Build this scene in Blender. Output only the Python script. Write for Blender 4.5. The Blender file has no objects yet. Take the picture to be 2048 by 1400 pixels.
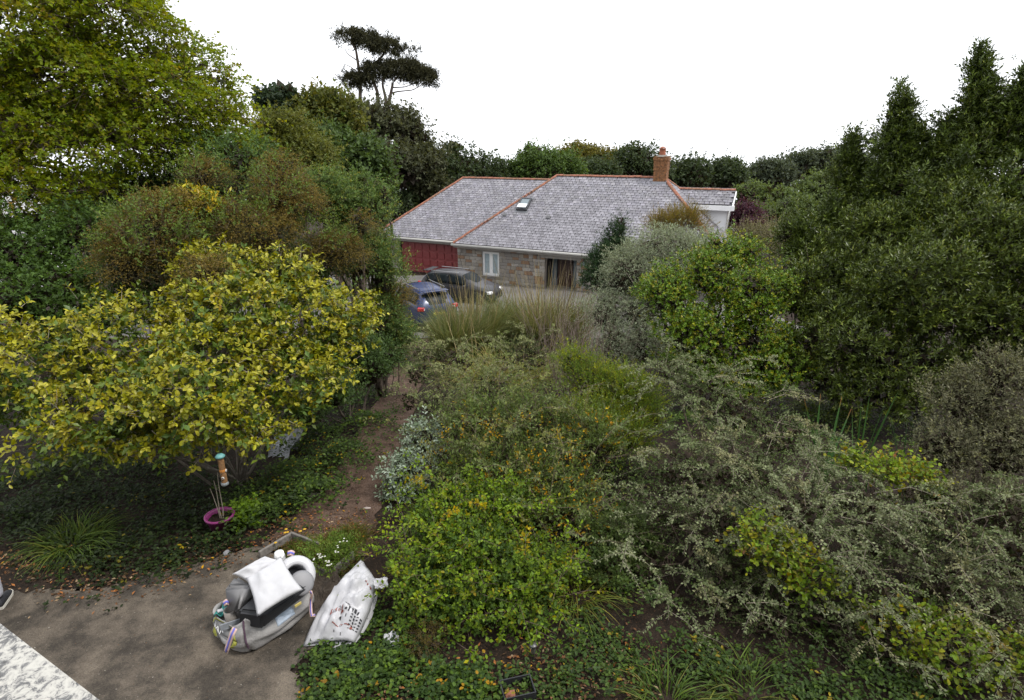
import bpy, bmesh, math
import numpy as np
from mathutils import Vector, Matrix

# ------------------------------------------------------------------ camera, sky, sun, exposure
SC = bpy.context.scene
COL = SC.collection
CAM_H = 4.8                      # eye height of the upstairs window above the patio
FPX, CX, CY = 1180.0, 1024.0, 700.0
PITCH = math.atan(400.0 / 1180.0)
CP, SP = math.cos(PITCH), math.sin(PITCH)
cam_d = bpy.data.cameras.new('camera')
cam_d.sensor_width = 36.0
cam_d.lens = FPX / 2048.0 * 36.0
cam_d.clip_start = 0.05
cam_d.clip_end = 3000.0
cam = bpy.data.objects.new('camera', cam_d)
cam.location = (0, 0, CAM_H)
cam.rotation_euler = (math.pi / 2 - PITCH, 0, 0)
COL.objects.link(cam)
SC.camera = cam

SUN_EL, SUN_AZ = math.radians(58), math.radians(115)      # azimuth clockwise from the view direction
world = bpy.data.worlds.new('World')
SC.world = world
world.use_nodes = True
wn = world.node_tree
wn.nodes.clear()
w_out = wn.nodes.new('ShaderNodeOutputWorld')
w_bg = wn.nodes.new('ShaderNodeBackground')
w_sky = wn.nodes.new('ShaderNodeTexSky')
w_sky.sky_type = 'NISHITA'
w_sky.sun_disc = False
w_sky.sun_elevation = SUN_EL
w_sky.sun_rotation = SUN_AZ
w_sky.dust_density = 4.0
w_mix = wn.nodes.new('ShaderNodeMix')
w_mix.data_type = 'RGBA'
w_mix.inputs['Factor'].default_value = 0.93               # thick, even cloud cover over the clear sky
w_mix.inputs['B'].default_value = (9.7, 9.9, 10.3, 1)
w_bg.inputs['Strength'].default_value = 0.1
wn.links.new(w_sky.outputs['Color'], w_mix.inputs['A'])
wn.links.new(w_mix.outputs['Result'], w_bg.inputs['Color'])
wn.links.new(w_bg.outputs['Background'], w_out.inputs['Surface'])

sun_d = bpy.data.lights.new('sun', 'SUN')
sun_d.energy = 1.5
sun_d.angle = math.radians(12)
sun_d.color = (1.0, 0.96, 0.9)
sun = bpy.data.objects.new('sun', sun_d)
sd = Vector((math.sin(SUN_AZ) * math.cos(SUN_EL), math.cos(SUN_AZ) * math.cos(SUN_EL), math.sin(SUN_EL)))
sun.rotation_euler = (-sd).to_track_quat('-Z', 'Y').to_euler()
sun.location = (20, -10, 40)
COL.objects.link(sun)

vs = SC.view_settings
vs.view_transform = 'Standard'
vs.look = 'None'
vs.gamma = 1.0
vs.use_curve_mapping = False
vs.exposure = 0.8
SC.render.engine = 'CYCLES'
cy = SC.cycles
cy.max_bounces = 6
cy.diffuse_bounces = 2
cy.glossy_bounces = 2
cy.transmission_bounces = 4
cy.transparent_max_bounces = 6
cy.caustics_reflective = False
cy.caustics_refractive = False
cy.use_denoising = True
cy.denoiser = 'OPENIMAGEDENOISE'
cy.denoising_input_passes = 'RGB_ALBEDO_NORMAL'
cy.denoising_prefilter = 'ACCURATE'

# ------------------------------------------------------------------ helpers
RNG = np.random.default_rng(7)
def ray(px, py):
    u, v = px - CX, CY - py
    return np.array([u, FPX * CP + v * SP, v * CP - FPX * SP])
def at(px, py, Y):
    r = ray(px, py)
    k = Y / r[1]
    return np.array([r[0] * k, Y, CAM_H + r[2] * k])
def gz(px, py, z=0.0):
    r = ray(px, py)
    k = (z - CAM_H) / r[2]
    return np.array([r[0] * k, r[1] * k, z])
def mpp(P):                                                # metres per photo pixel at a point
    return (P[1] * CP - (P[2] - CAM_H) * SP) / FPX
_gy = np.array([-40., 7., 12., 24., 34., 60., 110., 400.])
_gz = np.array([0., 0., -.55, -2.2, -2.85, -3.0, -3.5, -42.0])
def G(x, y):
    x = np.asarray(x, float); y = np.asarray(y, float)
    z = np.interp(y, _gy, _gz)
    far = np.clip((y - 8.5) / 4, 0, 1) * np.clip((30 - y) / 3, 0, 1)
    return z + far * 0.05 * np.sin(x * 1.7 + y * .6) * np.sin(y * 1.3 - x * .4)
def on_ground(px, py, dz=0.0):
    z = 0.0
    for _ in range(25):
        P = gz(px, py, z + dz)
        z = .5 * z + .5 * float(G(P[0], P[1]))
    return gz(px, py, z + dz)

def link(o, parent=None):
    COL.objects.link(o)
    if parent is not None:
        o.parent = parent
    return o
def tag(o, label=None, cat=None, group=None, kind=None):
    if label: o['label'] = label
    if cat: o['category'] = cat
    if group: o['group'] = group
    if kind: o['kind'] = kind
    return o
def thing(name, label, cat, loc=(0, 0, 0), rz=0.0, group=None):
    o = bpy.data.objects.new(name, None)
    o.empty_display_size = .2
    o.location = [float(c) for c in loc]
    o.rotation_euler = (0, 0, rz)
    COL.objects.link(o)
    return tag(o, label, cat, group)

def np_mesh(name, V, T, mat, C=None, smooth=False):
    V = np.ascontiguousarray(V, np.float32); T = np.ascontiguousarray(T, np.int32)
    n, m, k = len(V), len(T), T.shape[1]
    me = bpy.data.meshes.new(name)
    me.vertices.add(n); me.vertices.foreach_set('co', V.ravel())
    me.loops.add(m * k); me.loops.foreach_set('vertex_index', T.ravel())
    me.polygons.add(m)
    me.polygons.foreach_set('loop_start', np.arange(0, m * k, k, dtype=np.int32))
    me.polygons.foreach_set('use_smooth', np.full(m, bool(smooth)))
    me.update(calc_edges=True)
    if C is not None:
        at_ = me.attributes.new('Col', 'FLOAT_COLOR', 'POINT')
        C4 = np.ones((n, 4), np.float32); C4[:, :3] = C
        at_.data.foreach_set('color', C4.ravel())
    if mat is not None:
        me.materials.append(mat)
    return me
def world_part(name, V, T, mat, parent, C=None, smooth=False, kind=None):
    """a part given in world coordinates under a thing whose Empty may stand anywhere"""
    if parent is not None:
        bpy.context.view_layer.update() if False else None
        M = Matrix.LocRotScale(parent.location, parent.rotation_euler, parent.scale).inverted()
        Mn = np.array(M)
        V = np.asarray(V) @ Mn[:3, :3].T + Mn[:3, 3]
    o = bpy.data.objects.new(name, np_mesh(name, V, T, mat, C, smooth))
    link(o, parent)
    if kind: o['kind'] = kind
    return o

class MB:
    """collects simple solids, builds one mesh object"""
    def __init__(s): s.bm = bmesh.new()
    def box(s, c, size, rot=None, bev=0.0):
        M = Matrix.Translation(Vector([float(v) for v in c]))
        if rot is not None: M = M @ rot.to_4x4()
        r = bmesh.ops.create_cube(s.bm, size=1.0, matrix=M @ Matrix.Diagonal((*[float(v) for v in size], 1)))
        if bev > 0:
            es = list({e for v in r['verts'] for e in v.link_edges})
            bmesh.ops.bevel(s.bm, geom=es, offset=bev, segments=1, affect='EDGES')
        return s
    def cyl(s, a, b, r1, r2=None, n=12, caps=True):
        a, b = Vector([float(v) for v in a]), Vector([float(v) for v in b])
        d = b - a
        M = Matrix.Translation((a + b) / 2) @ d.to_track_quat('Z', 'Y').to_matrix().to_4x4()
        bmesh.ops.create_cone(s.bm, cap_ends=caps, segments=n, radius1=r1, radius2=r1 if r2 is None else r2, depth=d.length, matrix=M)
        return s
    def poly(s, pts):
        s.bm.faces.new([s.bm.verts.new([float(v) for v in p]) for p in pts])
        return s
    def lathe(s, prof, c=(0, 0, 0), n=20):
        rings = []
        for r, z in prof:
            rings.append([s.bm.verts.new((c[0] + r * math.cos(2 * math.pi * i / n), c[1] + r * math.sin(2 * math.pi * i / n), c[2] + z)) for i in range(n)])
        for A, B in zip(rings, rings[1:]):
            for i in range(n):
                s.bm.faces.new((A[i], A[(i + 1) % n], B[(i + 1) % n], B[i]))
        return s
    def build(s, name, mat, parent=None, smooth=False):
        me = bpy.data.meshes.new(name)
        bmesh.ops.recalc_face_normals(s.bm, faces=s.bm.faces)
        s.bm.to_mesh(me); s.bm.free()
        if mat: me.materials.append(mat)
        if smooth:
            for p in me.polygons: p.use_smooth = True
        o = bpy.data.objects.new(name, me)
        return link(o, parent)

def unit(v):
    v = np.asarray(v, float)
    return v / np.maximum(np.linalg.norm(v, axis=-1, keepdims=True), 1e-9)

# ------------------------------------------------------------------ materials
def mat_new(name):
    m = bpy.data.materials.new(name); m.use_nodes = True
    nt = m.node_tree
    return m, nt, nt.nodes['Principled BSDF']
def N(nt, t, **kw):
    n = nt.nodes.new(t)
    for k, v in kw.items():
        if k in n.inputs: n.inputs[k].default_value = v
        else: setattr(n, k, v)
    return n
def ramp(nt, stops):
    r = nt.nodes.new('ShaderNodeValToRGB')
    el = r.color_ramp.elements
    while len(el) > 1: el.remove(el[-1])
    el[0].position, el[0].color = stops[0][0], (*stops[0][1], 1)
    for p, c in stops[1:]:
        e = el.new(p); e.color = (*c, 1)
    return r
def plain(name, col, rough=.6, metal=0.0, spec=.5, noise=0.0, scale=8.0, bump=0.0, bscale=40.0, coat=0.0):
    m, nt, b = mat_new(name)
    b.inputs['Base Color'].default_value = (*col, 1)
    b.inputs['Roughness'].default_value = rough
    b.inputs['Metallic'].default_value = metal
    b.inputs['Specular IOR Level'].default_value = spec
    b.inputs['Coat Weight'].default_value = coat
    if noise or bump:
        tc = N(nt, 'ShaderNodeTexCoord')
    if noise:
        nz = N(nt, 'ShaderNodeTexNoise', Scale=scale, Detail=6.0, Roughness=.65)
        nt.links.new(tc.outputs['Object'], nz.inputs['Vector'])
        lo = tuple(max(0, c * (1 - noise)) for c in col); hi = tuple(min(1, c * (1 + noise)) for c in col)
        r = ramp(nt, [(.3, lo), (.7, hi)])
        nt.links.new(nz.outputs['Fac'], r.inputs['Fac'])
        nt.links.new(r.outputs['Color'], b.inputs['Base Color'])
    if bump:
        n2 = N(nt, 'ShaderNodeTexNoise', Scale=bscale, Detail=5.0)
        nt.links.new(tc.outputs['Object'], n2.inputs['Vector'])
        bp = N(nt, 'ShaderNodeBump', Strength=bump, Distance=.02)
        nt.links.new(n2.outputs['Fac'], bp.inputs['Height'])
        nt.links.new(bp.outputs['Normal'], b.inputs['Normal'])
    return m
def leafmat(name, rough=.5, spec=.35, trans=.25):
    m, nt, b = mat_new(name)
    a = N(nt, 'ShaderNodeAttribute', attribute_name='Col')
    nt.links.new(a.outputs['Color'], b.inputs['Base Color'])
    b.inputs['Roughness'].default_value = rough
    b.inputs['Specular IOR Level'].default_value = spec
    tr = N(nt, 'ShaderNodeBsdfTranslucent')
    hs = N(nt, 'ShaderNodeMix', data_type='RGBA', blend_type='MULTIPLY')
    hs.inputs['Factor'].default_value = 1.0
    hs.inputs['B'].default_value = (1.25, 1.15, .55, 1)
    nt.links.new(a.outputs['Color'], hs.inputs['A'])
    nt.links.new(hs.outputs['Result'], tr.inputs['Color'])
    mx = N(nt, 'ShaderNodeMixShader', Fac=trans)
    nt.links.new(b.outputs['BSDF'], mx.inputs[1]); nt.links.new(tr.outputs['BSDF'], mx.inputs[2])
    nt.links.new(mx.outputs['Shader'], nt.nodes['Material Output'].inputs['Surface'])
    return m
def colmat(name, rough=.7, spec=.3):
    m, nt, b = mat_new(name)
    a = N(nt, 'ShaderNodeAttribute', attribute_name='Col')
    nt.links.new(a.outputs['Color'], b.inputs['Base Color'])
    b.inputs['Roughness'].default_value = rough
    b.inputs['Specular IOR Level'].default_value = spec
    return m
LEAF = leafmat('leaf_soft', .55, .3, .38)
LEAF_GLOSS = leafmat('leaf_glossy', .42, .35, .2)
LEAF_BAY = leafmat('leaf_leathery', .36, .4, .12)
LEAF_MATTE = leafmat('leaf_downy', .8, .15, .15)
BARK = plain('bark', (.11, .085, .065), .9, noise=.45, scale=12, bump=.6)
BARK_PALE = plain('bark_pale', (.15, .13, .105), .9, noise=.4, scale=14, bump=.4)
TWIG = plain('twig', (.13, .095, .07), .9)
TWIG_PALE = plain('twig_pale', (.27, .23, .18), .9)

# ------------------------------------------------------------------ leaves
KITE = (np.array([(0, 0, 0), (.45, .5, .07), (1, 0, -.04), (.45, -.5, .07)]), np.array([(0, 2, 1), (0, 3, 2)]))
OVAL = (np.array([(0, 0, 0), (.2, .3, .05), (.5, .5, .08), (.8, .34, .03), (1, 0, -.07), (.8, -.34, .03), (.5, -.5, .08), (.2, -.3, .05), (.5, 0, 0)]),
        np.array([(0, 8, 1), (1, 8, 2), (2, 8, 3), (3, 8, 4), (4, 8, 5), (5, 8, 6), (6, 8, 7), (7, 8, 0)]))
LOB4 = (np.array([(0, 0, 0), (.28, .5, -.05), (.5, .22, .05), (1, 0, -.07), (.5, -.22, .05), (.28, -.5, -.05)]), np.array([(0, 2, 1), (0, 3, 2), (0, 4, 3), (0, 5, 4)]))
OVAL4 = (np.array([(0, 0, 0), (.3, .43, .06), (.72, .37, .05), (1, 0, -.05), (.72, -.37, .05), (.3, -.43, .06)]), np.array([(0, 2, 1), (0, 3, 2), (0, 4, 3), (0, 5, 4)]))
LOB3 = (np.array([(.3, 0, 0), (0, 0, 0), (.22, .5, -.05), (.52, .2, .04), (1, 0, -.07), (.52, -.2, .04), (.22, -.5, -.05)]), np.array([(0, 2, 1), (0, 3, 2), (0, 4, 3), (0, 5, 4), (0, 6, 5), (0, 1, 6)]))
LOBED = (np.array([(.32, 0, 0), (0, .05, 0), (.1, .5, -.05), (.38, .27, .03), (.7, .52, -.06), (.66, .2, .03), (1, 0, -.08), (.66, -.2, .03), (.7, -.52, -.06), (.38, -.27, .03), (.1, -.5, -.05)]),
         np.array([(0, i, i + 1) for i in range(1, 10)] + [(0, 10, 1)])[:, [0, 2, 1]])

def leaf_arrays(tmpl, pos, d, nrm, L, W):
    tv, tt = tmpl
    d = unit(d)
    s = unit(np.cross(nrm, d))
    nn = np.cross(d, s)
    V = (pos[:, None, :] + tv[None, :, 0, None] * (d * L[:, None])[:, None, :]
         + tv[None, :, 1, None] * (s * W[:, None])[:, None, :] + tv[None, :, 2, None] * (nn * L[:, None])[:, None, :])
    T = tt[None] + (np.arange(len(pos)) * len(tv))[:, None, None]
    return V.reshape(-1, 3), T.reshape(-1, 3)

def pal_pick(rng, n, pal):
    """pal: list of (weight, rgb)"""
    w = np.array([p[0] for p in pal], float); w /= w.sum()
    c = np.array([p[1] for p in pal], float)
    return c[rng.choice(len(pal), n, p=w)]

def lobe(px, py, Y, rx, rz, ry=None):
    """an ellipsoid of the crown: where it stands in the garden and its real half sizes"""
    P = at(px, py, Y)
    s = mpp(P)
    return (P, np.array([rx * s, (ry if ry else .75 * rx * s + .25 * rz * s), rz * s]))

CAMP = np.array([0, 0, CAM_H])
def bumpy(rng, lobes, size, grow):
    """break smooth lobes into boughs that stand out with hollows between them"""
    out = []
    for c, r in lobes:
        m = float(np.mean(r))
        out.append((c, np.maximum(r * .66 - grow * .4, r * .3)))
        nb = int(np.clip(6 * (m / size) ** 1.7, 4, 60))
        u = unit(rng.normal(size=(nb, 3))); u[:, 2] = np.where(u[:, 2] < -.45, -u[:, 2], u[:, 2])
        for k in range(nb):
            sr = min(size, m * .75) * (.5 + .75 * rng.random())
            ext = .86 + .3 * rng.random() ** 2
            cc = c + u[k] * np.maximum(r * ext - sr, r * .3)
            out.append((cc, np.maximum(sr * np.array([1.1, 1.0, .8]) - grow, sr * .35)))
    return out
def sprigs(rng, lobes, n_clump, clump_r, per, shell=(.72, 1.04), zmin=-.55, back=.2, out=.8, up=.5, rnd=.5, flat=1.0, bump=None, grow=0.0):
    """shoot bases and directions, gathered in tufts over the lobes"""
    if bump: lobes = bumpy(rng, lobes, bump, grow)
    elif grow: lobes = [(c, np.maximum(r - grow, r * .35)) for c, r in lobes]
    n_clump = int(n_clump * .8)
    area = np.array([(r[0] * r[1] * r[2]) ** (2 / 3) for _, r in lobes])
    k = int(n_clump * (3.6 if bump else 2.2)) + 50
    li = rng.choice(len(lobes), k, p=area / area.sum())
    Lc = np.array([l[0] for l in lobes]); Lr = np.array([l[1] for l in lobes])
    u = unit(rng.normal(size=(k, 3)))
    rr = shell[0] + (shell[1] - shell[0]) * np.sqrt(rng.random(k))
    c = Lc[li] + u * Lr[li] * rr[:, None]
    keep = u[:, 2] > zmin
    view = unit(CAMP - c)
    n = unit(u / Lr[li])
    keep &= ((n * view).sum(1) > -.25) | (rng.random(k) < back)
    for j in range(len(lobes)):
        dd = np.linalg.norm((c - Lc[j]) / Lr[j], axis=1)
        keep &= (dd > .8) | (li == j)
    keep &= c[:, 2] > G(c[:, 0], c[:, 1]) + .05
    c, n, lj = c[keep][:n_clump], n[keep][:n_clump], li[keep][:n_clump]
    M = len(c)
    cid = np.repeat(np.arange(M), per)
    off = rng.normal(size=(M * per, 3)) * .55
    off[:, 2] *= flat
    size = (clump_r * (.6 + .8 * rng.random(M)))[cid]
    base = c[cid] + off * size[:, None]
    d = unit(n[cid] * out + np.array([0, 0, up]) + off * .6 + rng.normal(size=(M * per, 3)) * rnd)
    tone = (.82 + .36 * rng.random(len(lobes)))[lj]
    return base, d, cid, n[cid], tone

def foliage(rng, lobes, pal, n_clump=300, clump_r=.2, per=10, leaves=7, slen=.2, leaf=(.06, .03), tmpl=KITE,
            droop=.15, spread=1.0, nup=.8, tips=None, tip_p=.5, jitter=.22, core=0, core_leaf=None, bump=None, **kw):
    grow = .3 * clump_r + .25 * slen + .1 * leaf[0]
    base, d, cid, n, tone = sprigs(rng, lobes, n_clump, clump_r, per, bump=bump, grow=grow, **kw)
    M = len(tone)
    S = len(base)
    sl = slen * (.55 + .9 * rng.random(S))
    t = (np.arange(leaves) + .5 + .4 * (rng.random((S, leaves)) - .5)) / leaves
    t = .12 + .88 * t
    pos = base[:, None] + d[:, None] * (sl[:, None] * t)[..., None]
    pos[..., 2] -= droop * sl[:, None] * t ** 2
    ang = rng.random((S, 1)) * 6.28 + np.arange(leaves) * 2.4
    a1 = unit(np.cross(d, rng.normal(size=(S, 3)))); a2 = np.cross(d, a1)
    rad = a1[:, None] * np.cos(ang)[..., None] + a2[:, None] * np.sin(ang)[..., None]
    ld = d[:, None] * (.45 + .5 * t[..., None]) + rad * spread
    pos = pos.reshape(-1, 3); ld = unit(ld.reshape(-1, 3))
    K = len(pos)
    nr = np.repeat(n, leaves, 0) * .45 + np.array([0, 0, nup]) + rng.normal(size=(K, 3)) * .55
    lsz = .45 + .9 * rng.random(K)
    L = leaf[0] * lsz; W = leaf[1] * lsz * (.85 + .3 * rng.random(K))
    cc = (pal_pick(rng, M, pal) * tone[:, None])[cid]
    mixc = pal_pick(rng, S, pal)
    cs = .55 * cc + .45 * mixc
    C = np.repeat(cs, leaves, 0)
    C = .7 * C + .3 * pal_pick(rng, K, pal)
    if tips is not None:
        tp = (np.repeat(rng.random(S) < tip_p, leaves)) & (t.ravel() > .45)
        C[tp] = .35 * C[tp] + .65 * pal_pick(rng, int(tp.sum()), tips)
    C = np.clip(C * (1 + jitter * rng.normal(size=(K, 1))), .004, .9)
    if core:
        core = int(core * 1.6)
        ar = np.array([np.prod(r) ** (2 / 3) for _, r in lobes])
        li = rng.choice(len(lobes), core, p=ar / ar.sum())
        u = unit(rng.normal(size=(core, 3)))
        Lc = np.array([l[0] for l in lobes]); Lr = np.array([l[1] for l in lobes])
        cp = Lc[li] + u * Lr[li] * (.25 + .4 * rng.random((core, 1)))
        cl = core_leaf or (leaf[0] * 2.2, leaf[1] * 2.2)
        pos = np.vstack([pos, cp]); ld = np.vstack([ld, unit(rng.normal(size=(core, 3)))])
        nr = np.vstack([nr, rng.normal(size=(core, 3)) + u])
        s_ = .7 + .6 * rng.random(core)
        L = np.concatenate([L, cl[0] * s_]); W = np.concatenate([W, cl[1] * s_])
        C = np.vstack([C, pal_pick(rng, core, [(3, (.032, .026, .02)), (1, (.045, .036, .026)), (1, (.03, .036, .016))])])  # dead-twig browns, kept dark to put shade into the crown gaps
    ok = pos[:, 2] > G(pos[:, 0], pos[:, 1]) + .01
    if not ok.all():
        pos, ld, nr, L, W, C = pos[ok], ld[ok], nr[ok], L[ok], W[ok], C[ok]
        own = None
    return dict(pos=pos, d=ld, n=nr, L=L, W=W, C=C, tmpl=tmpl, base=base, dir=d, sl=sl, droop=droop)

def cat_leaves(*fs):
    o = dict(fs[0])
    for k in ('pos', 'd', 'n', 'L', 'W', 'C'):
        o[k] = np.concatenate([f[k] for f in fs])
    return o

TRI = [0]
def tint(C):
    """fresh late summer leaf colour: a little stronger than the palette swatches"""
    g = C.mean(1, keepdims=True)
    return np.clip((g + (C - g) * 1.3) * 1.22, .004, .75)
def put_leaves(plant, f, mat, name='foliage', singles=0, variants=7):
    """leaves of a plant: the ones that show largest are objects of their own, the rest one part"""
    pos, d, n, L, W, C = (f[k] for k in ('pos', 'd', 'n', 'L', 'W', 'C'))
    C = tint(C)
    tm = f['tmpl']
    if singles:
        v = CAMP - pos
        dist = np.linalg.norm(v, axis=1)
        s = unit(np.cross(n, d)); nn = np.cross(unit(d), s)
        # shown size: only leaves on the side that faces the window count
        ctr = pos.mean(0)
        front = ((pos - ctr) * unit(CAMP - ctr)).sum(1)
        score = L * W * np.abs((nn * v).sum(1) / dist) / dist ** 2 * (front > np.percentile(front, 72))
        pxu = CX + FPX * pos[:, 0] / (pos[:, 1] * CP - (pos[:, 2] - CAM_H) * SP)
        score *= (pxu > 5) & (pxu < 2040)
        idx = np.argsort(-score)[:singles]
        order = idx[np.argsort(C[idx].sum(1))]
        chunks = np.array_split(order, variants)
        Mi = Matrix.LocRotScale(plant.location, plant.rotation_euler, plant.scale).inverted()
        for ch in chunks:
            cm = C[ch].mean(0)
            me = np_mesh('leaf', tm[0], tm[1], mat, np.tile(cm, (len(tm[0]), 1)))
            for i in ch:
                o = bpy.data.objects.new('leaf', me)
                di = unit(d[i]); si = unit(np.cross(n[i], di)); ni = np.cross(di, si)
                M = Matrix(((di[0] * L[i], si[0] * W[i], ni[0] * L[i], pos[i][0]), (di[1] * L[i], si[1] * W[i], ni[1] * L[i], pos[i][1]),
                            (di[2] * L[i], si[2] * W[i], ni[2] * L[i], pos[i][2]), (0, 0, 0, 1)))
                link(o, plant)
                o.matrix_basis = Mi @ M
        ok = np.ones(len(pos), bool); ok[idx] = False
        pos, d, n, L, W, C = pos[ok], d[ok], n[ok], L[ok], W[ok], C[ok]
    V, T = leaf_arrays(tm, pos, d, n, L, W)
    TRI[0] += len(T)
    return world_part(name, V, T, mat, plant, np.repeat(C, len(tm[0]), 0), kind='stuff')

def tubes(P, R, n=4):
    """P (B,K,3) polylines, R (B,K) radii -> verts, quads"""
    P = np.asarray(P, float); R = np.asarray(R, float)
    B, K, _ = P.shape
    t = np.gradient(P, axis=1)
    t = unit(t)
    ref = np.where(np.abs(t[..., 2:3]) > .9, np.array([1., 0, 0]), np.array([0, 0, 1.]))
    a = unit(np.cross(t, ref)); b = np.cross(t, a)
    th = np.arange(n) * 2 * math.pi / n
    V = P[:, :, None] + R[:, :, None, None] * (a[:, :, None] * np.cos(th)[None, None, :, None] + b[:, :, None] * np.sin(th)[None, None, :, None])
    idx = np.arange(B * K * n).reshape(B, K, n)
    q = np.stack([idx[:, :-1], np.roll(idx, -1, 2)[:, :-1], np.roll(idx, -1, 2)[:, 1:], idx[:, 1:]], -1).reshape(-1, 4)
    TRI[0] += 2 * len(q)
    return V.reshape(-1, 3), q

def limb(a, b, sag=0.0, k=7, wob=.06, rng=RNG):
    a, b = np.asarray(a, float), np.asarray(b, float)
    t = np.linspace(0, 1, k)[:, None]
    P = a + (b - a) * t
    ln = np.linalg.norm(b - a)
    w = rng.normal(size=(k, 3)) * wob * ln
    w[0] = w[-1] = 0
    w[1:-1] = .5 * w[1:-1] + .25 * (w[:-2] + w[2:])
    P = P + w
    P[:, 2] += sag * ln * (4 * t[:, 0] * (1 - t[:, 0]))
    return P
def woody(plant, base, lobes, r0=.06, mat=None, rng=RNG, subs=3, name='trunk', bname='branch'):
    """stems from the ground to every lobe, with finer branches inside the lobe"""
    Ps, Rs, Qs, Rq = [], [], [], []
    base = np.asarray(base, float)
    for c, r in lobes:
        o = rng.normal(size=3) * .08; o[2] = -.05
        P = limb(base + o, c, sag=.06, k=8, wob=.035, rng=rng)
        Ps.append(P); Rs.append(np.linspace(r0, r0 * .35, 8) * (.6 + .5 * rng.random()))
        for _ in range(subs):
            e = c + unit(rng.normal(size=3) + np.array([0, -.2, .4])) * r * .8
            Qs.append(limb(P[rng.integers(4, 7)], e, sag=.05, k=8, wob=.05, rng=rng)); Rq.append(np.linspace(r0 * .4, r0 * .1, 8))
    V, q = tubes(np.array(Ps), np.array(Rs), 5)
    world_part(name, V, q, mat or BARK, plant, smooth=True)
    if Qs:
        V, q = tubes(np.array(Qs), np.array(Rq), 5)
        world_part(bname, V, q, mat or BARK, plant, smooth=True, kind='stuff')
def twigs(plant, f, r=.003, frac=.5, mat=None, rng=RNG, name='twig'):
    b, d, sl = f['base'], f['dir'], f['sl']
    m = rng.random(len(b)) < frac
    b, d, sl = b[m], d[m], sl[m]
    t = np.array([-.4, 1.0])
    P = b[:, None] + d[:, None] * (sl[:, None] * t)[..., None]
    P[..., 2] -= f['droop'] * sl[:, None] * np.clip(t, 0, 1) ** 2
    V, q = tubes(P, np.tile(np.array([r, r * .4]), (len(b), 1)), 3)
    return world_part(name, V, q, mat or TWIG, plant, kind='stuff')

def blades(rng, base, d, L, W, bend, C, seg=4, taper=True, tipC=None, camber=.25):
    """curved strap leaves; base (N,3), d unit (N,3)"""
    N_ = len(base)
    side = unit(np.cross(d, np.array([0, 0, 1.]) + rng.normal(size=(N_, 3)) * .25))
    t = np.linspace(0, 1, seg + 1)
    hor = d.copy(); hor[:, 2] = 0; hor = unit(hor + 1e-4)
    P = base[:, None] + d[:, None] * (L[:, None] * t)[..., None]
    P = P + hor[:, None] * (L * bend)[:, None, None] * (t ** 2)[None, :, None] * .6
    P[..., 2] -= (L * bend)[:, None] * t[None] ** 2.2
    w = W[:, None] * ((1 - t ** 2.2) * .9 + .1 if taper else np.ones(seg + 1))
    w[:, 0] *= .6
    A = P + side[:, None] * w[..., None] * .5; Bm = P - side[:, None] * w[..., None] * .5
    mid = P.copy(); mid[..., 2] -= w * camber
    V = np.stack([A, mid, Bm], 2).reshape(-1, 3)
    idx = np.arange(N_ * (seg + 1) * 3).reshape(N_, seg + 1, 3)
    q = np.stack([idx[:, :-1, :-1], idx[:, :-1, 1:], idx[:, 1:, 1:], idx[:, 1:, :-1]], -1).reshape(-1, 4)
    CC = np.repeat(tint(C), (seg + 1) * 3, 0)
    if tipC is not None:
        m = np.tile(np.repeat(t > .86, 3), N_)
        CC[m] = np.repeat(tipC, (seg + 1) * 3, 0)[m]
    TRI[0] += 2 * len(q)
    return V, q, CC
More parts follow.
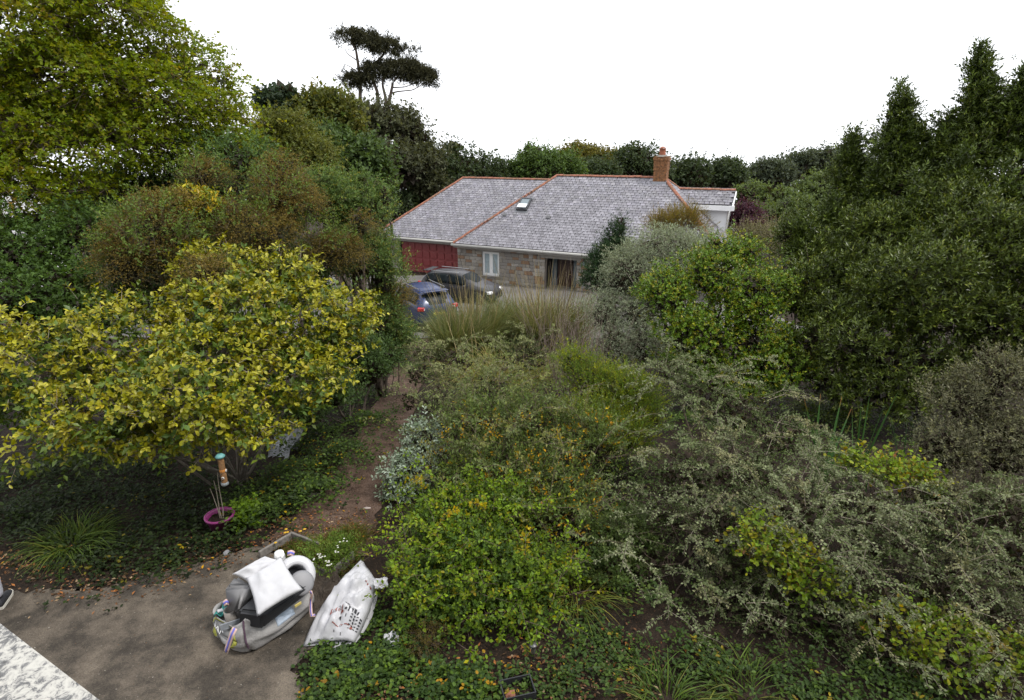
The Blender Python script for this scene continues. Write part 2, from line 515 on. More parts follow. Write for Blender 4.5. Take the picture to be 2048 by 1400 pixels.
# ------------------------------------------------------------------ the ground, patio, path and drive
def ground_mat(name, cols, scale, bump=.5, fine=60, speck=None):
    m, nt, b = mat_new(name)
    tc = N(nt, 'ShaderNodeTexCoord')
    n1 = N(nt, 'ShaderNodeTexNoise', Scale=scale, Detail=9.0, Roughness=.7)
    n2 = N(nt, 'ShaderNodeTexNoise', Scale=fine, Detail=4.0, Roughness=.7)
    mp = N(nt, 'ShaderNodeMapping')
    mp.inputs['Scale'].default_value = (1, 1, 1)
    nt.links.new(tc.outputs['Object'], mp.inputs['Vector'])
    nt.links.new(mp.outputs['Vector'], n1.inputs['Vector']); nt.links.new(tc.outputs['Object'], n2.inputs['Vector'])
    r1 = ramp(nt, cols); nt.links.new(n1.outputs['Fac'], r1.inputs['Fac'])
    r2 = ramp(nt, [(.3, (.6, .6, .6)), (.5, (1, 1, 1)), (.7, (1.35, 1.33, 1.3))]); nt.links.new(n2.outputs['Fac'], r2.inputs['Fac'])
    mx = N(nt, 'ShaderNodeMix', data_type='RGBA', blend_type='MULTIPLY'); mx.inputs['Factor'].default_value = 1
    nt.links.new(r1.outputs['Color'], mx.inputs['A']); nt.links.new(r2.outputs['Color'], mx.inputs['B'])
    last = mx.outputs['Result']
    if speck:
        v = N(nt, 'ShaderNodeTexVoronoi', Scale=speck[0]); nt.links.new(tc.outputs['Object'], v.inputs['Vector'])
        r3 = ramp(nt, [(0, (1, 1, 1)), (speck[1], (1, 1, 1)), (speck[1] + .04, (0, 0, 0))]); nt.links.new(v.outputs['Distance'], r3.inputs['Fac'])
        m2 = N(nt, 'ShaderNodeMix', data_type='RGBA'); m2.inputs['B'].default_value = (*speck[2], 1)
        n3 = N(nt, 'ShaderNodeTexNoise', Scale=2.0, Detail=3.0); nt.links.new(tc.outputs['Object'], n3.inputs['Vector'])
        mu = N(nt, 'ShaderNodeMath', operation='MULTIPLY'); nt.links.new(r3.outputs['Color'], mu.inputs[0]); nt.links.new(n3.outputs['Fac'], mu.inputs[1])
        nt.links.new(mu.outputs[0], m2.inputs['Factor']); nt.links.new(last, m2.inputs['A'])
        last = m2.outputs['Result']
    nt.links.new(last, b.inputs['Base Color'])
    b.inputs['Roughness'].default_value = .95
    b.inputs['Specular IOR Level'].default_value = .2
    ad = N(nt, 'ShaderNodeMath', operation='ADD'); nt.links.new(n1.outputs['Fac'], ad.inputs[0]); nt.links.new(n2.outputs['Fac'], ad.inputs[1])
    bp = N(nt, 'ShaderNodeBump', Strength=bump, Distance=.03); nt.links.new(ad.outputs[0], bp.inputs['Height'])
    nt.links.new(bp.outputs['Normal'], b.inputs['Normal'])
    return m
SOIL = ground_mat('soil', [(.3, (.011, .008, .006)), (.5, (.024, .017, .012)), (.7, (.045, .031, .022))], 3.0, .8, 45, (30, .25, (.08, .045, .026)))
PATIO = ground_mat('old_tarmac', [(.3, (.026, .023, .02)), (.43, (.062, .053, .043)), (.52, (.104, .087, .069)), (.6, (.14, .117, .092)), (.75, (.18, .15, .118))], 2.0, .5, 70, (70, .14, (.2, .18, .15)))
PATHM = ground_mat('earth_path', [(.3, (.045, .028, .02)), (.5, (.1, .064, .046)), (.7, (.16, .108, .083))], 3.5, .8, 55, (40, .22, (.24, .19, .16)))
DRIVE = ground_mat('drive_tarmac', [(.3, (.1, .095, .09)), (.7, (.17, .16, .15))], 1.0, .2, 90)

def sheet(name, xs, ys, mat, dz, zf=G):
    X, Y = np.meshgrid(xs, ys)
    V = np.stack([X, Y, zf(X, Y) + dz], -1).reshape(-1, 3)
    idx = np.arange(X.size).reshape(X.shape)
    q = np.stack([idx[:-1, :-1], idx[:-1, 1:], idx[1:, 1:], idx[1:, :-1]], -1).reshape(-1, 4)
    o = bpy.data.objects.new(name, np_mesh(name, V, q, mat, smooth=True)); link(o)
    o['kind'] = 'structure'
    return o
xs = np.concatenate([np.linspace(-300, -26, 12), np.linspace(-24, 24, 97), np.linspace(26, 300, 12)])
ys = np.concatenate([np.linspace(-30, 0, 5), np.linspace(1, 40, 79), np.linspace(44, 400, 30)])
sheet('ground', xs, ys, SOIL, 0)
def strip(name, pts, widths, mat, dz, rng):
    pts = np.array(pts); n = 40
    t = np.linspace(0, len(pts) - 1, n)
    c = np.stack([np.interp(t, np.arange(len(pts)), pts[:, k]) for k in (0, 1)], -1)
    c = np.vstack([c[:1], (c[:-2] + c[1:-1] + c[2:]) / 3, c[-1:]])
    w = np.interp(t, np.arange(len(pts)), widths)
    d = unit(np.gradient(c, axis=0)); s = np.stack([d[:, 1], -d[:, 0]], -1)
    cols = np.linspace(-.5, .5, 7)
    jit = 1 + .07 * rng.normal(size=(n, 1)) * (np.abs(cols) > .4)
    P = c[:, None] + s[:, None] * (w[:, None] * cols * jit)[..., None]
    V = np.concatenate([P, (G(P[..., 0], P[..., 1]) + dz)[..., None]], -1).reshape(-1, 3)
    idx = np.arange(n * 7).reshape(n, 7)
    q = np.stack([idx[:-1, :-1], idx[:-1, 1:], idx[1:, 1:], idx[1:, :-1]], -1).reshape(-1, 4)
    o = bpy.data.objects.new(name, np_mesh(name, V, q, mat)); link(o); o['kind'] = 'structure'
    return o
rp = np.random.default_rng(3)
pth = [on_ground(625, 1110), on_ground(665, 1040), on_ground(715, 960), on_ground(760, 880), on_ground(795, 800), on_ground(815, 750), (-3.0, 17, 0), (-3.6, 22, 0)]
strip('garden_path', [p[:2] for p in pth], [1.4, 1.3, 1.0, .95, .9, .9, 1.0, 1.6], PATHM, .012, rp)
sheet('driveway', np.linspace(-16, 12, 57), np.linspace(20.5, 37.5, 35), DRIVE, .03)
# patio: worn tarmac with a ragged edge
edge = [(-60, 1190), (60, 1182), (130, 1178), (200, 1180), (260, 1165), (330, 1145), (400, 1125), (450, 1108), (500, 1098), (548, 1085), (600, 1110), (640, 1150), (660, 1200), (650, 1260), (610, 1310), (585, 1340), (610, 1375), (640, 1420)]
pe = np.array([gz(*e)[:2] for e in edge])
fine = []
for a_, b_ in zip(pe, pe[1:]):
    for t_ in np.linspace(0, 1, 9)[:-1]:
        fine.append(a_ + (b_ - a_) * t_ + rp.normal(size=2) * .025)
outer = fine + [pe[-1], np.array([-1.6, 1.0]), np.array([-14, 1.0]), np.array([-14, 5.6])]
bm = bmesh.new()
bm.faces.new([bm.verts.new((p[0], p[1], .012)) for p in outer])
bmesh.ops.triangulate(bm, faces=bm.faces)
me = bpy.data.meshes.new('patio'); bm.to_mesh(me); bm.free(); me.materials.append(PATIO)
o = bpy.data.objects.new('patio', me); link(o); o['kind'] = 'structure'

# ------------------------------------------------------------------ the bungalow
HA = .462
E0 = at(907, 487, 36.0)
EAVE = 2.45
e1 = np.array([math.cos(HA), -math.sin(HA), 0]); e2 = np.array([math.sin(HA), math.cos(HA), 0])
house = thing('bungalow', 'low stone bungalow with grey slate hipped roof and orange ridge tiles', 'house', (E0[0], E0[1], E0[2] - EAVE), -HA)
PT = .812
W2, RL, G0, GW, GL = 4.734, 6.606, .877, 4.379, 2.353
LT = 2 * W2 + RL
def hit(px, py, nrm, d0):
    """local point where the view ray meets the local plane nrm.P = d0 (eave level is z = 0)"""
    r = ray(px, py); rl = np.array([r @ e1, r @ e2, r[2]])
    o_ = CAMP - E0; ol = np.array([o_ @ e1, o_ @ e2, o_[2]])
    nrm = np.array(nrm, float)
    return ol + rl * ((d0 - nrm @ ol) / (nrm @ rl))
def Z(p): return (p[0], p[1], p[2] + EAVE)

def slate_mat():
    m, nt, b = mat_new('slate')
    a = N(nt, 'ShaderNodeAttribute', attribute_name='Col')
    tc = N(nt, 'ShaderNodeNewGeometry')
    n1 = N(nt, 'ShaderNodeTexNoise', Scale=1.1, Detail=8.0, Roughness=.75); nt.links.new(tc.outputs['Position'], n1.inputs['Vector'])
    n2 = N(nt, 'ShaderNodeTexNoise', Scale=9.0, Detail=6.0, Roughness=.8); nt.links.new(tc.outputs['Position'], n2.inputs['Vector'])
    r = ramp(nt, [(.45, (0, 0, 0)), (.62, (1, 1, 1))]); nt.links.new(n2.outputs['Fac'], r.inputs['Fac'])
    r1 = ramp(nt, [(.35, (.05, .05, .05)), (.65, (.8, .8, .8))]); nt.links.new(n1.outputs['Fac'], r1.inputs['Fac'])
    mu = N(nt, 'ShaderNodeMath', operation='MULTIPLY'); nt.links.new(r.outputs['Color'], mu.inputs[0]); nt.links.new(r1.outputs['Color'], mu.inputs[1])
    mx = N(nt, 'ShaderNodeMix', data_type='RGBA'); mx.inputs['B'].default_value = (.42, .415, .45, 1)
    nt.links.new(mu.outputs[0], mx.inputs['Factor']); nt.links.new(a.outputs['Color'], mx.inputs['A'])
    nt.links.new(mx.outputs['Result'], b.inputs['Base Color'])
    b.inputs['Roughness'].default_value = .62
    return m
SLATE = slate_mat()
DECK = plain('roof_underlay', (.06, .06, .065), .9)
TERRA = plain('terracotta', (.25, .1, .06), .8, noise=.4, scale=5, bump=.3)
RENDER_GREY = plain('grey_render', (.3, .285, .26), .9, noise=.15, scale=3, bump=.2)
GUTTER = plain('gutter_plastic', (.42, .41, .38), .5)
WHITE = plain('white_paint', (.78, .78, .77), .5, noise=.06, scale=3)
DARK = plain('dark_interior', (.02, .015, .013), .6)
BROWN = plain('dark_brown_wood', (.06, .03, .022), .4, noise=.3, scale=20)
GLASS = plain('window_glass', (.16, .2, .22), .08, spec=.8)
CURTAIN = plain('net_curtain', (.3, .37, .4), .35, spec=.8, noise=.15, scale=6)
REDDOOR = plain('red_garage_paint', (.2, .03, .03), .5, noise=.1, scale=4)
BLACK = plain('black_metal', (.02, .02, .02), .4)
MORTAR = plain('mortar', (.17, .155, .135), .95, noise=.2, scale=10)

rh = np.random.default_rng(11)
slV, slT, slC = [], [], []
singles = []
def slate_plane(o_, u, v, inside, vmax, umin, umax, tone=1.0):
    """courses of slates on a roof plane: origin, along-eave axis, up-slope axis"""
    n_ = unit(np.cross(u, v))
    if n_[2] < 0: n_ = -n_
    ex, wd = .2, .27
    row = 0
    while row * ex < vmax:
        off = (row % 2) * .5 * wd
        for uu in np.arange(umin + off, umax, wd):
            cu, cv = uu, row * ex + ex * .5
            if not inside(cu, cv): continue
            w = wd * (.87 + .05 * rh.random())
            jit = rh.normal() * .004
            p = o_ + u * (cu + rh.normal() * .004) + v * (cv + .06 + jit)
            tilt = .05 + .014 * rh.normal()
            vv = unit(v + n_ * -tilt); nn = unit(np.cross(u, vv)); nn = nn if nn[2] > 0 else -nn
            p = p + n_ * (.034 + .004 * rh.random())
            g = (.135 + .08 * rh.random() + (.08 if rh.random() < .1 else 0)) * tone
            c = np.array([g * 1.02, g * (.96 + .03 * rh.random()), g * (1.03 + .1 * rh.random())])
            singles.append((p, u * w, vv * .3, nn * .02, c))
        row += 1
sl = math.sqrt(1 + PT * PT)
X_, Y_, Z_ = np.eye(3)
vf = unit(np.array([0, 1, PT])); vr = unit(np.array([-1, 0, PT])); vl = unit(np.array([1, 0, PT]))
org = np.array([0, 0, EAVE])
slate_plane(org, X_, vf, lambda u, v: v / sl + .02 < u < LT - v / sl - .02 and v < W2 * sl, W2 * sl, 0, LT)
slate_plane(org + np.array([-GL - GW, G0, 0]), X_, vf, lambda u, v: u > v / sl and u - GL - GW < v / sl + .02 and v < GW * sl, GW * sl, 0, GL + GW + W2)
slate_plane(org + np.array([LT, 0, 0]), Y_, vr, lambda u, v: v / sl < u < 2 * W2 - v / sl and v < W2 * sl, W2 * sl, 0, 2 * W2)
slate_plane(org, Y_, vl, lambda u, v: v / sl < u < v / sl + G0 + .1 and v < W2 * sl, W2 * sl, 0, 2 * W2)
# right wing, further back
wr = 5.4
wA = hit(1352, 378, (0, 1, 0), wr); wB = hit(1471, 382, (0, 1, 0), wr)
zr = (wA[2] + wB[2]) / 2
wE = hit(1440, 410, (0, PT, -1), PT * wr - zr)
wt = wE[1]
wlen = (wr - wt) * sl
worg = np.array([wA[0] - 4, wt, wE[2] + EAVE])
slate_plane(worg, X_, vf, lambda u, v: v < wlen and u < wB[0] - wA[0] + 4, wlen, 0, wB[0] - wA[0] + 4, .92)
box = np.array([(-.5, -.5, -.5), (.5, -.5, -.5), (.5, .5, -.5), (-.5, .5, -.5), (-.5, -.5, .5), (.5, -.5, .5), (.5, .5, .5), (-.5, .5, .5)])
lap = np.where(box[:, 1:2] > 0, .15, 1.15)            # course shadow painted in: darker beneath the slate above
bq = np.array([(0, 3, 2, 1), (4, 5, 6, 7), (0, 1, 5, 4), (1, 2, 6, 5), (2, 3, 7, 6), (3, 0, 4, 7)])
R_h = np.array([e1, e2, Z_])
def loc2w(p): return (np.asarray(p) @ R_h) + E0 - np.array([0, 0, EAVE])
dist = np.array([np.linalg.norm(loc2w(s[0]) - CAMP) + (100 if s[0][0] > 8.6 or s[0][0] < 0 else 0) for s in singles])
order = np.argsort(dist)
near, rest = order[:300], order[300:]
near = near[np.argsort([singles[i][4][0] for i in near])]
for ch in np.array_split(near, 8):
    c = np.mean([singles[i][4] for i in ch], 0)
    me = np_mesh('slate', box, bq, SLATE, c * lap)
    for i in ch:
        p, a, b, n_, _ = singles[i]
        o = bpy.data.objects.new('slate', me); link(o, house)
        o.matrix_basis = Matrix(((a[0], b[0], n_[0], p[0]), (a[1], b[1], n_[1], p[1]), (a[2], b[2], n_[2], p[2]), (0, 0, 0, 1)))
V, Q, C = [], [], []
for k, i in enumerate(rest):
    p, a, b, n_, c = singles[i]
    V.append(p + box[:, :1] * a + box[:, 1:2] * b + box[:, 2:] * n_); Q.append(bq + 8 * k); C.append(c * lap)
o = bpy.data.objects.new('slates', np_mesh('slates', np.vstack(V), np.vstack(Q), SLATE, np.vstack(C))); link(o, house); o['kind'] = 'stuff'

m = MB()
rz_ = PT * W2
F = [(-.05, -.05, -.04), (LT + .05, -.05, -.04), (LT - W2, W2, rz_), (W2, W2, rz_)]
B = [(-.05, 2 * W2, -.04), (LT + .05, 2 * W2, -.04)]
m.poly([Z(p) for p in F]); m.poly([Z(p) for p in (B[0], B[1], F[2], F[3])][::-1]); m.poly([Z(p) for p in (F[1], B[1], F[2])]); m.poly([Z(p) for p in (F[0], F[3], B[0])])
gzr = PT * GW
A = (-GL - GW, G0, -.04); Bp = (-GL, G0 + GW, gzr); Cq = (GW, G0 + GW, gzr); D = (0, G0, -.04); A2 = (-GL - GW, G0 + 2 * GW, -.04)
m.poly([Z(p) for p in (A, D, Cq, Bp)]); m.poly([Z(p) for p in (A, Bp, A2)]); m.poly([Z(p) for p in (A2, Bp, Cq, (0, G0 + 2 * GW, -.04))])
wz = wE[2]
m.poly([Z(p) for p in ((worg[0], wt, wz - .03), (wB[0], wt, wz - .03), (wB[0], wr, zr), (worg[0], wr, zr))])
m.poly([Z(p) for p in ((worg[0], wr, zr), (wB[0], wr, zr), (wB[0], 2 * wr - wt, wz), (worg[0], 2 * wr - wt, wz))])
m.build('roof', DECK, house)
# ridge and hip tiles, each its own piece
prof = [(math.cos(t) * .11, math.sin(t) * .085) for t in np.linspace(-.15, math.pi + .15, 9)]
tv = []
for xx, sc in ((-.5, 1.0), (.46, .96), (.461, 1.12), (.54, 1.12)):
    tv += [(xx, y_ * sc, z_ * sc) for y_, z_ in prof]
tq = [(i * 9 + j, i * 9 + j + 1, (i + 1) * 9 + j + 1, (i + 1) * 9 + j) for i in range(3) for j in range(8)]
tilem = np_mesh('ridge_tile', np.array(tv), np.array(tq), TERRA)
md = tilem.copy(); md.materials.clear(); md.materials.append(plain('terracotta_mossy', (.2, .1, .06), .85, noise=.5, scale=7, bump=.3))
def tiles(a, b, first=0.0):
    a, b = np.array(Z(a)), np.array(Z(b)); d = b - a; n_ = max(1, int(round(np.linalg.norm(d) / .44))); L = np.linalg.norm(d) / n_
    u = unit(d); s_ = unit(np.cross(Z_, u)); w_ = np.cross(u, s_)
    for i in range(n_):
        p = a + d * (i + .5) / n_ + w_ * .03 + rh.normal(size=3) * .006
        o = bpy.data.objects.new('ridge_tile', md if rh.random() < .3 else tilem); link(o, house)
        o.matrix_basis = Matrix(((u[0] * L, s_[0], w_[0], p[0]), (u[1] * L, s_[1], w_[1], p[1]), (u[2] * L, s_[2], w_[2], p[2]), (0, 0, 0, 1)))
tiles((W2, W2, rz_), (LT - W2, W2, rz_)); tiles((0, 0, 0), (W2, W2, rz_)); tiles((LT, 0, 0), (LT - W2, W2, rz_))
tiles((LT, 2 * W2, 0), (LT - W2, W2, rz_))
tiles((-GL, G0 + GW, gzr), (GW, G0 + GW, gzr)); tiles((-GL - GW, G0, 0), (-GL, G0 + GW, gzr))
tiles((wA[0] - .5, wr, zr), (wB[0], wr, zr))
# gutters, fascia, soffit
m = MB(); m.cyl(Z((-.1, -.1, -.06)), Z((LT + .1, -.1, -.06)), .075, n=10); m.cyl(Z((-GL - GW - .1, G0 - .1, -.06)), Z((-.05, G0 - .1, -.06)), .075, n=10)
m.build('gutter', GUTTER, house, True)
m = MB(); m.box(Z((LT / 2, -.01, -.14)), (LT, .03, .18)); m.box(Z(((-GL - GW) / 2, G0 - .01, -.14)), (GL + GW, .03, .18))
m.box(Z((LT / 2, .18, -.2)), (LT, .34, .02)); m.box(Z(((-GL - GW) / 2, G0 + .18, -.2)), (GL + GW, .34, .02))
m.build('fascia', RENDER_GREY, house)

# walls with openings
def wall(s0, s1, tf, depth, z0, z1, holes, mat, name='wall'):
    m = MB(); xs_ = sorted({s0, s1, *[h[0] for h in holes], *[h[1] for h in holes]})
    for a, b in zip(xs_, xs_[1:]):
        hs = [h for h in holes if h[0] <= a and h[1] >= b]
        segs = [(z0, z1)] if not hs else [(z0, hs[0][2]), (hs[0][3], z1)]
        for c, d in segs:
            if d - c > .01: m.box(((a + b) / 2, tf + depth / 2, (c + d) / 2), (b - a, depth, d - c))
    return m.build(name, mat, house)
gd0 = hit(798, 485, (0, 1, 0), G0 + .35); gd1 = hit(905, 491, (0, 1, 0), G0 + .35)
GDx0, GDx1, GDz = gd0[0], -.35, 2.14
wl = hit(964, 503, (0, 1, 0), .35); wrr = hit(998, 506, (0, 1, 0), .35); wb = hit(998, 553, (0, 1, 0), .35)
WX0, WX1, WZ0, WZ1 = wl[0], wrr[0], wb[2] + EAVE, 2.06
PX0, PX1, PZ = 5.9, 7.85, 1.98
mh = [(WX0, WX1, WZ0, WZ1), (PX0, PX1, -.6, PZ)]
gh = [(GDx0, GDx1, -.6, GDz)]
wall(.05, LT - .3, .37, .3, -.6, 2.28, mh, MORTAR)
wall(-GL - GW + .3, .05, G0 + .37, .3, -.6, 2.28, gh, MORTAR)
m = MB(); m.box((-GL - GW + .45, G0 + 4.5, .84), (.3, 7.6, 2.88)); m.box((LT - .45, 4.9, .84), (.3, 8.4, 2.88)); m.box((4.6, 9.0, .84), (22.0, .3, 2.88)); m.box((.2, .62, .84), (.29, .49, 2.86))
m.build('wall', MORTAR, house)
STONES = [plain('stone_grey', (.24, .222, .2), .9, noise=.25, scale=9, bump=.5), plain('stone_buff', (.28, .25, .21), .9, noise=.25, scale=9, bump=.5),
          plain('stone_rust', (.24, .15, .095), .9, noise=.35, scale=9, bump=.5), plain('stone_pale', (.33, .31, .28), .9, noise=.2, scale=9, bump=.5)]
smesh = []
for k, mt in enumerate(STONES):
    bm = bmesh.new(); bmesh.ops.create_cube(bm, size=1)
    for v_ in bm.verts: v_.co += Vector(rh.normal(size=3) * .03)
    bmesh.ops.bevel(bm, geom=list(bm.edges), offset=.06, segments=1, affect='EDGES')
    me = bpy.data.meshes.new('stone'); bm.to_mesh(me); bm.free(); me.materials.append(mt); smesh.append(me)
def stones(s0, s1, tf, z0, z1, holes):
    z = z0
    while z < z1 - .05:
        hgt = min(.15 + .1 * rh.random(), z1 - z); s_ = s0 - rh.random() * .2
        while s_ < s1:
            w = .22 + .33 * rh.random(); a, b = max(s_, s0), min(s_ + w, s1); s_ += w
            for h in holes:
                if h[2] < z + hgt * .5 < h[3]:
                    if a < h[0] < b: b = h[0] if h[0] - a > .04 else a
                    elif a < h[1] < b: a = h[1]
                    elif h[0] <= a and b <= h[1]: b = a
            if b - a < .07: continue
            k = rh.choice(4, p=[.42, .24, .16, .18])
            o = bpy.data.objects.new('stone', smesh[k]); link(o, house)
            o.location = ((a + b) / 2, tf - .012 + .008 * rh.random(), z + hgt / 2)
            o.scale = (b - a - .018, .06, hgt - .018)
        z += hgt
stones(.05, 9.2, .37, .02, 2.26, mh)
stones(-GL - GW + .3, GDx0 - .02, G0 + .37, .02, 2.26, [])
m = MB(); m.box(((GDx0 + .03) / 2 - .02, G0 + .36, 2.2), (-GDx0 + .2, .06, .14)); m.box(((WX0 + WX1) / 2, .345, WZ1 + .08), (WX1 - WX0 + .3, .05, .15)); m.box(((PX0 + PX1) / 2, .345, PZ + .11), (PX1 - PX0 + .5, .05, .22))
m.build('lintel', RENDER_GREY, house)
m = MB(); m.box((-.16, G0 + .34, 1.0), (.34, .1, 2.24)); m.build('pier', RENDER_GREY, house)
# garage door: frame and pressed panels
gd = MB().box(((GDx0 + GDx1) / 2, G0 + .56, GDz / 2), (GDx1 - GDx0, .04, GDz)).build('garage_door', REDDOOR, house)
nc, nr_ = 8, 4
pw, ph = (GDx1 - GDx0 - .1) / nc, (GDz - .08) / nr_
pm = MB().box((0, 0, 0), (1, 1, 1)).build('panel', REDDOOR, gd)
bmn = bmesh.new(); bmn.from_mesh(pm.data); bmesh.ops.bevel(bmn, geom=list(bmn.edges), offset=.08, segments=1, affect='EDGES'); bmn.to_mesh(pm.data); bmn.free()
k = 0
for i in range(nc):
    for j in range(nr_):
        o = pm if k == 0 else link(pm.copy(), gd); k += 1
        o.location = (GDx0 + .05 + pw * (i + .5), G0 + .535, .04 + ph * (j + .5)); o.scale = (pw * .8, .07, ph * .76)
m = MB()
for x_ in (GDx0 + .04, GDx1 - .04): m.box((x_, G0 + .5, GDz / 2), (.08, .1, GDz))
m.build('door_frame', DARK, house)
# window with two casements
wd = MB(); cxw = (WX0 + WX1) / 2
for x_ in (WX0 + .035, cxw, WX1 - .035): wd.box((x_, .46, (WZ0 + WZ1) / 2), (.07 if x_ != cxw else .1, .07, WZ1 - WZ0))
for z_ in (WZ0 + .035, WZ1 - .035): wd.box((cxw, .462, z_), (WX1 - WX0, .066, .07))
wd = wd.build('window', WHITE, house)
for a, b in ((WX0 + .07, cxw - .05), (cxw + .05, WX1 - .07)):
    cs = MB()
    cs.box(((a + b) / 2, .44, WZ0 + .1), (b - a, .05, .06)); cs.box(((a + b) / 2, .44, WZ1 - .1), (b - a, .05, .06))
    cs.box((a + .03, .441, (WZ0 + WZ1) / 2), (.06, .05, WZ1 - WZ0 - .14)); cs.box((b - .03, .441, (WZ0 + WZ1) / 2), (.06, .05, WZ1 - WZ0 - .14))
    cs.build('casement', WHITE, wd)
    MB().box(((a + b) / 2, .475, (WZ0 + WZ1) / 2), (b - a, .012, WZ1 - WZ0 - .1)).build('pane', CURTAIN, wd)
MB().box((cxw, .36, WZ0 - .03), (WX1 - WX0 + .16, .2, .06), bev=.01).build('window_sill', RENDER_GREY, house)
# recessed porch with a dark brown door and sidelight
m = MB(); m.box(((PX0 + PX1) / 2, 1.5, .9), (PX1 - PX0 + .2, .1, 2.4)); m.box((PX0 - .04, 1.05, .9), (.08, .8, 2.4)); m.box((PX1 + .04, 1.05, .9), (.08, .8, 2.4)); m.box(((PX0 + PX1) / 2, 1.05, 2.1), (PX1 - PX0, .8, .05))
m.build('porch', DARK, house)
fd = MB().box((6.75, 1.41, .95), (.86, .06, 1.98)).build('front_door', BROWN, house)
for x_, z_ in ((6.55, .5), (6.95, .5), (6.55, 1.35), (6.95, 1.35)): MB().box((x_, 1.372, z_), (.28, .02, .6), bev=.008).build('door_panel', BROWN, fd)
MB().cyl((7.1, 1.36, .95), (7.1, 1.3, .95), .025).build('handle', plain('brass', (.5, .36, .12), .3, 1.0), fd)
MB().box((7.5, 1.41, 1.0), (.45, .03, 1.9)).build('sidelight', GLASS, house)
MB().box((6.08, 1.41, 1.0), (.3, .03, 1.9)).build('sidelight', GLASS, house)
# wall lantern
ln = thing('wall_lantern', 'small black coach lantern on the wall beside the porch', 'lantern', loc2w((8.32, .33, 1.86)), -HA)
MB().box((0, -.02, -.05), (.08, .02, .2)).build('backplate', BLACK, ln)
m = MB(); m.cyl((0, -.03, -.08), (0, -.16, -.02), .012, n=6); m.build('bracket', BLACK, ln)
m = MB(); m.lathe([(.045, 0), (.075, .2)], (0, -.16, -.08), 6); m.build('lamp_glass', GLASS, ln)
m = MB(); m.lathe([(.1, .2), (.06, .26), (.015, .32), (.001, .36)], (0, -.16, -.08), 6); m.lathe([(.001, -.06), (.05, 0)], (0, -.16, -.08), 6); m.build('lamp_cap', BLACK, ln)
# roof window, tilted open
kp = hit(1049, 411, (0, PT, -1), 0)
sk = bpy.data.objects.new('roof_window', None); link(sk, house); sk.location = Z(kp); sk.rotation_euler = (math.atan(PT), 0, 0)
m = MB()
for s_ in (-1, 1): m.box((s_ * .31, 0, .1), (.1, .98, .14)); m.box((0, s_ * .46, .101), (.6, .08, .15))
m.build('frame', plain('dark_flashing', (.05, .052, .058), .5), sk)
m = MB(); m.box((0, 0, .14), (.53, .84, .02)); m.build('pane', GLASS, sk)
m = MB(); m.box((0, -.24, .235), (.58, .34, .03), Matrix.Rotation(-.12, 3, 'X')); m.build('sash', plain('pale_glass', (.75, .78, .8), .12, spec=.8), sk)
m = MB(); m.box((0, .52, .06), (.86, .16, .05)); m.build('flashing', plain('lead', (.14, .145, .155), .6), sk); m = MB(); m.box((0, -.56, .04), (.86, .2, .03)); m.build('flashing', plain('lead', (.14, .145, .155), .6), sk)
# vents in the slates
for q in ((1010, 431), (1097, 436)):
    kq = hit(*q, (0, PT, -1), 0)
    v_ = MB().box((0, 0, .07), (.26, .22, .06), bev=.02).build('roof_vent', plain('vent_grey', (.1, .1, .105), .7), house)
    v_.location = Z(kq); v_.rotation_euler = (math.atan(PT), 0, 0)
# chimney: brick courses, corbel, pot, lead apron
BRICK = plain('lichened_brick', (.22, .1, .04), .9, noise=.7, scale=9, bump=.5)
ck = hit(1322, 356, (0, 1, 0), W2 + .0)
ch = bpy.data.objects.new('chimney', None); link(ch, house); ch.location = (ck[0], W2 - .1, EAVE + rz_ - .55)
MB().box((0, 0, .85), (.7, .58, 1.68)).build('stack_core', MORTAR, ch)
m = MB()
for r_ in range(23):
    z_ = .04 + r_ * .076; w_, d_ = (.78, .66) if 12 < r_ < 20 else (.74, .62)
    if r_ in (20, 21): w_, d_ = .86, .74
    if r_ == 22: w_, d_ = .8, .68
    n_ = 4
    for side in (-1, 1):
        for i in range(n_):
            L_ = w_ / n_; m.box((-w_ / 2 + (i + .5) * L_ + (.0 if r_ % 2 else .015), side * (d_ / 2 - .05), z_), (L_ - .012, .1 + .006 * rh.random(), .064))
        for i in range(3):
            L_ = (d_ - .2) / 3; m.box((side * (w_ / 2 - .05), -d_ / 2 + .1 + (i + .5) * L_, z_), (.1 + .006 * rh.random(), L_ - .012, .064))
o = m.build('brickwork', BRICK, ch); o['kind'] = 'stuff'
m = MB(); m.lathe([(.001, 1.9), (.34, 1.76), (.4, 1.72), (.001, 1.72)], n=16); m.build('flaunching', MORTAR, ch)
m = MB(); m.lathe([(.2, 1.78), (.17, 2.02), (.17, 2.1), (.2, 2.11), (.2, 2.17), (.15, 2.18), (.12, 2.1)], n=16); m.lathe([(.001, 2.28), (.12, 2.24), (.19, 2.19)], n=16)
m.build('chimney_pot', plain('pot_clay', (.24, .075, .035), .8, noise=.3, scale=8), ch)
m = MB(); m.box((0, -.5, -.02), (.95, .35, .02), Matrix.Rotation(math.atan(PT), 3, 'X')); m.box((0, -.335, .2), (.8, .02, .35)); m.box((.4, -.05, .25), (.02, .6, .35)); m.build('lead_apron', plain('lead_pale', (.3, .31, .34), .5), ch)
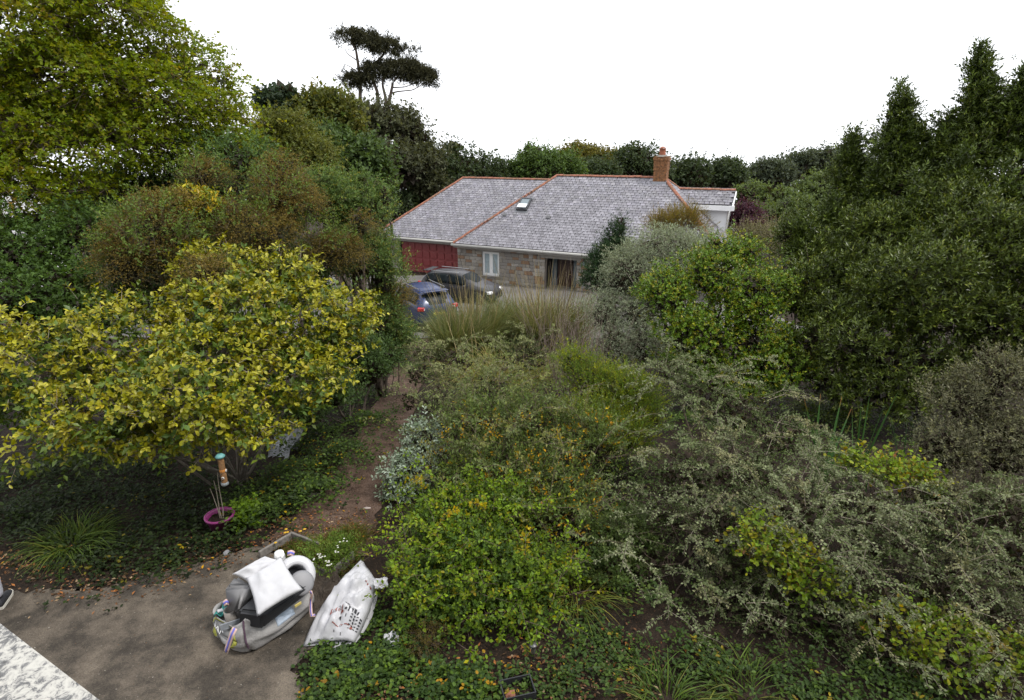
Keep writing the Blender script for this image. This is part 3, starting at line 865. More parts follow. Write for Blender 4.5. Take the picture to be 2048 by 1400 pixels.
# wing: white wall, box gutter, barge board
m = MB(); m.box((wB[0] - 3.2, wt + 2.0, (wz + EAVE) / 2 - .3), (5.9, 3.2, wz + EAVE + .35)); m.build('wing_wall', WHITE, house)
m = MB(); m.box((wB[0] - 2.95, wt - .06, wz + EAVE - .16), (6.2, .14, .26)); m.box((wB[0] - 3.0, wt + .15, wz + EAVE - .26), (6.0, .4, .03)); m.build('wing_fascia', WHITE, house)
m = MB(); dv = np.array([0, wr - wt, zr - wz]); ang = math.atan2(dv[2], dv[1])
m.box((wB[0] + .05, (wr + wt) / 2, (wz + zr) / 2 + EAVE - .1), (.05, np.linalg.norm(dv), .22), Matrix.Rotation(ang, 3, 'X')); m.build('barge_board', WHITE, house)
m = MB(); m.cyl((wB[0] - .2, wt + .36, wz + EAVE - .2), (wB[0] - .2, wt + .36, 0), .04, n=8); m.build('downpipe', GUTTER, house)

# ------------------------------------------------------------------ the white house behind the maple
wh = thing('white_house', 'white house with orange roof glimpsed through the maple leaves', 'house', (-33, 33, float(G(-33, 33))), .35)
ORANGE = plain('orange_tiles', (.5, .17, .1), .8, noise=.3, scale=4)
MB().box((0, 0, 3.65), (11, 7, 7.3)).build('wall', WHITE, wh)
m = MB(); m.poly([(-5.8, -4, 7.2), (5.8, -4, 7.2), (5.8, 0, 9.4), (-5.8, 0, 9.4)]); m.poly([(5.8, 4, 7.2), (-5.8, 4, 7.2), (-5.8, 0, 9.4), (5.8, 0, 9.4)]); m.poly([(-5.5, -3.5, 7.3), (-5.5, 3.5, 7.3), (-5.5, 0, 9.3)]); m.poly([(5.5, -3.5, 7.3), (5.5, 3.5, 7.3), (5.5, 0, 9.3)])
rf = m.build('roof', ORANGE, wh)
MB().box((3.2, 0, 9.6), (.9, .7, 1.5), bev=.03).build('chimney', BRICK, rf)
for x_ in (-3.4, 0, 3.4):
    for z_ in (2.6, 5.6):
        w_ = MB().box((x_, -3.5, z_), (1.3, .1, 1.2)).build('window', WHITE, wh); MB().box((x_, -3.56, z_), (1.15, .03, 1.05)).build('pane', GLASS, w_)

# ------------------------------------------------------------------ the house the garden is seen from, behind the window
oh = thing('near_house', 'cream rendered house behind the viewer, above the patio', 'house', (-.5, -1.2, 0))
CREAM = plain('cream_render', (.42, .4, .36), .9, noise=.1, scale=2)
MB().box((0, -.15, 3.6), (21, .3, 7.2)).build('wall', CREAM, oh)
m = MB(); m.poly([(-11, .5, 6.9), (11, .5, 6.9), (11, -4, 10.2), (-11, -4, 10.2)]); m.poly([(11, -8.5, 6.9), (-11, -8.5, 6.9), (-11, -4, 10.2), (11, -4, 10.2)]); m.build('roof', plain('near_slates', (.12, .12, .13), .7), oh)
MB().box((0, -7.85, 3.6), (21, .3, 7.2)).build('wall', CREAM, oh)
for x_ in (-10.35, 10.35): MB().box((x_, -4, 3.6), (.3, 7.4, 7.2)).build('wall', CREAM, oh)
for x_ in (-8, -4.5, 4, 7.5):
    for z_ in (1.5, 4.6):
        w_ = MB().box((x_, .01, z_), (1.4, .08, 1.3)).build('window', WHITE, oh); MB().box((x_, .06, z_), (1.2, .03, 1.1)).build('pane', GLASS, w_)

# ------------------------------------------------------------------ cars
GLASS_CAR = plain('car_glass', (.01, .014, .016), .3, spec=.08)
TYRE = plain('tyre', (.018, .018, .019), .8)
RIM = plain('alloy', (.4, .4, .41), .4, .8)
TRIM = plain('black_trim', (.02, .02, .021), .55)
REDL = plain('red_lens', (.4, .015, .02), .12, spec=.8)
CLEARL = plain('clear_lens', (.8, .8, .8), .1, spec=.8)
def car(name, label, loc, heading, paint, L=4.15, H=1.56, Wd=1.76, clear=.2):
    t = thing(name, label, 'car', loc, heading)
    hw = Wd / 2
    # stations: x from the tail, body bottom, belt height, top height (roof or bonnet), half width, roof half width
    S = [(.0, .42, .74, .80, .74, .60), (.06, .30, .88, 1.00, .82, .62), (.22, .26, .98, 1.22, .86, .60), (.48, .24, 1.01, 1.46, .88, .57), (.8, .22, 1.00, 1.525, .885, .575), (1.5, .22, .98, 1.56, .888, .585),
         (2.0, .22, .965, 1.555, .888, .585), (2.45, .22, .95, 1.49, .885, .575), (2.9, .22, .945, 1.22, .88, .63), (3.2, .22, .935, 1.03, .875, .70), (3.5, .23, .88, .975, .86, .70), (3.85, .25, .78, .88, .81, .62), (4.06, .3, .66, .72, .70, .5), (4.15, .4, .55, .58, .56, .4)]
    V, rings = [], []
    for x, zb, zl, zt, w, rw in S:
        kx, kz, kw = L / 4.15, H / 1.56, hw / .888
        pts = [(0, zb), (w * .9, zb), (w, zb + .14), (w * 1.0, (zb + zl) * .52), (w * .985, zl * .93), (w * .95, zl), (rw + (w * .95 - rw) * .48, zl + (zt - zl) * .55), (rw, zt - .045 * (zt - zl) / .5), (rw * .5, zt - .005), (0, zt)]
        full = [(x * kx, y * kw, z * kz) for y, z in pts] + [(x * kx, -y * kw, z * kz) for y, z in pts[-2:0:-1]]
        rings.append(range(len(V), len(V) + len(full))); V += full
    n = len(rings[0]); V = np.array(V)
    q = [(rings[i][j], rings[i][(j + 1) % n], rings[i + 1][(j + 1) % n], rings[i + 1][j]) for i in range(len(S) - 1) for j in range(n)]
    bm = bmesh.new(); vs_ = [bm.verts.new(v) for v in V]
    for f in q: bm.faces.new([vs_[k] for k in f])
    bm.faces.new([vs_[k] for k in rings[0]][::-1]); bm.faces.new([vs_[k] for k in rings[-1]])
    bmesh.ops.recalc_face_normals(bm, faces=bm.faces)
    me = bpy.data.meshes.new('body'); bm.to_mesh(me); bm.free(); me.materials.append(paint)
    for p in me.polygons: p.use_smooth = True
    body = bpy.data.objects.new('body', me); link(body, t)
    sb = body.modifiers.new('sub', 'SUBSURF'); sb.levels = 2; sb.render_levels = 2
    def P(i, j, side): return V[rings[i][j if side > 0 else (n - j) % n]]
    # side glazing: panels set in the body sides
    for side in (1, -1):
        for (x0, x1, nm) in ((.5, .92, 'rear_quarter_window'), (.98, 1.72, 'rear_door_window'), (1.78, 2.72, 'front_door_window')):
            m = MB(); pts = []
            def sp(x, f):
                xi = np.array([s[0] for s in S]); zl = np.interp(x, xi, [s[2] for s in S]) * H / 1.56; zt = np.interp(x, xi, [s[3] for s in S]) * H / 1.56
                w = np.interp(x, xi, [s[4] for s in S]) * hw / .888; rw = np.interp(x, xi, [s[5] for s in S]) * hw / .888
                return (x * L / 4.15, side * (w * .95 + (rw - w * .95) * f ** 1.25 * .97 + .006 - .02 * f), zl + (zt - zl) * f)
            grid = [[sp(x, f) for f in (.1, .35, .6, .82)] for x in np.linspace(x0, x1, 5)]
            vv = [[m.bm.verts.new(p) for p in r] for r in grid]
            for a, b in zip(vv, vv[1:]):
                for k in range(3): m.bm.faces.new((a[k], a[k + 1], b[k + 1], b[k]))
            g = m.build(nm, GLASS_CAR, t, True)
            so = g.modifiers.new('s', 'SOLIDIFY'); so.thickness = .03; so.offset = 0
        m = MB()
        for x_ in (1.75 * L / 4.15, .95 * L / 4.15): m.box((x_, side * (hw * .985), .62), (.012, .025, .62))
        m.build('door_gap', TRIM, t)
        for x_ in (1.25, 2.05): MB().box((x_ * L / 4.15, side * hw * .99, .83 * H / 1.56), (.2, .05, .035), bev=.01).build('door_handle', paint, t)
        m = MB(); m.box((2.75 * L / 4.15, side * (hw + .1), .98 * H / 1.56), (.12, .2, .14), bev=.03); m.build('wing_mirror', paint, t)
        m = MB()
        m.box((.1 * L / 4.15, side * hw * .8, .93 * H / 1.56), (.2, .28, .15), Matrix.Rotation(side * -.5, 3, 'Z'), bev=.03); m.build('tail_light', REDL, t)
        m = MB(); m.box((.055 * L / 4.15, side * hw * .74, .93 * H / 1.56), (.16, .16, .06), Matrix.Rotation(side * -.5, 3, 'Z'), bev=.015); m.build('reverse_light', CLEARL, t)
        m = MB(); m.box((3.93 * L / 4.15, side * hw * .68, .7 * H / 1.56), (.3, .3, .14), Matrix.Rotation(side * .55, 3, 'Z'), bev=.03); m.build('headlight', CLEARL, t)
        m = MB(); m.cyl((.7, side * .56 * hw / .888, H - .0), (2.3, side * .56 * hw / .888, H - .02), .018, n=6); m.build('roof_rail', RIM, t)
        for x_ in (.78 * L / 4.15, 3.35 * L / 4.15):
            w = bpy.data.objects.new('wheel', None); link(w, t); w.location = (x_, side * (hw - .1), .325)
            m = MB(); prof_ = [(.2, -.1), (.29, -.11), (.325, -.07), (.325, .07), (.29, .11), (.2, .1), (.2, -.1)]; m.lathe(prof_, n=28); o = m.build('tyre', TYRE, w, True); o.rotation_euler = (math.pi / 2, 0, 0)
            m = MB(); m.lathe([(.21, -.09), (.21, .09), (.185, .1), (.18, .04), (.17, .03)], n=28)
            for k in range(10):
                a_ = k * math.pi / 5; m.box((.1 * math.cos(a_), .1 * math.sin(a_), .07 if side < 0 else -.07), (.19, .028, .03), Matrix.Rotation(a_, 3, 'Z'))
            m.cyl((0, 0, -.09), (0, 0, .09), .04); o = m.build('rim', RIM, w); o.rotation_euler = (math.pi / 2, 0, 0)
            m = MB(); m.cyl((0, 0, -.04), (0, 0, .04), .17, n=20); o = m.build('brake_disc', TRIM, w); o.rotation_euler = (math.pi / 2, 0, 0)
            m = MB()
            a0 = np.linspace(-.15, math.pi + .15, 18)
            pr = [[(x_ + r_ * math.cos(a), side * yy, .33 + r_ * math.sin(a)) for a in a0] for r_, yy in ((.335, hw - .14), (.335, hw + .008), (.4, hw + .012), (.42, hw - .05))]
            rr_ = [[m.bm.verts.new(p) for p in r] for r in pr]
            for A_, B_ in zip(rr_, rr_[1:]):
                for k in range(17): m.bm.faces.new((A_[k], A_[k + 1], B_[k + 1], B_[k]))
            vsf = [m.bm.verts.new((x_ + .335 * math.cos(a), side * (hw + .004), .33 + .335 * math.sin(a))) for a in a0]; m.bm.faces.new(vsf)
            m.build('wheel_arch', TRIM, t)
    # windscreen and tailgate glass
    def across(x0, x1, f, nm):
        m = MB(); xi = np.array([s[0] for s in S]); rows = []
        for x in np.linspace(x0, x1, 6):
            zt = np.interp(x, xi, [s[3] for s in S]) * H / 1.56; rw = np.interp(x, xi, [s[5] for s in S]) * hw / .888
            rows.append([m.bm.verts.new((x * L / 4.15 + f * (.012 - .05 * (y_ / .94) ** 2), y_ * rw, zt + .012 - .035 * y_ ** 2)) for y_ in np.linspace(-.94, .94, 9)])
        for a, b in zip(rows, rows[1:]):
            for k in range(8): m.bm.faces.new((a[k], a[k + 1], b[k + 1], b[k]))
        m.build(nm, GLASS_CAR, t, True)
    across(2.5, 3.12, 1, 'windscreen'); across(.1, .42, -1, 'rear_window')
    MB().box((.36, 0, H * .975), (.34, hw * 1.16, .03), bev=.012).build('spoiler', paint, t)
    m = MB(); m.box((.03, 0, .42), (.16, hw * 1.6, .22), bev=.05); m.build('rear_bumper', TRIM, t)
    MB().box((-.02, 0, .72 * H / 1.56), (.03, .5, .11)).build('number_plate', plain('plate_yellow', (.7, .55, .08), .5), t)
    m = MB(); m.box((4.07 * L / 4.15, 0, .42), (.14, hw * 1.3, .2), bev=.04); m.build('grille', TRIM, t)
    MB().cyl((.6, 0, H - .03), (.42, 0, H + .16), .006, .003, n=5).build('aerial', TRIM, t)
    return t
BLUE = plain('blue_metallic', (.006, .02, .085), .35, .1, coat=.2)
GREYP = plain('plum_grey_metallic', (.016, .015, .018), .35, .1, coat=.25)
pg = at(852, 585, 30.6)
car('grey_car', 'dark grey crossover parked across the front of the red garage door', (pg[0], pg[1], float(G(pg[0], pg[1])) + .03), -HA + .06, GREYP, 4.2, 1.6, 1.78)
pb = at(880, 660, 22.2)
car('blue_car', 'blue hatchback parked behind the grass, its tail towards the path', (pb[0], pb[1], float(G(pb[0], pb[1])) + .03), math.radians(120), BLUE, 4.0, 1.62, 1.76)
# ------------------------------------------------------------------ trees and shrubs
def under(lobes, dy=0.0):
    c = np.mean([l[0] for l in lobes], 0)
    return np.array([c[0], c[1] + dy, float(G(c[0], c[1] + dy))])
def plant(name, label, cat, lobes, group=None, dx=0.0, dy=0.0):
    b = under(lobes, dy); b[0] += dx
    b[2] = float(G(b[0], b[1]))
    return thing(name, label, cat, b, 0.0, group), b
def R(k): return np.random.default_rng(k)
g3 = lambda *c: tuple(c)

# ---- far trees on the hill and behind the house
FAR = 'trees on the skyline behind the bungalow'
def far_tree(seed, name, label, lobes, pal, nl=1.0, leaf=.26, clump=.7, group=FAR, mat=None, upv=.35, **kw):
    rng = R(seed)
    t, b = plant(name, label, 'tree', lobes, group)
    c0 = lobes[0][0]
    f = foliage(rng, lobes, pal, bump=clump * 1.9, n_clump=int(330 * nl), clump_r=clump * .8, per=9, leaves=4, slen=clump * .55, leaf=(leaf, leaf * .62), up=upv, out=.8, rnd=.6,
                core=int(900 * nl), core_leaf=(leaf * 2.2, leaf * 1.6), back=.15, zmin=-.35, jitter=.2, **kw)
    put_leaves(t, f, mat or LEAF, 'crown')
    woody(t, b, lobes, .16, BARK, rng, subs=1)
    return t
DK = [(3, (.035, .05, .024)), (2, (.05, .066, .03)), (1, (.028, .036, .022))]
MID = [(3, (.055, .085, .028)), (2, (.075, .11, .035)), (1, (.04, .06, .025))]
OLV = [(3, (.105, .1, .03)), (2, (.13, .115, .04)), (1, (.075, .075, .028))]
far_tree(1, 'woodland_tree', 'broad dark tree rising between the tall pine and the left roof ridge', [lobe(925, 345, 52, 62, 46), lobe(980, 355, 53, 42, 32), lobe(895, 360, 51, 40, 56), lobe(908, 300, 52, 18, 20)], DK, 1.3)
far_tree(2, 'woodland_tree', 'mid green tree with uneven top behind the left end of the ridge', [lobe(1080, 345, 54, 58, 48), lobe(1128, 346, 55, 34, 38), lobe(1035, 355, 54, 32, 32), lobe(1070, 312, 54, 22, 18)], MID, 1.2)
far_tree(3, 'woodland_tree', 'brownish olive tree on the skyline right of the ridge centre', [lobe(1163, 318, 66, 48, 36), lobe(1212, 330, 66, 38, 34)], OLV, .9, .3, .6)
far_tree(4, 'woodland_tree', 'dark green dome in front of the brownish olive skyline tree', [lobe(1195, 358, 58, 44, 28)], DK, .7)
far_tree(5, 'woodland_tree', 'dark round tree directly behind the chimney, left side', [lobe(1275, 328, 60, 44, 44), lobe(1305, 342, 60, 34, 38)], DK, 1.0)
far_tree(6, 'woodland_tree', 'dark low dome between the chimney and the wing roof', [lobe(1380, 352, 62, 44, 38), lobe(1358, 365, 62, 26, 28)], DK, .9)
far_tree(7, 'woodland_tree', 'dark rounded tree above the right end of the wing roof', [lobe(1456, 355, 64, 46, 42)], DK, .9)
far_tree(8, 'hill_tree', 'bluish dark tree on the far hilltop, left of the crest', [lobe(1545, 352, 96, 48, 30)], [(3, (.05, .062, .042)), (1, (.065, .075, .05))], .7, .42, 1.0)
far_tree(9, 'hill_tree', 'flat topped dark tree on the crest of the far hill', [lobe(1600, 338, 100, 50, 30), lobe(1655, 325, 100, 50, 28)], [(3, (.05, .062, .042)), (1, (.065, .075, .05))], .9, .42, 1.0)
far_tree(10, 'hill_tree', 'hazy dark tree on the far hill beside the laurel spires', [lobe(1725, 340, 98, 52, 32), lobe(1690, 345, 97, 42, 32)], [(3, (.05, .062, .042)), (1, (.065, .075, .05))], .8, .42, 1.0)
far_tree(11, 'woodland_tree', 'soft green tree below the far hill, beyond the purple bush', [lobe(1545, 405, 46, 50, 38), lobe(1510, 435, 44, 38, 38), lobe(1560, 440, 42, 50, 40), lobe(1500, 395, 46, 36, 30)], [(3, (.075, .1, .04)), (2, (.1, .125, .05)), (1, (.055, .075, .03))], 1.1, .2, .45)
far_tree(12, 'woodland_tree', 'tall feathery green tree in the dip left of the laurels', [lobe(1640, 388, 42, 56, 48), lobe(1590, 430, 40, 55, 45), lobe(1700, 400, 42, 50, 55)], [(3, (.07, .095, .036)), (2, (.095, .12, .05)), (1, (.05, .066, .032))], 1.4, .2, .45)
t_p, b_p = plant('purple_bush', 'dark purple leaved bush beside the white wing wall', 'shrub', [lobe(1488, 438, 35, 26, 34)])
rng = R(13)
put_leaves(t_p, foliage(rng, [lobe(1488, 438, 35, 26, 34), lobe(1505, 470, 34, 34, 36)], [(2, (.045, .02, .03)), (1, (.065, .032, .045))], bump=0.5, n_clump=260, clump_r=.35, per=8, leaves=5, slen=.3, leaf=(.14, .09), core=600), LEAF, 'crown')
woody(t_p, b_p, [lobe(1488, 438, 35, 26, 34)], .08, BARK, rng)

FW = [lobe(px, py + 16, 130, 60, 24) for px, py in ((840, 345), (930, 352), (1020, 348), (1110, 350), (1200, 352), (1290, 350), (1350, 356), (1410, 352), (1480, 356), (1550, 360), (1640, 352), (1730, 356), (1820, 350))]
rng = R(19)
ff = foliage(rng, FW, DK, bump=2.2, n_clump=900, clump_r=1.2, per=8, leaves=4, slen=1.0, leaf=(.6, .4), core=2500, core_leaf=(1.6, 1.2))
V, T = leaf_arrays(KITE, ff['pos'], ff['d'], ff['n'], ff['L'], ff['W']); TRI[0] += len(T)
tag(link(bpy.data.objects.new('far_wood', np_mesh('far_wood', V, T, LEAF, np.repeat(tint(ff['C']), 4, 0)))), 'far dark woodland closing the skyline', 'woodland', None, 'stuff')
# ---- big trees left of the house
GRP = 'big trees left of the bungalow'
far_tree(20, 'conifer', 'small dark conifer top poking above the olive hedge trees', [lobe(552, 215, 30, 40, 36), lobe(585, 240, 30, 30, 30), lobe(530, 200, 30, 16, 22), lobe(573, 190, 30, 12, 20)], [(1, (.02, .032, .018)), (1, (.03, .042, .022))], .7, .2, .3, GRP)
far_tree(21, 'broadleaf_tree', 'olive topped broadleaf tree beside the dark conifer top', [lobe(650, 232, 31, 62, 52), lobe(610, 265, 30, 45, 45), lobe(690, 260, 31, 40, 40)], [(2, (.075, .085, .025)), (2, (.055, .07, .025)), (1, (.11, .1, .03))], 1.5, .2, .5, GRP)
far_tree(22, 'broadleaf_tree', 'green sycamore with pale sprays low before the dark oaks', [lobe(690, 325, 28, 85, 55), lobe(640, 300, 28, 50, 50), lobe(745, 345, 28, 50, 40), lobe(700, 390, 27, 70, 40)], [(3, (.045, .07, .026)), (2, (.07, .1, .035)), (1, (.03, .045, .02))], 1.9, .2, .5, GRP)
far_tree(23, 'evergreen_oak', 'grey green evergreen oak under the tall windswept pine', [lobe(750, 245, 47, 70, 50), lobe(812, 262, 48, 48, 52), lobe(848, 318, 48, 42, 60), lobe(790, 335, 46, 80, 62), lobe(850, 380, 48, 50, 50)], [(3, (.055, .06, .034)), (2, (.075, .08, .048)), (1, (.038, .043, .025))], 2.6, .24, .6, GRP)
far_tree(24, 'broadleaf_tree', 'dark green tree filling the gap left of the garage roof', [lobe(790, 415, 47, 60, 45), lobe(730, 420, 32, 60, 50), lobe(850, 420, 50, 60, 40)], DK, 1.5, .22, .5, GRP)
far_tree(26, 'broadleaf_tree', 'deep green backing tree behind the brown climbers', [lobe(230, 440, 22, 130, 80), lobe(400, 420, 22, 120, 85), lobe(540, 430, 23, 100, 80), lobe(470, 340, 23, 70, 50)], [(3, (.04, .06, .02)), (2, (.06, .08, .026)), (1, (.03, .042, .016))], 2.4, .15, .4, GRP)
# the windswept pine
rng = R(25)
pads = [lobe(700, 73, 53, 34, 10), lobe(735, 78, 53, 34, 12), lobe(768, 93, 53, 34, 11), lobe(812, 103, 53, 20, 7), lobe(835, 107, 53, 10, 5), lobe(748, 146, 53, 28, 18), lobe(768, 134, 53, 18, 9), lobe(805, 140, 53, 42, 16), lobe(840, 152, 53, 36, 13), lobe(868, 160, 53, 15, 10), lobe(705, 160, 53, 18, 13), lobe(725, 165, 53, 18, 12), lobe(678, 150, 53, 8, 6), lobe(795, 112, 53, 12, 6)]
pine, pb_ = plant('pine_tree', 'tall windswept pine with flat foliage pads and bare limbs', 'tree', pads)
f = foliage(rng, pads, [(3, (.034, .034, .02)), (2, (.048, .047, .026)), (1, (.024, .026, .02))], n_clump=620, clump_r=.3, per=9, leaves=7, slen=.36, leaf=(.24, .07), up=.4, rnd=.7, back=.7, zmin=-.8, shell=(.4, 1.05), spread=.7)
put_leaves(pine, f, LEAF_MATTE, 'crown')
def chain(pts, Y=53): return np.array([at(px, py, Y + (dy if dy else 0)) for px, py, dy in pts])
def res(P, k=12):
    t = np.linspace(0, len(P) - 1, k); return np.stack([np.interp(t, np.arange(len(P)), P[:, i]) for i in range(3)], -1)
tops = [([(720, 205, 0), (721, 160, 0), (715, 120, 0), (712, 100, 0), (700, 78, 0)], .16), ([(757, 210, 0), (754, 180, 0), (745, 160, 0), (748, 130, 0), (765, 112, 0), (772, 95, 0)], .16),
        ([(773, 225, 0), (771, 195, 0), (765, 170, 0), (768, 140, 0)], .16), ([(773, 222, 0), (781, 190, 0), (786, 165, 0), (797, 150, 0)], .16), ([(783, 186, 0), (796, 183, -.5), (826, 180, -.5), (846, 168, -.5)], .07),
        ([(786, 175, .4), (810, 174, .5), (832, 166, .5)], .06), ([(709, 203, 0), (698, 180, 0), (686, 162, 0), (670, 148, 0)], .07), ([(716, 145, 0), (700, 133, 0), (688, 128, 0)], .05), ([(713, 120, 0), (695, 108, 0), (690, 98, 0)], .05), ([(781, 185, 0), (775, 200, 0)], .05),
        ([(760, 120, 0), (772, 104, 0)], .04), ([(797, 150, 0), (815, 120, 0), (830, 107, 0)], .05)]
V, q = tubes(np.array([res(chain(p)) for p, _ in tops]), np.array([np.linspace(r, r * .45, 12) for _, r in tops]), 6)
world_part('branch', V, q, BARK, pine, smooth=True, kind='stuff')
Pt = np.array([limb(pb_ + np.array([.5, 0, 0]), at(px, py, 53), wob=.02, k=10) for px, py in ((773, 222), (757, 208), (720, 203))])
V, q = tubes(Pt, np.tile(np.linspace(.3, .16, 10), (3, 1)), 8); world_part('trunk', V, q, BARK, pine, smooth=True)

# ---- hedge trees and climbers on the left bank
OLIVE_HEDGE = [lobe(570, 285, 16, 62, 55), lobe(610, 335, 15.5, 52, 60), lobe(535, 330, 15.5, 60, 60)]
t, b = plant('olive_hedge_tree', 'olive green hedge tree sloping down towards the garage', 'tree', OLIVE_HEDGE)
rng = R(30)
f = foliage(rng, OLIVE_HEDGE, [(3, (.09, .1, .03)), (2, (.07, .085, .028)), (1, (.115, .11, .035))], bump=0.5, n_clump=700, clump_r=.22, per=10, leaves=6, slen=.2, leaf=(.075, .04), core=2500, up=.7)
put_leaves(t, f, LEAF); woody(t, b, OLIVE_HEDGE, .08, BARK, rng)
HG = [lobe(690, 420, 12.8, 62, 65), lobe(745, 425, 12.8, 32, 48), lobe(640, 400, 12.2, 50, 62), lobe(710, 510, 12.4, 72, 70), lobe(765, 540, 12.8, 32, 60), lobe(755, 640, 12.8, 45, 70), lobe(768, 395, 13, 12, 22), lobe(720, 370, 13, 22, 20), lobe(758, 440, 13, 18, 40), lobe(768, 570, 13.2, 26, 50), lobe(758, 500, 13, 20, 40), lobe(785, 690, 13, 28, 60)]
t, b = plant('escallonia_hedge', 'fresh green hedge shrub next to the left roof corner', 'shrub', HG)
rng = R(31)
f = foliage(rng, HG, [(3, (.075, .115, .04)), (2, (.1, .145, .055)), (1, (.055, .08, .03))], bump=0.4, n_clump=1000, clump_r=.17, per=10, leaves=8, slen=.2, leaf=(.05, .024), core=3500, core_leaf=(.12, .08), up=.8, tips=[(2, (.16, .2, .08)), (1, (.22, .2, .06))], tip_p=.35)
put_leaves(t, f, LEAF); twigs(t, f, .004, .15); woody(t, b, HG, .05, BARK, rng)
HF = [lobe(650, 790, 10.2, 70, 40), lobe(730, 740, 11.2, 60, 45), lobe(690, 690, 11.2, 70, 50), lobe(770, 715, 12, 28, 40), lobe(600, 830, 9.4, 60, 30)]
t, b = plant('hedge_foot', 'dark shaded hedge foot between the yellow shrub and the path', 'shrub', HF)
rng = R(33)
f = foliage(rng, HF, [(3, (.05, .08, .03)), (2, (.07, .105, .04)), (1, (.035, .055, .022))], bump=.35, n_clump=500, clump_r=.16, per=8, leaves=7, slen=.18, leaf=(.05, .026), core=1800, core_leaf=(.12, .08), up=.6, zmin=-.2)
put_leaves(t, f, LEAF); woody(t, b, HF, .03, BARK, rng)
YT = [lobe(775, 500, 13, 14, 10), lobe(700, 470, 12.2, 14, 12)]
DH = [lobe(290, 575, 10.2, 110, 60), lobe(420, 600, 9.8, 90, 50), lobe(360, 490, 11.6, 120, 80), lobe(500, 520, 11.4, 100, 80), lobe(610, 560, 11.6, 80, 80), lobe(250, 470, 11.8, 100, 70), lobe(480, 330, 12.5, 62, 60), lobe(440, 390, 12, 70, 55), lobe(400, 330, 13, 60, 50), lobe(300, 385, 13.5, 110, 60), lobe(180, 390, 14, 110, 50)]
t, b = plant('evergreen_shrub', 'tall dark evergreen shrub in shade beneath the maple boughs', 'shrub', DH)
rng = R(32)
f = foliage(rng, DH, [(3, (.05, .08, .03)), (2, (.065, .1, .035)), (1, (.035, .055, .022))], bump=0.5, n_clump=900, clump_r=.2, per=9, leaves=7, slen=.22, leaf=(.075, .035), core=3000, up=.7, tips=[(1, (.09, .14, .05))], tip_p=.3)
put_leaves(t, f, LEAF); woody(t, b, DH, .07, BARK, rng)
WIRES = [([lobe(300, 490, 9.4, 92, 80), lobe(350, 430, 9.7, 72, 50), lobe(250, 540, 9.0, 50, 50)], 'brown wiry climber mounded over the yellow shrub, left of centre'),
         ([lobe(520, 470, 10.2, 72, 48), lobe(470, 430, 10.4, 50, 36), lobe(430, 560, 8.4, 60, 45)], 'low rounded brown wiry mound just above the yellow shrub'),
         ([lobe(568, 400, 11.0, 56, 78), lobe(560, 340, 11.3, 48, 34)], 'tall upright brown wiry climber column beside the green hedge'),
         ([lobe(410, 350, 11.4, 42, 34)], 'small brown wiry tuft high under the maple'),
         ([lobe(660, 510, 11.2, 62, 36), lobe(720, 450, 11.6, 26, 40)], 'thin brown wiry trail across the green hedge'),
         ([lobe(786, 615, 13.2, 28, 62), lobe(785, 690, 13.2, 24, 40)], 'brown wiry strip hanging at the path end by the blue car')]
for k, (lb, lab) in enumerate(WIRES):
    rng = R(40 + k)
    t, b = plant('wiry_climber', lab, 'climber', lb, 'brown wiry climbers on the left bank')
    ar = sum(l[1][0] * l[1][2] for l in lb)
    f = foliage(rng, lb, [(3, (.115, .09, .03)), (2, (.15, .11, .04)), (2, (.09, .085, .028)), (1, (.18, .13, .05))], bump=0.4, n_clump=int(620 * ar), clump_r=.11, per=9, leaves=9, slen=.28, leaf=(.026, .017), up=.75, droop=.6, spread=1.3, shell=(.8, 1.05), core=int(1400 * ar), core_leaf=(.09, .05), flat=.7)
    put_leaves(t, f, LEAF); twigs(t, f, .0022, .6, plain('wire_stem', (.07, .064, .03), .8))
    woody(t, b, lb, .02, TWIG, rng)

PS = [lobe(300, 470, 9.1, 85, 70), lobe(560, 380, 10.6, 55, 70), lobe(640, 480, 10.9, 60, 45), lobe(480, 440, 9.9, 60, 40), lobe(400, 350, 11.1, 50, 34)]
t, b = plant('privet_shoots', 'scattered green shoots growing up through the brown climbers', 'shrub', PS)
rng = R(54)
f = foliage(rng, PS, [(3, (.08, .115, .032)), (2, (.1, .135, .04)), (1, (.06, .09, .025))], n_clump=260, clump_r=.12, per=4, leaves=8, slen=.26, leaf=(.05, .024), up=1.1, shell=(.85, 1.1))
put_leaves(t, f, LEAF); twigs(t, f, .003, .4); woody(t, b, PS, .012, TWIG, rng)
# ---- the maple
LEAF_THIN = leafmat('leaf_thin', .55, .3, .5)
MA = [lobe(40, 60, 12.2, 150, 90), lobe(190, 40, 13, 140, 70), lobe(285, 105, 13.6, 105, 58), lobe(390, 140, 14, 80, 45), lobe(150, 170, 12.4, 160, 62), lobe(300, 205, 13, 130, 48), lobe(410, 215, 13.8, 80, 36), lobe(60, 240, 11.8, 120, 36), lobe(230, 285, 12.4, 110, 32), lobe(340, 290, 13, 90, 36), lobe(440, 280, 13.8, 60, 40), lobe(-120, 120, 12, 150, 160),
      lobe(30, 385, 11.0, 90, 38), lobe(160, 375, 11.6, 90, 26), lobe(-80, 330, 11, 110, 90), lobe(450, 165, 14.2, 34, 22), lobe(210, -20, 13.5, 110, 50), lobe(470, 235, 14.6, 46, 36), lobe(495, 290, 14.8, 45, 34), lobe(120, 292, 11.6, 110, 12)]
maple, mb_ = plant('maple_tree', 'large spreading maple with layered yellow green boughs at upper left', 'tree', MA, dx=-3.5, dy=.6)
rng = R(50)
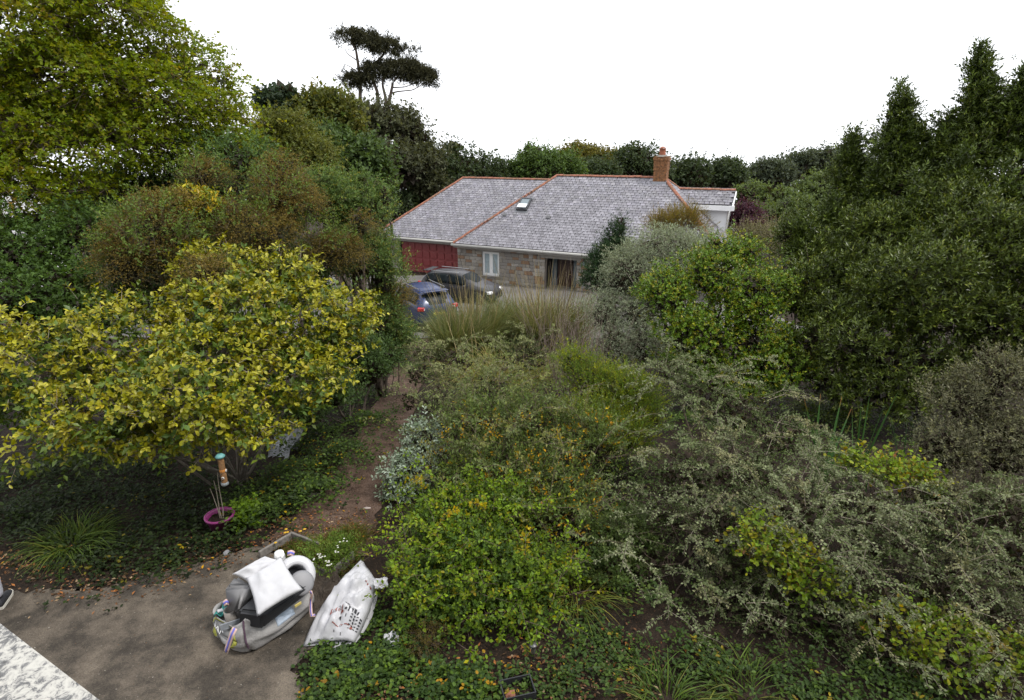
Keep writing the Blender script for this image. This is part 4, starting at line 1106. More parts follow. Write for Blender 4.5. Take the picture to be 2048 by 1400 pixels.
f = foliage(rng, MA, [(3, (.145, .18, .03)), (3, (.12, .17, .032)), (2, (.18, .18, .032)), (1, (.085, .125, .027)), (.25, (.2, .11, .035))], bump=0.8, n_clump=1900, clump_r=.32, per=9, leaves=7, slen=.34, leaf=(.075, .072), tmpl=LOB4, up=.15, out=.7, rnd=.45, flat=.3, nup=1.4, droop=.4, shell=(.55, 1.05), zmin=-.8, back=.45, core=600, core_leaf=(.16, .15), jitter=.18)
put_leaves(maple, f, LEAF_THIN, singles=300); twigs(maple, f, .005, .3)
hub = at(-60, 330, 12.4)
V, q = tubes(np.array([limb(mb_, hub, wob=.03, k=10)]), np.array([np.linspace(.26, .18, 10)]), 10); world_part('trunk', V, q, BARK, maple, smooth=True)
Ps, Rs = [], []
for c, r in MA:
    P = limb(hub, c + np.array([.2 * r[0], 0, 0]), sag=.08, k=10, wob=.03, rng=rng); Ps.append(P); Rs.append(np.linspace(.1, .025, 10))
    for _ in range(4):
        e = c + unit(rng.normal(size=3)) * r * .85; Ps.append(limb(P[rng.integers(4, 9)], e, sag=.04, k=10, wob=.04, rng=rng)); Rs.append(np.linspace(.035, .007, 10))
V, q = tubes(np.array(Ps), np.array(Rs), 5); world_part('branch', V, q, BARK, maple, smooth=True, kind='stuff')
SY = [lobe(60, 520, 10.2, 120, 75), lobe(170, 470, 10.8, 90, 55), lobe(20, 600, 9.2, 95, 60), lobe(130, 580, 9.6, 90, 50), lobe(-60, 500, 10, 100, 110), lobe(60, 445, 10.8, 70, 30), lobe(220, 620, 9.6, 100, 45), lobe(80, 650, 9.4, 90, 45), lobe(-40, 790, 8.4, 80, 80)]
t, b = plant('sycamore_sapling', 'bushy green sycamore sapling left of the wiry climber mound', 'tree', SY)
rng = R(51)
f = foliage(rng, SY, [(3, (.05, .085, .026)), (2, (.07, .11, .03)), (1, (.035, .055, .02))], bump=0.5, n_clump=620, clump_r=.24, per=7, leaves=6, slen=.26, leaf=(.07, .062), tmpl=LOB4, up=.3, nup=1.2, droop=.3, core=2500, core_leaf=(.13, .1))
put_leaves(t, f, LEAF, singles=120); woody(t, b, SY, .05, BARK, rng)

# ---- the variegated yellow shrub
YB = [lobe(70, 760, 6.9, 120, 95), lobe(230, 680, 7.4, 120, 95), lobe(200, 830, 6.5, 130, 75), lobe(360, 800, 6.6, 130, 95), lobe(470, 640, 8.0, 130, 95), lobe(420, 720, 7.3, 110, 80), lobe(600, 640, 8.8, 110, 95), lobe(690, 650, 9.2, 68, 75), lobe(560, 760, 7.8, 120, 62), lobe(640, 730, 8.5, 70, 55), lobe(440, 540, 9.0, 85, 45), lobe(560, 560, 9.2, 90, 45), lobe(-40, 720, 6.8, 90, 110), lobe(300, 895, 6.3, 55, 40), lobe(480, 850, 6.7, 70, 45), lobe(100, 880, 6.4, 70, 40), lobe(400, 850, 6.9, 90, 46), lobe(240, 868, 6.6, 90, 38), lobe(540, 830, 7.4, 80, 36)]
yb, yb_b = plant('variegated_shrub', 'huge spreading shrub with large yellow edged leaves above the patio', 'shrub', YB, dy=.5)
rng = R(52)
f = foliage(rng, YB, [(4, (.215, .205, .036)), (3, (.165, .172, .032)), (2.5, (.095, .118, .025)), (1.5, (.3, .28, .06)), (.35, (.26, .16, .045))], bump=0.42, n_clump=2100, clump_r=.14, per=3, leaves=6, slen=.13, leaf=(.066, .04), tmpl=OVAL, up=.35, out=1.0, rnd=.4, nup=1.0, spread=1.2, shell=(.8, 1.04), zmin=-.75, jitter=.15, tips=[(1, (.35, .33, .1)), (2, (.24, .23, .055))], tip_p=.4)
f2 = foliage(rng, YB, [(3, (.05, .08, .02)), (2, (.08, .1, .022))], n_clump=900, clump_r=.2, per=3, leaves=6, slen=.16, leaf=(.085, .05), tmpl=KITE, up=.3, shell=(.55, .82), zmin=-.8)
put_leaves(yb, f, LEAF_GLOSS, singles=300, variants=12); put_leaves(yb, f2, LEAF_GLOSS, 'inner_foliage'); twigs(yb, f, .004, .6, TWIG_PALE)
woody(yb, yb_b, YB, .028, BARK_PALE, rng, subs=4)
YO = [lobe(390, 410, 10.0, 46, 26), lobe(350, 425, 9.8, 40, 20)]
t, b = plant('spotted_laurel', 'small orange tinged spotted laurel top above the brown climber', 'shrub', YO)
rng = R(53)
f = foliage(rng, YO, [(2, (.2, .23, .05)), (2, (.12, .16, .045)), (1, (.4, .26, .05))], n_clump=90, clump_r=.14, per=5, leaves=7, slen=.16, leaf=(.085, .035), up=.9, core=200)
put_leaves(t, f, LEAF_GLOSS); woody(t, b, YO, .03, BARK, rng)

# ---- right hand side: laurels, griselinia, silver shrub
BAY = [lobe(1958, 155, 12.5, 18, 50), lobe(1950, 225, 12.5, 38, 46), lobe(1985, 240, 12.5, 24, 34), lobe(1945, 310, 12.3, 55, 55), lobe(1890, 265, 12.8, 18, 35), lobe(1855, 285, 13, 10, 28), lobe(1905, 425, 11.8, 92, 80), lobe(1880, 345, 12.6, 32, 44), lobe(1960, 500, 11.0, 110, 110), lobe(1850, 600, 10.8, 120, 120)]
BAY2 = [lobe(2042, 180, 12, 28, 50), lobe(2040, 260, 12, 42, 56), lobe(2050, 370, 11.6, 70, 80), lobe(2060, 520, 11, 90, 120), lobe(2000, 660, 10.3, 90, 120), lobe(2090, 700, 10, 90, 150), lobe(2200, 560, 10, 130, 220)]
BAY3 = [lobe(1800, 225, 13.2, 20, 46), lobe(1797, 290, 13.2, 38, 50), lobe(1802, 370, 13, 46, 60), lobe(1765, 465, 12.4, 80, 62), lobe(1750, 560, 11.8, 100, 90)]
BAY4 = [lobe(1704, 305, 13.8, 15, 40), lobe(1700, 365, 13.8, 34, 46), lobe(1690, 440, 13.4, 46, 46), lobe(1655, 515, 13, 85, 66), lobe(1630, 590, 12.4, 90, 90), lobe(1600, 470, 13.5, 50, 40)]
BAY5 = [lobe(1700, 680, 11.2, 120, 95), lobe(1800, 730, 10.6, 110, 70), lobe(1600, 720, 11.4, 80, 70), lobe(1930, 740, 10.2, 100, 70), lobe(1680, 770, 10.8, 90, 45), lobe(1800, 800, 10.2, 100, 40)]
BAYS = [(BAY, 'tallest dark laurel, its thin double spire near the right edge', 1250), (BAY2, 'dark laurel cut off by the right edge of the view', 900), (BAY3, 'dark laurel with a single bushy spire left of the tallest one', 900), (BAY4, 'shorter dark laurel with a narrow tufted spire, leftmost of the laurels', 800), (BAY5, 'low dark laurel skirt spreading beneath the spired laurels', 800)]
def spire(px, top, bot, w, Y):
    n_ = 7
    return [lobe(px + 5 * math.sin(1.7 * i + px), top + (bot - top) * (i + .5) / n_, Y, 5 + (w - 5) * ((i + .5) / n_) ** .9, (bot - top) / n_ * .8) for i in range(n_)]
SPIRES = [spire(1958, 100, 330, 52, 12.4) + spire(1890, 225, 350, 30, 12.6) + spire(1856, 262, 360, 20, 12.8) + spire(1988, 205, 320, 30, 12.4) + spire(1925, 300, 420, 30, 11.8),
          spire(2042, 120, 330, 50, 11.9) + spire(2010, 330, 470, 34, 11.2), spire(1802, 172, 380, 50, 13.1) + spire(1755, 288, 420, 24, 13.0) + spire(1840, 340, 470, 34, 12), spire(1704, 258, 430, 40, 13.7) + spire(1660, 400, 500, 30, 13.2) + spire(1610, 430, 520, 34, 13), []]
for k, (lb, lab, nc) in enumerate(BAYS):
    rng = R(60 + k)
    t, b = plant('bay_laurel', lab, 'tree', lb, 'dark laurels on the right', dy=.5)
    f = foliage(rng, lb, [(3, (.046, .062, .017)), (2, (.062, .082, .022)), (1, (.03, .042, .013)), (1, (.085, .105, .028))], bump=0.45, n_clump=int(nc * .95), clump_r=.15, per=8, leaves=7, slen=.19, leaf=(.08, .03), up=.9, out=.8, rnd=.35, spread=.75, core=3000, core_leaf=(.14, .09), tips=[(2, (.115, .15, .04)), (1, (.165, .18, .05))], tip_p=.3, nup=.7)
    if SPIRES[k]:
        f_ = foliage(rng, SPIRES[k], [(3, (.04, .056, .016)), (2, (.056, .076, .02)), (1, (.028, .04, .012))], n_clump=75 * len(SPIRES[k]) // 7 * 4, clump_r=.09, per=6, leaves=7, slen=.17, leaf=(.08, .03), up=1.3, out=.8, rnd=.3, spread=.7, tips=[(1, (.11, .145, .04))], tip_p=.3, shell=(.3, 1.0), back=.6, zmin=-.9)
        f = {**f, **cat_leaves(f, f_), 'base': f['base'], 'dir': f['dir'], 'sl': f['sl']}
    put_leaves(t, f, LEAF_BAY); twigs(t, f, .003, .12); woody(t, b, lb, .04, BARK, rng)
LG = [lobe(1850, 480, 11.6, 28, 45), lobe(1890, 530, 11.2, 42, 28), lobe(1800, 640, 10.9, 60, 26), lobe(2000, 600, 10.6, 40, 30)]
t, b = plant('laurel_shoots', 'lighter yellowish laurel regrowth on the face of the dark laurels', 'shrub', LG, dy=.3)
rng = R(66)
f = foliage(rng, LG, [(2, (.1, .135, .03)), (2, (.075, .11, .03)), (1, (.17, .17, .04))], n_clump=170, clump_r=.14, per=8, leaves=8, slen=.2, leaf=(.07, .025), up=.9, spread=.8)
put_leaves(t, f, LEAF_GLOSS); woody(t, b, LG, .03, BARK, rng)
GR = [lobe(1330, 590, 12.2, 62, 72), lobe(1420, 550, 12.3, 75, 58), lobe(1500, 600, 12.0, 90, 82), lobe(1390, 665, 11.7, 100, 62), lobe(1520, 690, 11.6, 85, 60), lobe(1490, 515, 12.6, 40, 34), lobe(1440, 500, 12.6, 40, 30), lobe(1575, 560, 12.4, 40, 50), lobe(1550, 740, 11.2, 70, 55), lobe(1400, 735, 11.6, 90, 45), lobe(1470, 770, 11.2, 80, 40)]
t, b = plant('griselinia_shrub', 'bright apple green rounded shrub in front of the silver bush', 'shrub', GR)
rng = R(67)
f = foliage(rng, GR, [(3, (.075, .125, .022)), (2, (.1, .15, .028)), (1, (.05, .085, .02))], bump=0.38, n_clump=1250, clump_r=.14, per=8, leaves=8, slen=.15, leaf=(.048, .034), up=.75, core=3500, core_leaf=(.11, .08), tips=[(2, (.18, .19, .035)), (1, (.22, .17, .04))], tip_p=.4)
put_leaves(t, f, LEAF_GLOSS); twigs(t, f, .003, .15); woody(t, b, GR, .05, BARK, rng)
SV = [lobe(1260, 555, 15.2, 72, 66), lobe(1330, 502, 15.6, 80, 46), lobe(1405, 505, 16, 56, 38), lobe(1215, 630, 14.8, 42, 58), lobe(1280, 630, 14.6, 50, 50), lobe(1330, 560, 15, 60, 60), lobe(1225, 690, 14, 40, 50), lobe(1290, 690, 14.2, 50, 50)]
t, b = plant('silver_shrub', 'silvery grey green bush covering the right end of the house wall', 'shrub', SV)
rng = R(68)
f = foliage(rng, SV, [(3, (.2, .225, .165)), (2, (.26, .28, .21)), (1, (.14, .165, .11))], bump=0.5, n_clump=1250, clump_r=.2, per=9, leaves=7, slen=.28, leaf=(.062, .017), up=.5, spread=.7, droop=.5, core=3500, core_leaf=(.14, .07), rnd=.6)
put_leaves(t, f, LEAF_MATTE); twigs(t, f, .004, .3, TWIG_PALE); woody(t, b, SV, .05, BARK, rng)
TM = [lobe(1368, 446, 18.5, 34, 24), lobe(1328, 455, 18.5, 34, 18), lobe(1405, 462, 18.5, 20, 16)]
t, b = plant('tamarisk', 'rusty olive feathery bush against the right end of the slate roof', 'shrub', TM)
rng = R(69)
f = foliage(rng, TM, [(2, (.17, .14, .045)), (2, (.13, .13, .04)), (1, (.24, .15, .05))], n_clump=210, clump_r=.16, per=8, leaves=10, slen=.42, leaf=(.055, .011), up=1.2, rnd=.35, spread=.35, shell=(.5, 1.1))
put_leaves(t, f, LEAF); twigs(t, f, .004, .5); woody(t, b, TM, .03, BARK, rng)
CP_ = [lobe(1240, 450, 17.5, 8, 26), lobe(1232, 485, 17.5, 22, 34), lobe(1212, 525, 17.3, 30, 36), lobe(1245, 530, 17.2, 26, 40), lobe(1195, 560, 17, 26, 30)]
t, b = plant('young_conifer', 'small dark pointed conifer in front of the main roof eaves', 'tree', CP_)
rng = R(70)
f = foliage(rng, CP_, [(2, (.03, .05, .028)), (1, (.045, .07, .035))], n_clump=330, clump_r=.15, per=8, leaves=8, slen=.24, leaf=(.08, .02), up=.8, spread=.6, core=700)
put_leaves(t, f, LEAF_MATTE); woody(t, b, CP_, .04, BARK, rng)
BG = [lobe(1545, 480, 17, 46, 26), lobe(1495, 475, 17, 30, 22), lobe(1590, 500, 16, 50, 36)]
t, b = plant('straw_shrub', 'straw coloured twiggy shrub behind the apple green bush', 'shrub', BG)
rng = R(71)
f = foliage(rng, BG, [(2, (.14, .13, .075)), (2, (.1, .11, .05)), (1, (.19, .17, .1))], bump=0.4, n_clump=330, clump_r=.2, per=8, leaves=8, slen=.35, leaf=(.045, .015), up=.5, core=600)
put_leaves(t, f, LEAF_MATTE); twigs(t, f, .004, .5, TWIG_PALE); woody(t, b, BG, .03, BARK, rng)

# ---- arching cotoneasters: long drooping shoots set with tiny leaves
def arching(rng, lobes, pal, n, ln, leaf, per, pale=None, drop=.55, side=3, up=.6):
    base, d, cid, nn, _t = sprigs(rng, lobes, n, .12, 1, shell=(.6, 1.0), zmin=-.25, out=.9, up=up, rnd=.45, back=.5)
    n = len(base); K = 9
    L = ln * (.5 + .8 * rng.random(n)); t = np.linspace(0, 1, K)
    hor = d.copy(); hor[:, 2] = 0; hor = unit(hor + 1e-3)
    P = base[:, None] + d[:, None] * (L[:, None] * t)[..., None] + hor[:, None] * (L * .25)[:, None, None] * (t ** 2)[None, :, None]
    P[..., 2] -= (L * drop)[:, None] * t[None] ** 2.2
    lines = [(P, L)]
    # side twigs leaving in one plane, as on a fishbone
    for s_ in range(side):
        k0 = rng.integers(2, K - 1, n); o_ = P[np.arange(n), k0]
        tg = unit(P[np.arange(n), np.minimum(k0 + 1, K - 1)] - P[np.arange(n), k0 - 1])
        sd_ = unit(np.cross(tg, np.array([0, 0, 1.]))) * np.where(rng.random(n) < .5, 1, -1)[:, None]
        dd = unit(tg * .7 + sd_ * .8 + rng.normal(size=(n, 3)) * .2 + np.array([0, 0, .15])); l2 = L * (.25 + .25 * rng.random(n))
        Q = o_[:, None] + dd[:, None] * (l2[:, None] * t)[..., None]; Q[..., 2] -= (l2 * .3)[:, None] * t[None] ** 2
        lines.append((Q, l2))
    pos, ld, C = [], [], []
    cols = pal_pick(rng, n, pal)
    for j, (Q, ll) in enumerate(lines):
        m = per if j == 0 else per // 2
        tt = np.sort(rng.random((n, m)) ** .85, 1) * (K - 1.001); i0 = tt.astype(int); fr = (tt - i0)[..., None]
        ar = np.arange(n)[:, None]
        p = Q[ar, i0] * (1 - fr) + Q[ar, i0 + 1] * fr; tg = unit(Q[ar, i0 + 1] - Q[ar, i0])
        rad = unit(np.cross(tg, rng.normal(size=(n, m, 3))))
        pos.append((p + rad * .006).reshape(-1, 3)); ld.append(unit(tg * .5 + rad).reshape(-1, 3))
        c = np.repeat(cols, m, 0) * .6 + .4 * pal_pick(rng, n * m, pal); C.append(c)
    pos, ld, C = map(np.vstack, (pos, ld, C)); kk = len(pos)
    s_ = .6 + .8 * rng.random(kk)
    C = np.clip(C * (1 + .2 * rng.normal(size=(kk, 1))), .005, .9)
    ok = pos[:, 2] > G(pos[:, 0], pos[:, 1]) + .02
    f = dict(pos=pos[ok], d=ld[ok], n=(rng.normal(size=(kk, 3)) * .5 + np.array([0, 0, 1.]))[ok], L=(leaf[0] * s_)[ok], W=(leaf[1] * s_)[ok], C=C[ok], tmpl=KITE)
    return f, lines
def put_arching(t, f, lines, mat=None, r=.004, wood=None):
    put_leaves(t, f, mat or LEAF_MATTE, 'arching_foliage')
    V, q, o = [], [], 0
    for j, (Q, L) in enumerate(lines):
        v, qq = tubes(Q[:, ::4], np.tile(np.linspace(r, r * .3, len(Q[0, ::4])) * (1 if j == 0 else .6), (len(Q), 1)), 3)
        V.append(v); q.append(qq + o); o += len(v)
    world_part('arching_stems', np.vstack(V), np.vstack(q), wood or TWIG, t, kind='stuff')
COT = [(3, (.125, .142, .085)), (2, (.165, .178, .115)), (2, (.09, .112, .055)), (1, (.18, .172, .105))]
def cotoneaster(seed, label, lb, dens=1.0, pal=COT, leaf=(.03, .019), group='arching grey green cotoneasters', ln=.8, nm='cotoneaster', under_pal=[(2, (.045, .06, .026)), (1, (.065, .08, .036)), (1, (.035, .045, .02))]):
    rng = R(seed); t, b = plant(nm, label, 'shrub', lb, group)
    ar = sum(l[1][0] * l[1][2] for l in lb)
    f = foliage(rng, lb, under_pal, bump=.34, n_clump=int(150 * ar * dens), clump_r=.14, per=7, leaves=9, slen=.2, leaf=leaf, up=.3, droop=.4, spread=1.0, core=int(700 * ar), core_leaf=(.08, .05), shell=(.55, .92), zmin=-.4)
    put_leaves(t, f, LEAF_MATTE)
    twigs(t, f, .002, .35)
    fa, li = arching(rng, bumpy(rng, lb, .34, .1), pal, int(135 * ar * dens), ln, leaf, 84)
    put_arching(t, fa, li, wood=TWIG_PALE); woody(t, b, lb, .02, TWIG, rng, subs=3)
    return t
cotoneaster(80, 'arching grey cotoneaster running out towards the apple green bush', [lobe(1400, 790, 8.0, 80, 46), lobe(1490, 830, 7.5, 95, 52), lobe(1340, 740, 8.6, 50, 30), lobe(1560, 880, 7.0, 80, 45)], 1.0)
cotoneaster(81, 'broad grey cotoneaster mound in the middle of the right hand border', [lobe(1370, 960, 6.7, 95, 75), lobe(1490, 960, 6.5, 110, 75), lobe(1330, 1050, 6.2, 70, 55), lobe(1440, 1060, 5.9, 95, 65), lobe(1300, 1130, 5.8, 70, 55), lobe(1340, 1210, 5.35, 60, 45)], 1.0)
cotoneaster(82, 'cotoneaster with long sprays drooping over the dark hollow', [lobe(1590, 1030, 5.9, 100, 70), lobe(1480, 1150, 5.5, 85, 60), lobe(1580, 1140, 5.4, 90, 60), lobe(1430, 1220, 5.2, 55, 60), lobe(1540, 1230, 5.0, 80, 50), lobe(1440, 1300, 4.8, 50, 45), lobe(1660, 1250, 4.9, 80, 55)], 1.05)
cotoneaster(83, 'cotoneaster spreading below the brown grey shrub at right', [lobe(1720, 1010, 6.0, 95, 55), lobe(1760, 1080, 5.6, 110, 65), lobe(1860, 1060, 5.8, 80, 50), lobe(1690, 1140, 5.3, 70, 50)], 1.0)
cotoneaster(84, 'nearest cotoneaster filling the lower right corner', [lobe(1880, 1170, 5.1, 105, 70), lobe(1970, 1250, 4.8, 100, 80), lobe(1780, 1200, 5.0, 80, 60), lobe(2020, 1040, 5.7, 80, 60), lobe(1920, 1060, 5.6, 80, 50), lobe(1960, 1370, 4.4, 120, 80), lobe(1780, 1330, 4.6, 100, 75), lobe(2040, 1130, 5.2, 80, 80), lobe(2060, 1300, 4.6, 100, 110), lobe(1860, 1400, 4.3, 110, 50)], 1.0)
CG = [(3, (.16, .17, .095)), (2, (.13, .15, .07)), (1, (.21, .2, .12)), (1, (.11, .14, .05))]
cotoneaster(85, 'grey green cotoneaster beside the far end of the earth path', [lobe(905, 722, 11.4, 66, 36), lobe(838, 752, 11.2, 34, 34), lobe(848, 706, 12.4, 36, 24), lobe(820, 800, 10.2, 26, 34), lobe(875, 800, 10, 46, 40), lobe(980, 790, 10, 85, 55), lobe(1050, 715, 11.6, 70, 38), lobe(920, 840, 9, 80, 46)], .85, CG, (.032, .018), ln=.7)
# bramble growing through the cotoneaster: broad lime leaves
for k, (lb, lab) in enumerate([([lobe(1530, 1090, 5.35, 60, 45), lobe(1610, 1160, 5.15, 55, 40)], 'lime leaved bramble pushing through the middle cotoneaster'),
                               ([lobe(1880, 1290, 4.5, 95, 55), lobe(1990, 1330, 4.35, 70, 60), lobe(1780, 1260, 4.65, 60, 40)], 'bramble with yellowing leaves in the lower right corner'),
                               ([lobe(1740, 940, 6.5, 55, 28), lobe(1820, 960, 6.4, 50, 30)], 'green bramble patch between the sword leaves and the brown grey shrub')]):
    rng = R(90 + k); t, b = plant('bramble', lab, 'shrub', lb, 'brambles in the right hand border')
    f = foliage(rng, lb, [(3, (.13, .19, .035)), (2, (.09, .14, .035)), (1, (.22, .24, .05)), (.5, (.35, .22, .05)), (.3, (.17, .06, .05))], n_clump=110, clump_r=.1, per=4, leaves=5, slen=.16, leaf=(.05, .036), tmpl=OVAL, up=.6, nup=1.2, zmin=-.2)
    put_leaves(t, f, LEAF, singles=60); twigs(t, f, .003, .7); woody(t, b, lb, .008, TWIG, rng)
QB = [lobe(1940, 800, 7.2, 82, 72), lobe(2010, 760, 7.1, 46, 62), lobe(1890, 900, 6.8, 68, 60), lobe(2010, 900, 6.7, 80, 90), lobe(1975, 720, 7.3, 26, 26), lobe(2000, 1020, 6.2, 70, 70), lobe(1880, 1000, 6.3, 50, 50), lobe(2150, 900, 6.6, 110, 130), lobe(2170, 1120, 5.6, 100, 110)]
t, b = plant('olearia_shrub', 'brown grey dense shrub at the right edge above the cotoneaster', 'shrub', QB)
rng = R(95)
f = foliage(rng, QB, [(3, (.105, .105, .07)), (2, (.08, .085, .05)), (1, (.14, .135, .095))], bump=0.32, n_clump=1200, clump_r=.12, per=8, leaves=7, slen=.15, leaf=(.04, .016), up=.9, spread=.9, core=2500, core_leaf=(.09, .05), tips=[(1, (.18, .18, .09)), (1, (.15, .15, .11))], tip_p=.35)
put_leaves(t, f, LEAF_MATTE); twigs(t, f, .0025, .3); woody(t, b, QB, .03, TWIG, rng)

# ---- the middle border
LM = [lobe(1190, 770, 9.6, 60, 46), lobe(1260, 790, 9.2, 60, 44), lobe(1180, 840, 8.8, 60, 44), lobe(1280, 840, 8.7, 50, 36), lobe(1150, 730, 10, 40, 30), lobe(1240, 880, 8.1, 60, 36)]
t, b = plant('lime_shrub', 'lime green willowy shrub right of the middle border', 'shrub', LM)
rng = R(96)
f = foliage(rng, LM, [(3, (.1, .145, .035)), (2, (.075, .115, .03)), (1, (.15, .19, .04)), (.4, (.26, .25, .045))], bump=0.3, n_clump=520, clump_r=.15, per=8, leaves=10, slen=.26, leaf=(.045, .014), up=1.1, spread=.6, core=1500, core_leaf=(.1, .05), tips=[(1, (.24, .25, .05))], tip_p=.25)
put_leaves(t, f, LEAF); twigs(t, f, .003, .3); woody(t, b, LM, .02, TWIG, rng)
WL = [lobe(960, 860, 8.2, 90, 62), lobe(1070, 850, 8.2, 90, 62), lobe(1000, 950, 7.4, 110, 75), lobe(1110, 960, 7.3, 100, 75), lobe(930, 960, 7.4, 60, 55), lobe(1180, 900, 7.8, 60, 62), lobe(1120, 1060, 6.5, 80, 60)]
t, b = plant('willow_shrub', 'loose willowy shrub turning orange yellow in the middle border', 'shrub', WL)
rng = R(97)
f = foliage(rng, WL, [(3, (.085, .12, .042)), (2, (.11, .14, .052)), (2, (.06, .09, .03)), (.6, (.15, .175, .05))], bump=0.35, n_clump=560, clump_r=.17, per=7, leaves=9, slen=.3, leaf=(.052, .02), up=1.0, spread=.8, core=1500, core_leaf=(.1, .05), shell=(.5, 1.05))
WY = [lobe(1110, 980, 7.0, 90, 80), lobe(1150, 1060, 6.4, 70, 65), lobe(1050, 890, 7.6, 100, 60), lobe(1080, 1100, 6.2, 60, 45), lobe(950, 880, 7.8, 80, 55), lobe(1190, 880, 7.7, 50, 60), lobe(990, 1000, 6.9, 70, 50)]
fy = foliage(rng, WY, [(3, (.34, .2, .03)), (2, (.3, .17, .03)), (1, (.4, .29, .05)), (2, (.16, .16, .035))], n_clump=420, clump_r=.1, per=1, leaves=5, slen=.16, leaf=(.045, .024), up=.7, spread=.8, shell=(.6, 1.1))
put_leaves(t, cat_leaves(f, fy), LEAF); twigs(t, f, .003, .4); woody(t, b, WL, .018, TWIG, rng, subs=5)
fa, li = arching(rng, WL, [(2, (.13, .16, .08)), (1, (.1, .125, .05)), (1, (.17, .17, .07))], 150, .9, (.05, .02), 26, drop=.25, side=2, up=1.2)
put_arching(t, fa, li, LEAF, .005)
FB = [lobe(870, 1070, 6.1, 75, 52), lobe(960, 1120, 5.7, 95, 72), lobe(850, 1170, 5.4, 62, 55), lobe(1040, 1180, 5.4, 75, 62), lobe(930, 1230, 5.1, 85, 52), lobe(990, 1020, 6.5, 80, 50), lobe(880, 1010, 6.7, 55, 36), lobe(1060, 1260, 4.95, 50, 45), lobe(830, 1250, 4.95, 36, 40), lobe(900, 1305, 4.8, 75, 36), lobe(1010, 1305, 4.8, 65, 36), lobe(1100, 1140, 5.7, 50, 50), lobe(1090, 1230, 5.1, 45, 40)]
t, b = plant('honeysuckle_bush', 'bright green leafy bush in front, next to the white sack', 'shrub', FB)
rng = R(98)
f = foliage(rng, FB, [(3, (.095, .15, .026)), (2, (.065, .105, .024)), (2, (.14, .19, .035)), (1, (.04, .07, .02)), (.35, (.34, .24, .045))], bump=0.28, n_clump=560, clump_r=.12, per=5, leaves=7, slen=.18, leaf=(.044, .03), tmpl=OVAL4, up=.5, nup=1.1, shell=(.6, 1.05), zmin=-.4)
f2 = foliage(rng, FB, [(2, (.05, .085, .025)), (1, (.07, .1, .03))], n_clump=500, clump_r=.14, per=5, leaves=7, slen=.16, leaf=(.045, .028), up=.4, shell=(.35, .8), zmin=-.4)
put_leaves(t, f, LEAF, singles=300, variants=10); put_leaves(t, f2, LEAF, 'inner_foliage'); twigs(t, f, .0025, .5)
fa, li = arching(rng, FB, [(3, (.13, .19, .032)), (2, (.09, .14, .03)), (1, (.19, .23, .045)), (.4, (.36, .24, .045))], 150, .6, (.042, .028), 22, drop=.4, side=2, up=.9)
put_arching(t, fa, li, LEAF, .004); woody(t, b, FB, .012, TWIG, rng, subs=4)
WD = [lobe(850, 1290, 4.75, 40, 46), lobe(830, 1130, 5.75, 40, 30)]
t, b = plant('wiry_climber', 'dark brown fine wiry clump at the foot of the bright green bush', 'climber', WD)
rng = R(99)
f = foliage(rng, WD, [(2, (.07, .06, .022)), (1, (.1, .08, .03))], n_clump=120, clump_r=.09, per=8, leaves=10, slen=.14, leaf=(.014, .01), up=.3, droop=.5, zmin=-.2)
put_leaves(t, f, LEAF); twigs(t, f, .0015, .6); woody(t, b, WD, .006, TWIG, rng)
EL = [lobe(812, 950, 7.7, 46, 42), lobe(850, 880, 8.2, 38, 36), lobe(790, 990, 7.5, 26, 30)]
t, b = plant('elaeagnus_bush', 'small bush with silver white leaves at the path edge', 'shrub', EL)
rng = R(100)
f = foliage(rng, EL, [(2, (.3, .34, .29)), (2, (.18, .22, .16)), (1, (.1, .135, .08))], n_clump=130, clump_r=.11, per=5, leaves=7, slen=.16, leaf=(.052, .026), tmpl=OVAL, up=.6, nup=1.0, core=400, core_leaf=(.08, .05))
put_leaves(t, f, LEAF_MATTE, singles=40); twigs(t, f, .003, .5); woody(t, b, EL, .012, TWIG, rng)

# ---- grasses
def tuft(seed, name, label, base, n, rad, L, W, pal, lean=.5, bend=.5, group=None, tips=None, cat='grass', stems=0, stemL=1.0):
    rng = R(seed); base = np.asarray(base, float)
    t = thing(name, label, cat, base, 0, group)
    a = rng.random(n) * 6.283; r = rad * np.sqrt(rng.random(n))
    p = np.stack([base[0] + r * np.cos(a), base[1] + r * np.sin(a), np.zeros(n)], -1); p[:, 2] = G(p[:, 0], p[:, 1])
    a2 = a + rng.normal(size=n) * .7; le = lean * (.2 + rng.random(n))
    d = unit(np.stack([np.cos(a2) * le, np.sin(a2) * le, np.ones(n)], -1))
    ll = L * (.5 + .6 * rng.random(n)); C = np.clip(pal_pick(rng, n, pal) * (1 + .2 * rng.normal(size=(n, 1))), .005, .9)
    V, q, CC = blades(rng, p, d, ll, W * (.7 + .6 * rng.random(n)), bend * (.5 + rng.random(n)), C, 6, tipC=None if tips is None else pal_pick(rng, n, tips))
    world_part('blades', V, q, LEAF, t, CC, kind='stuff')
    if stems:
        a = rng.random(stems) * 6.283; r = rad * np.sqrt(rng.random(stems))
        p = np.stack([base[0] + r * np.cos(a), base[1] + r * np.sin(a), np.zeros(stems)], -1); p[:, 2] = G(p[:, 0], p[:, 1])
        d = unit(np.stack([np.cos(a) * .18, np.sin(a) * .18, np.ones(stems)], -1) + rng.normal(size=(stems, 3)) * .07)
        V, q, CC = blades(rng, p, d, stemL * (.75 + .35 * rng.random(stems)), np.full(stems, .022), np.full(stems, .08), np.clip(pal_pick(rng, stems, [(2, (.22, .185, .115)), (1, (.27, .225, .145)), (1, (.16, .145, .08))]), 0, 1), 4)
        world_part('seed_stems', V, q, LEAF_MATTE, t, CC, kind='stuff')
    return t
GP = [(3, (.105, .122, .06)), (2, (.135, .145, .078)), (1, (.18, .17, .105)), (1, (.08, .1, .048))]
bp = at(945, 640, 17.5); bp[2] = G(bp[0], bp[1])
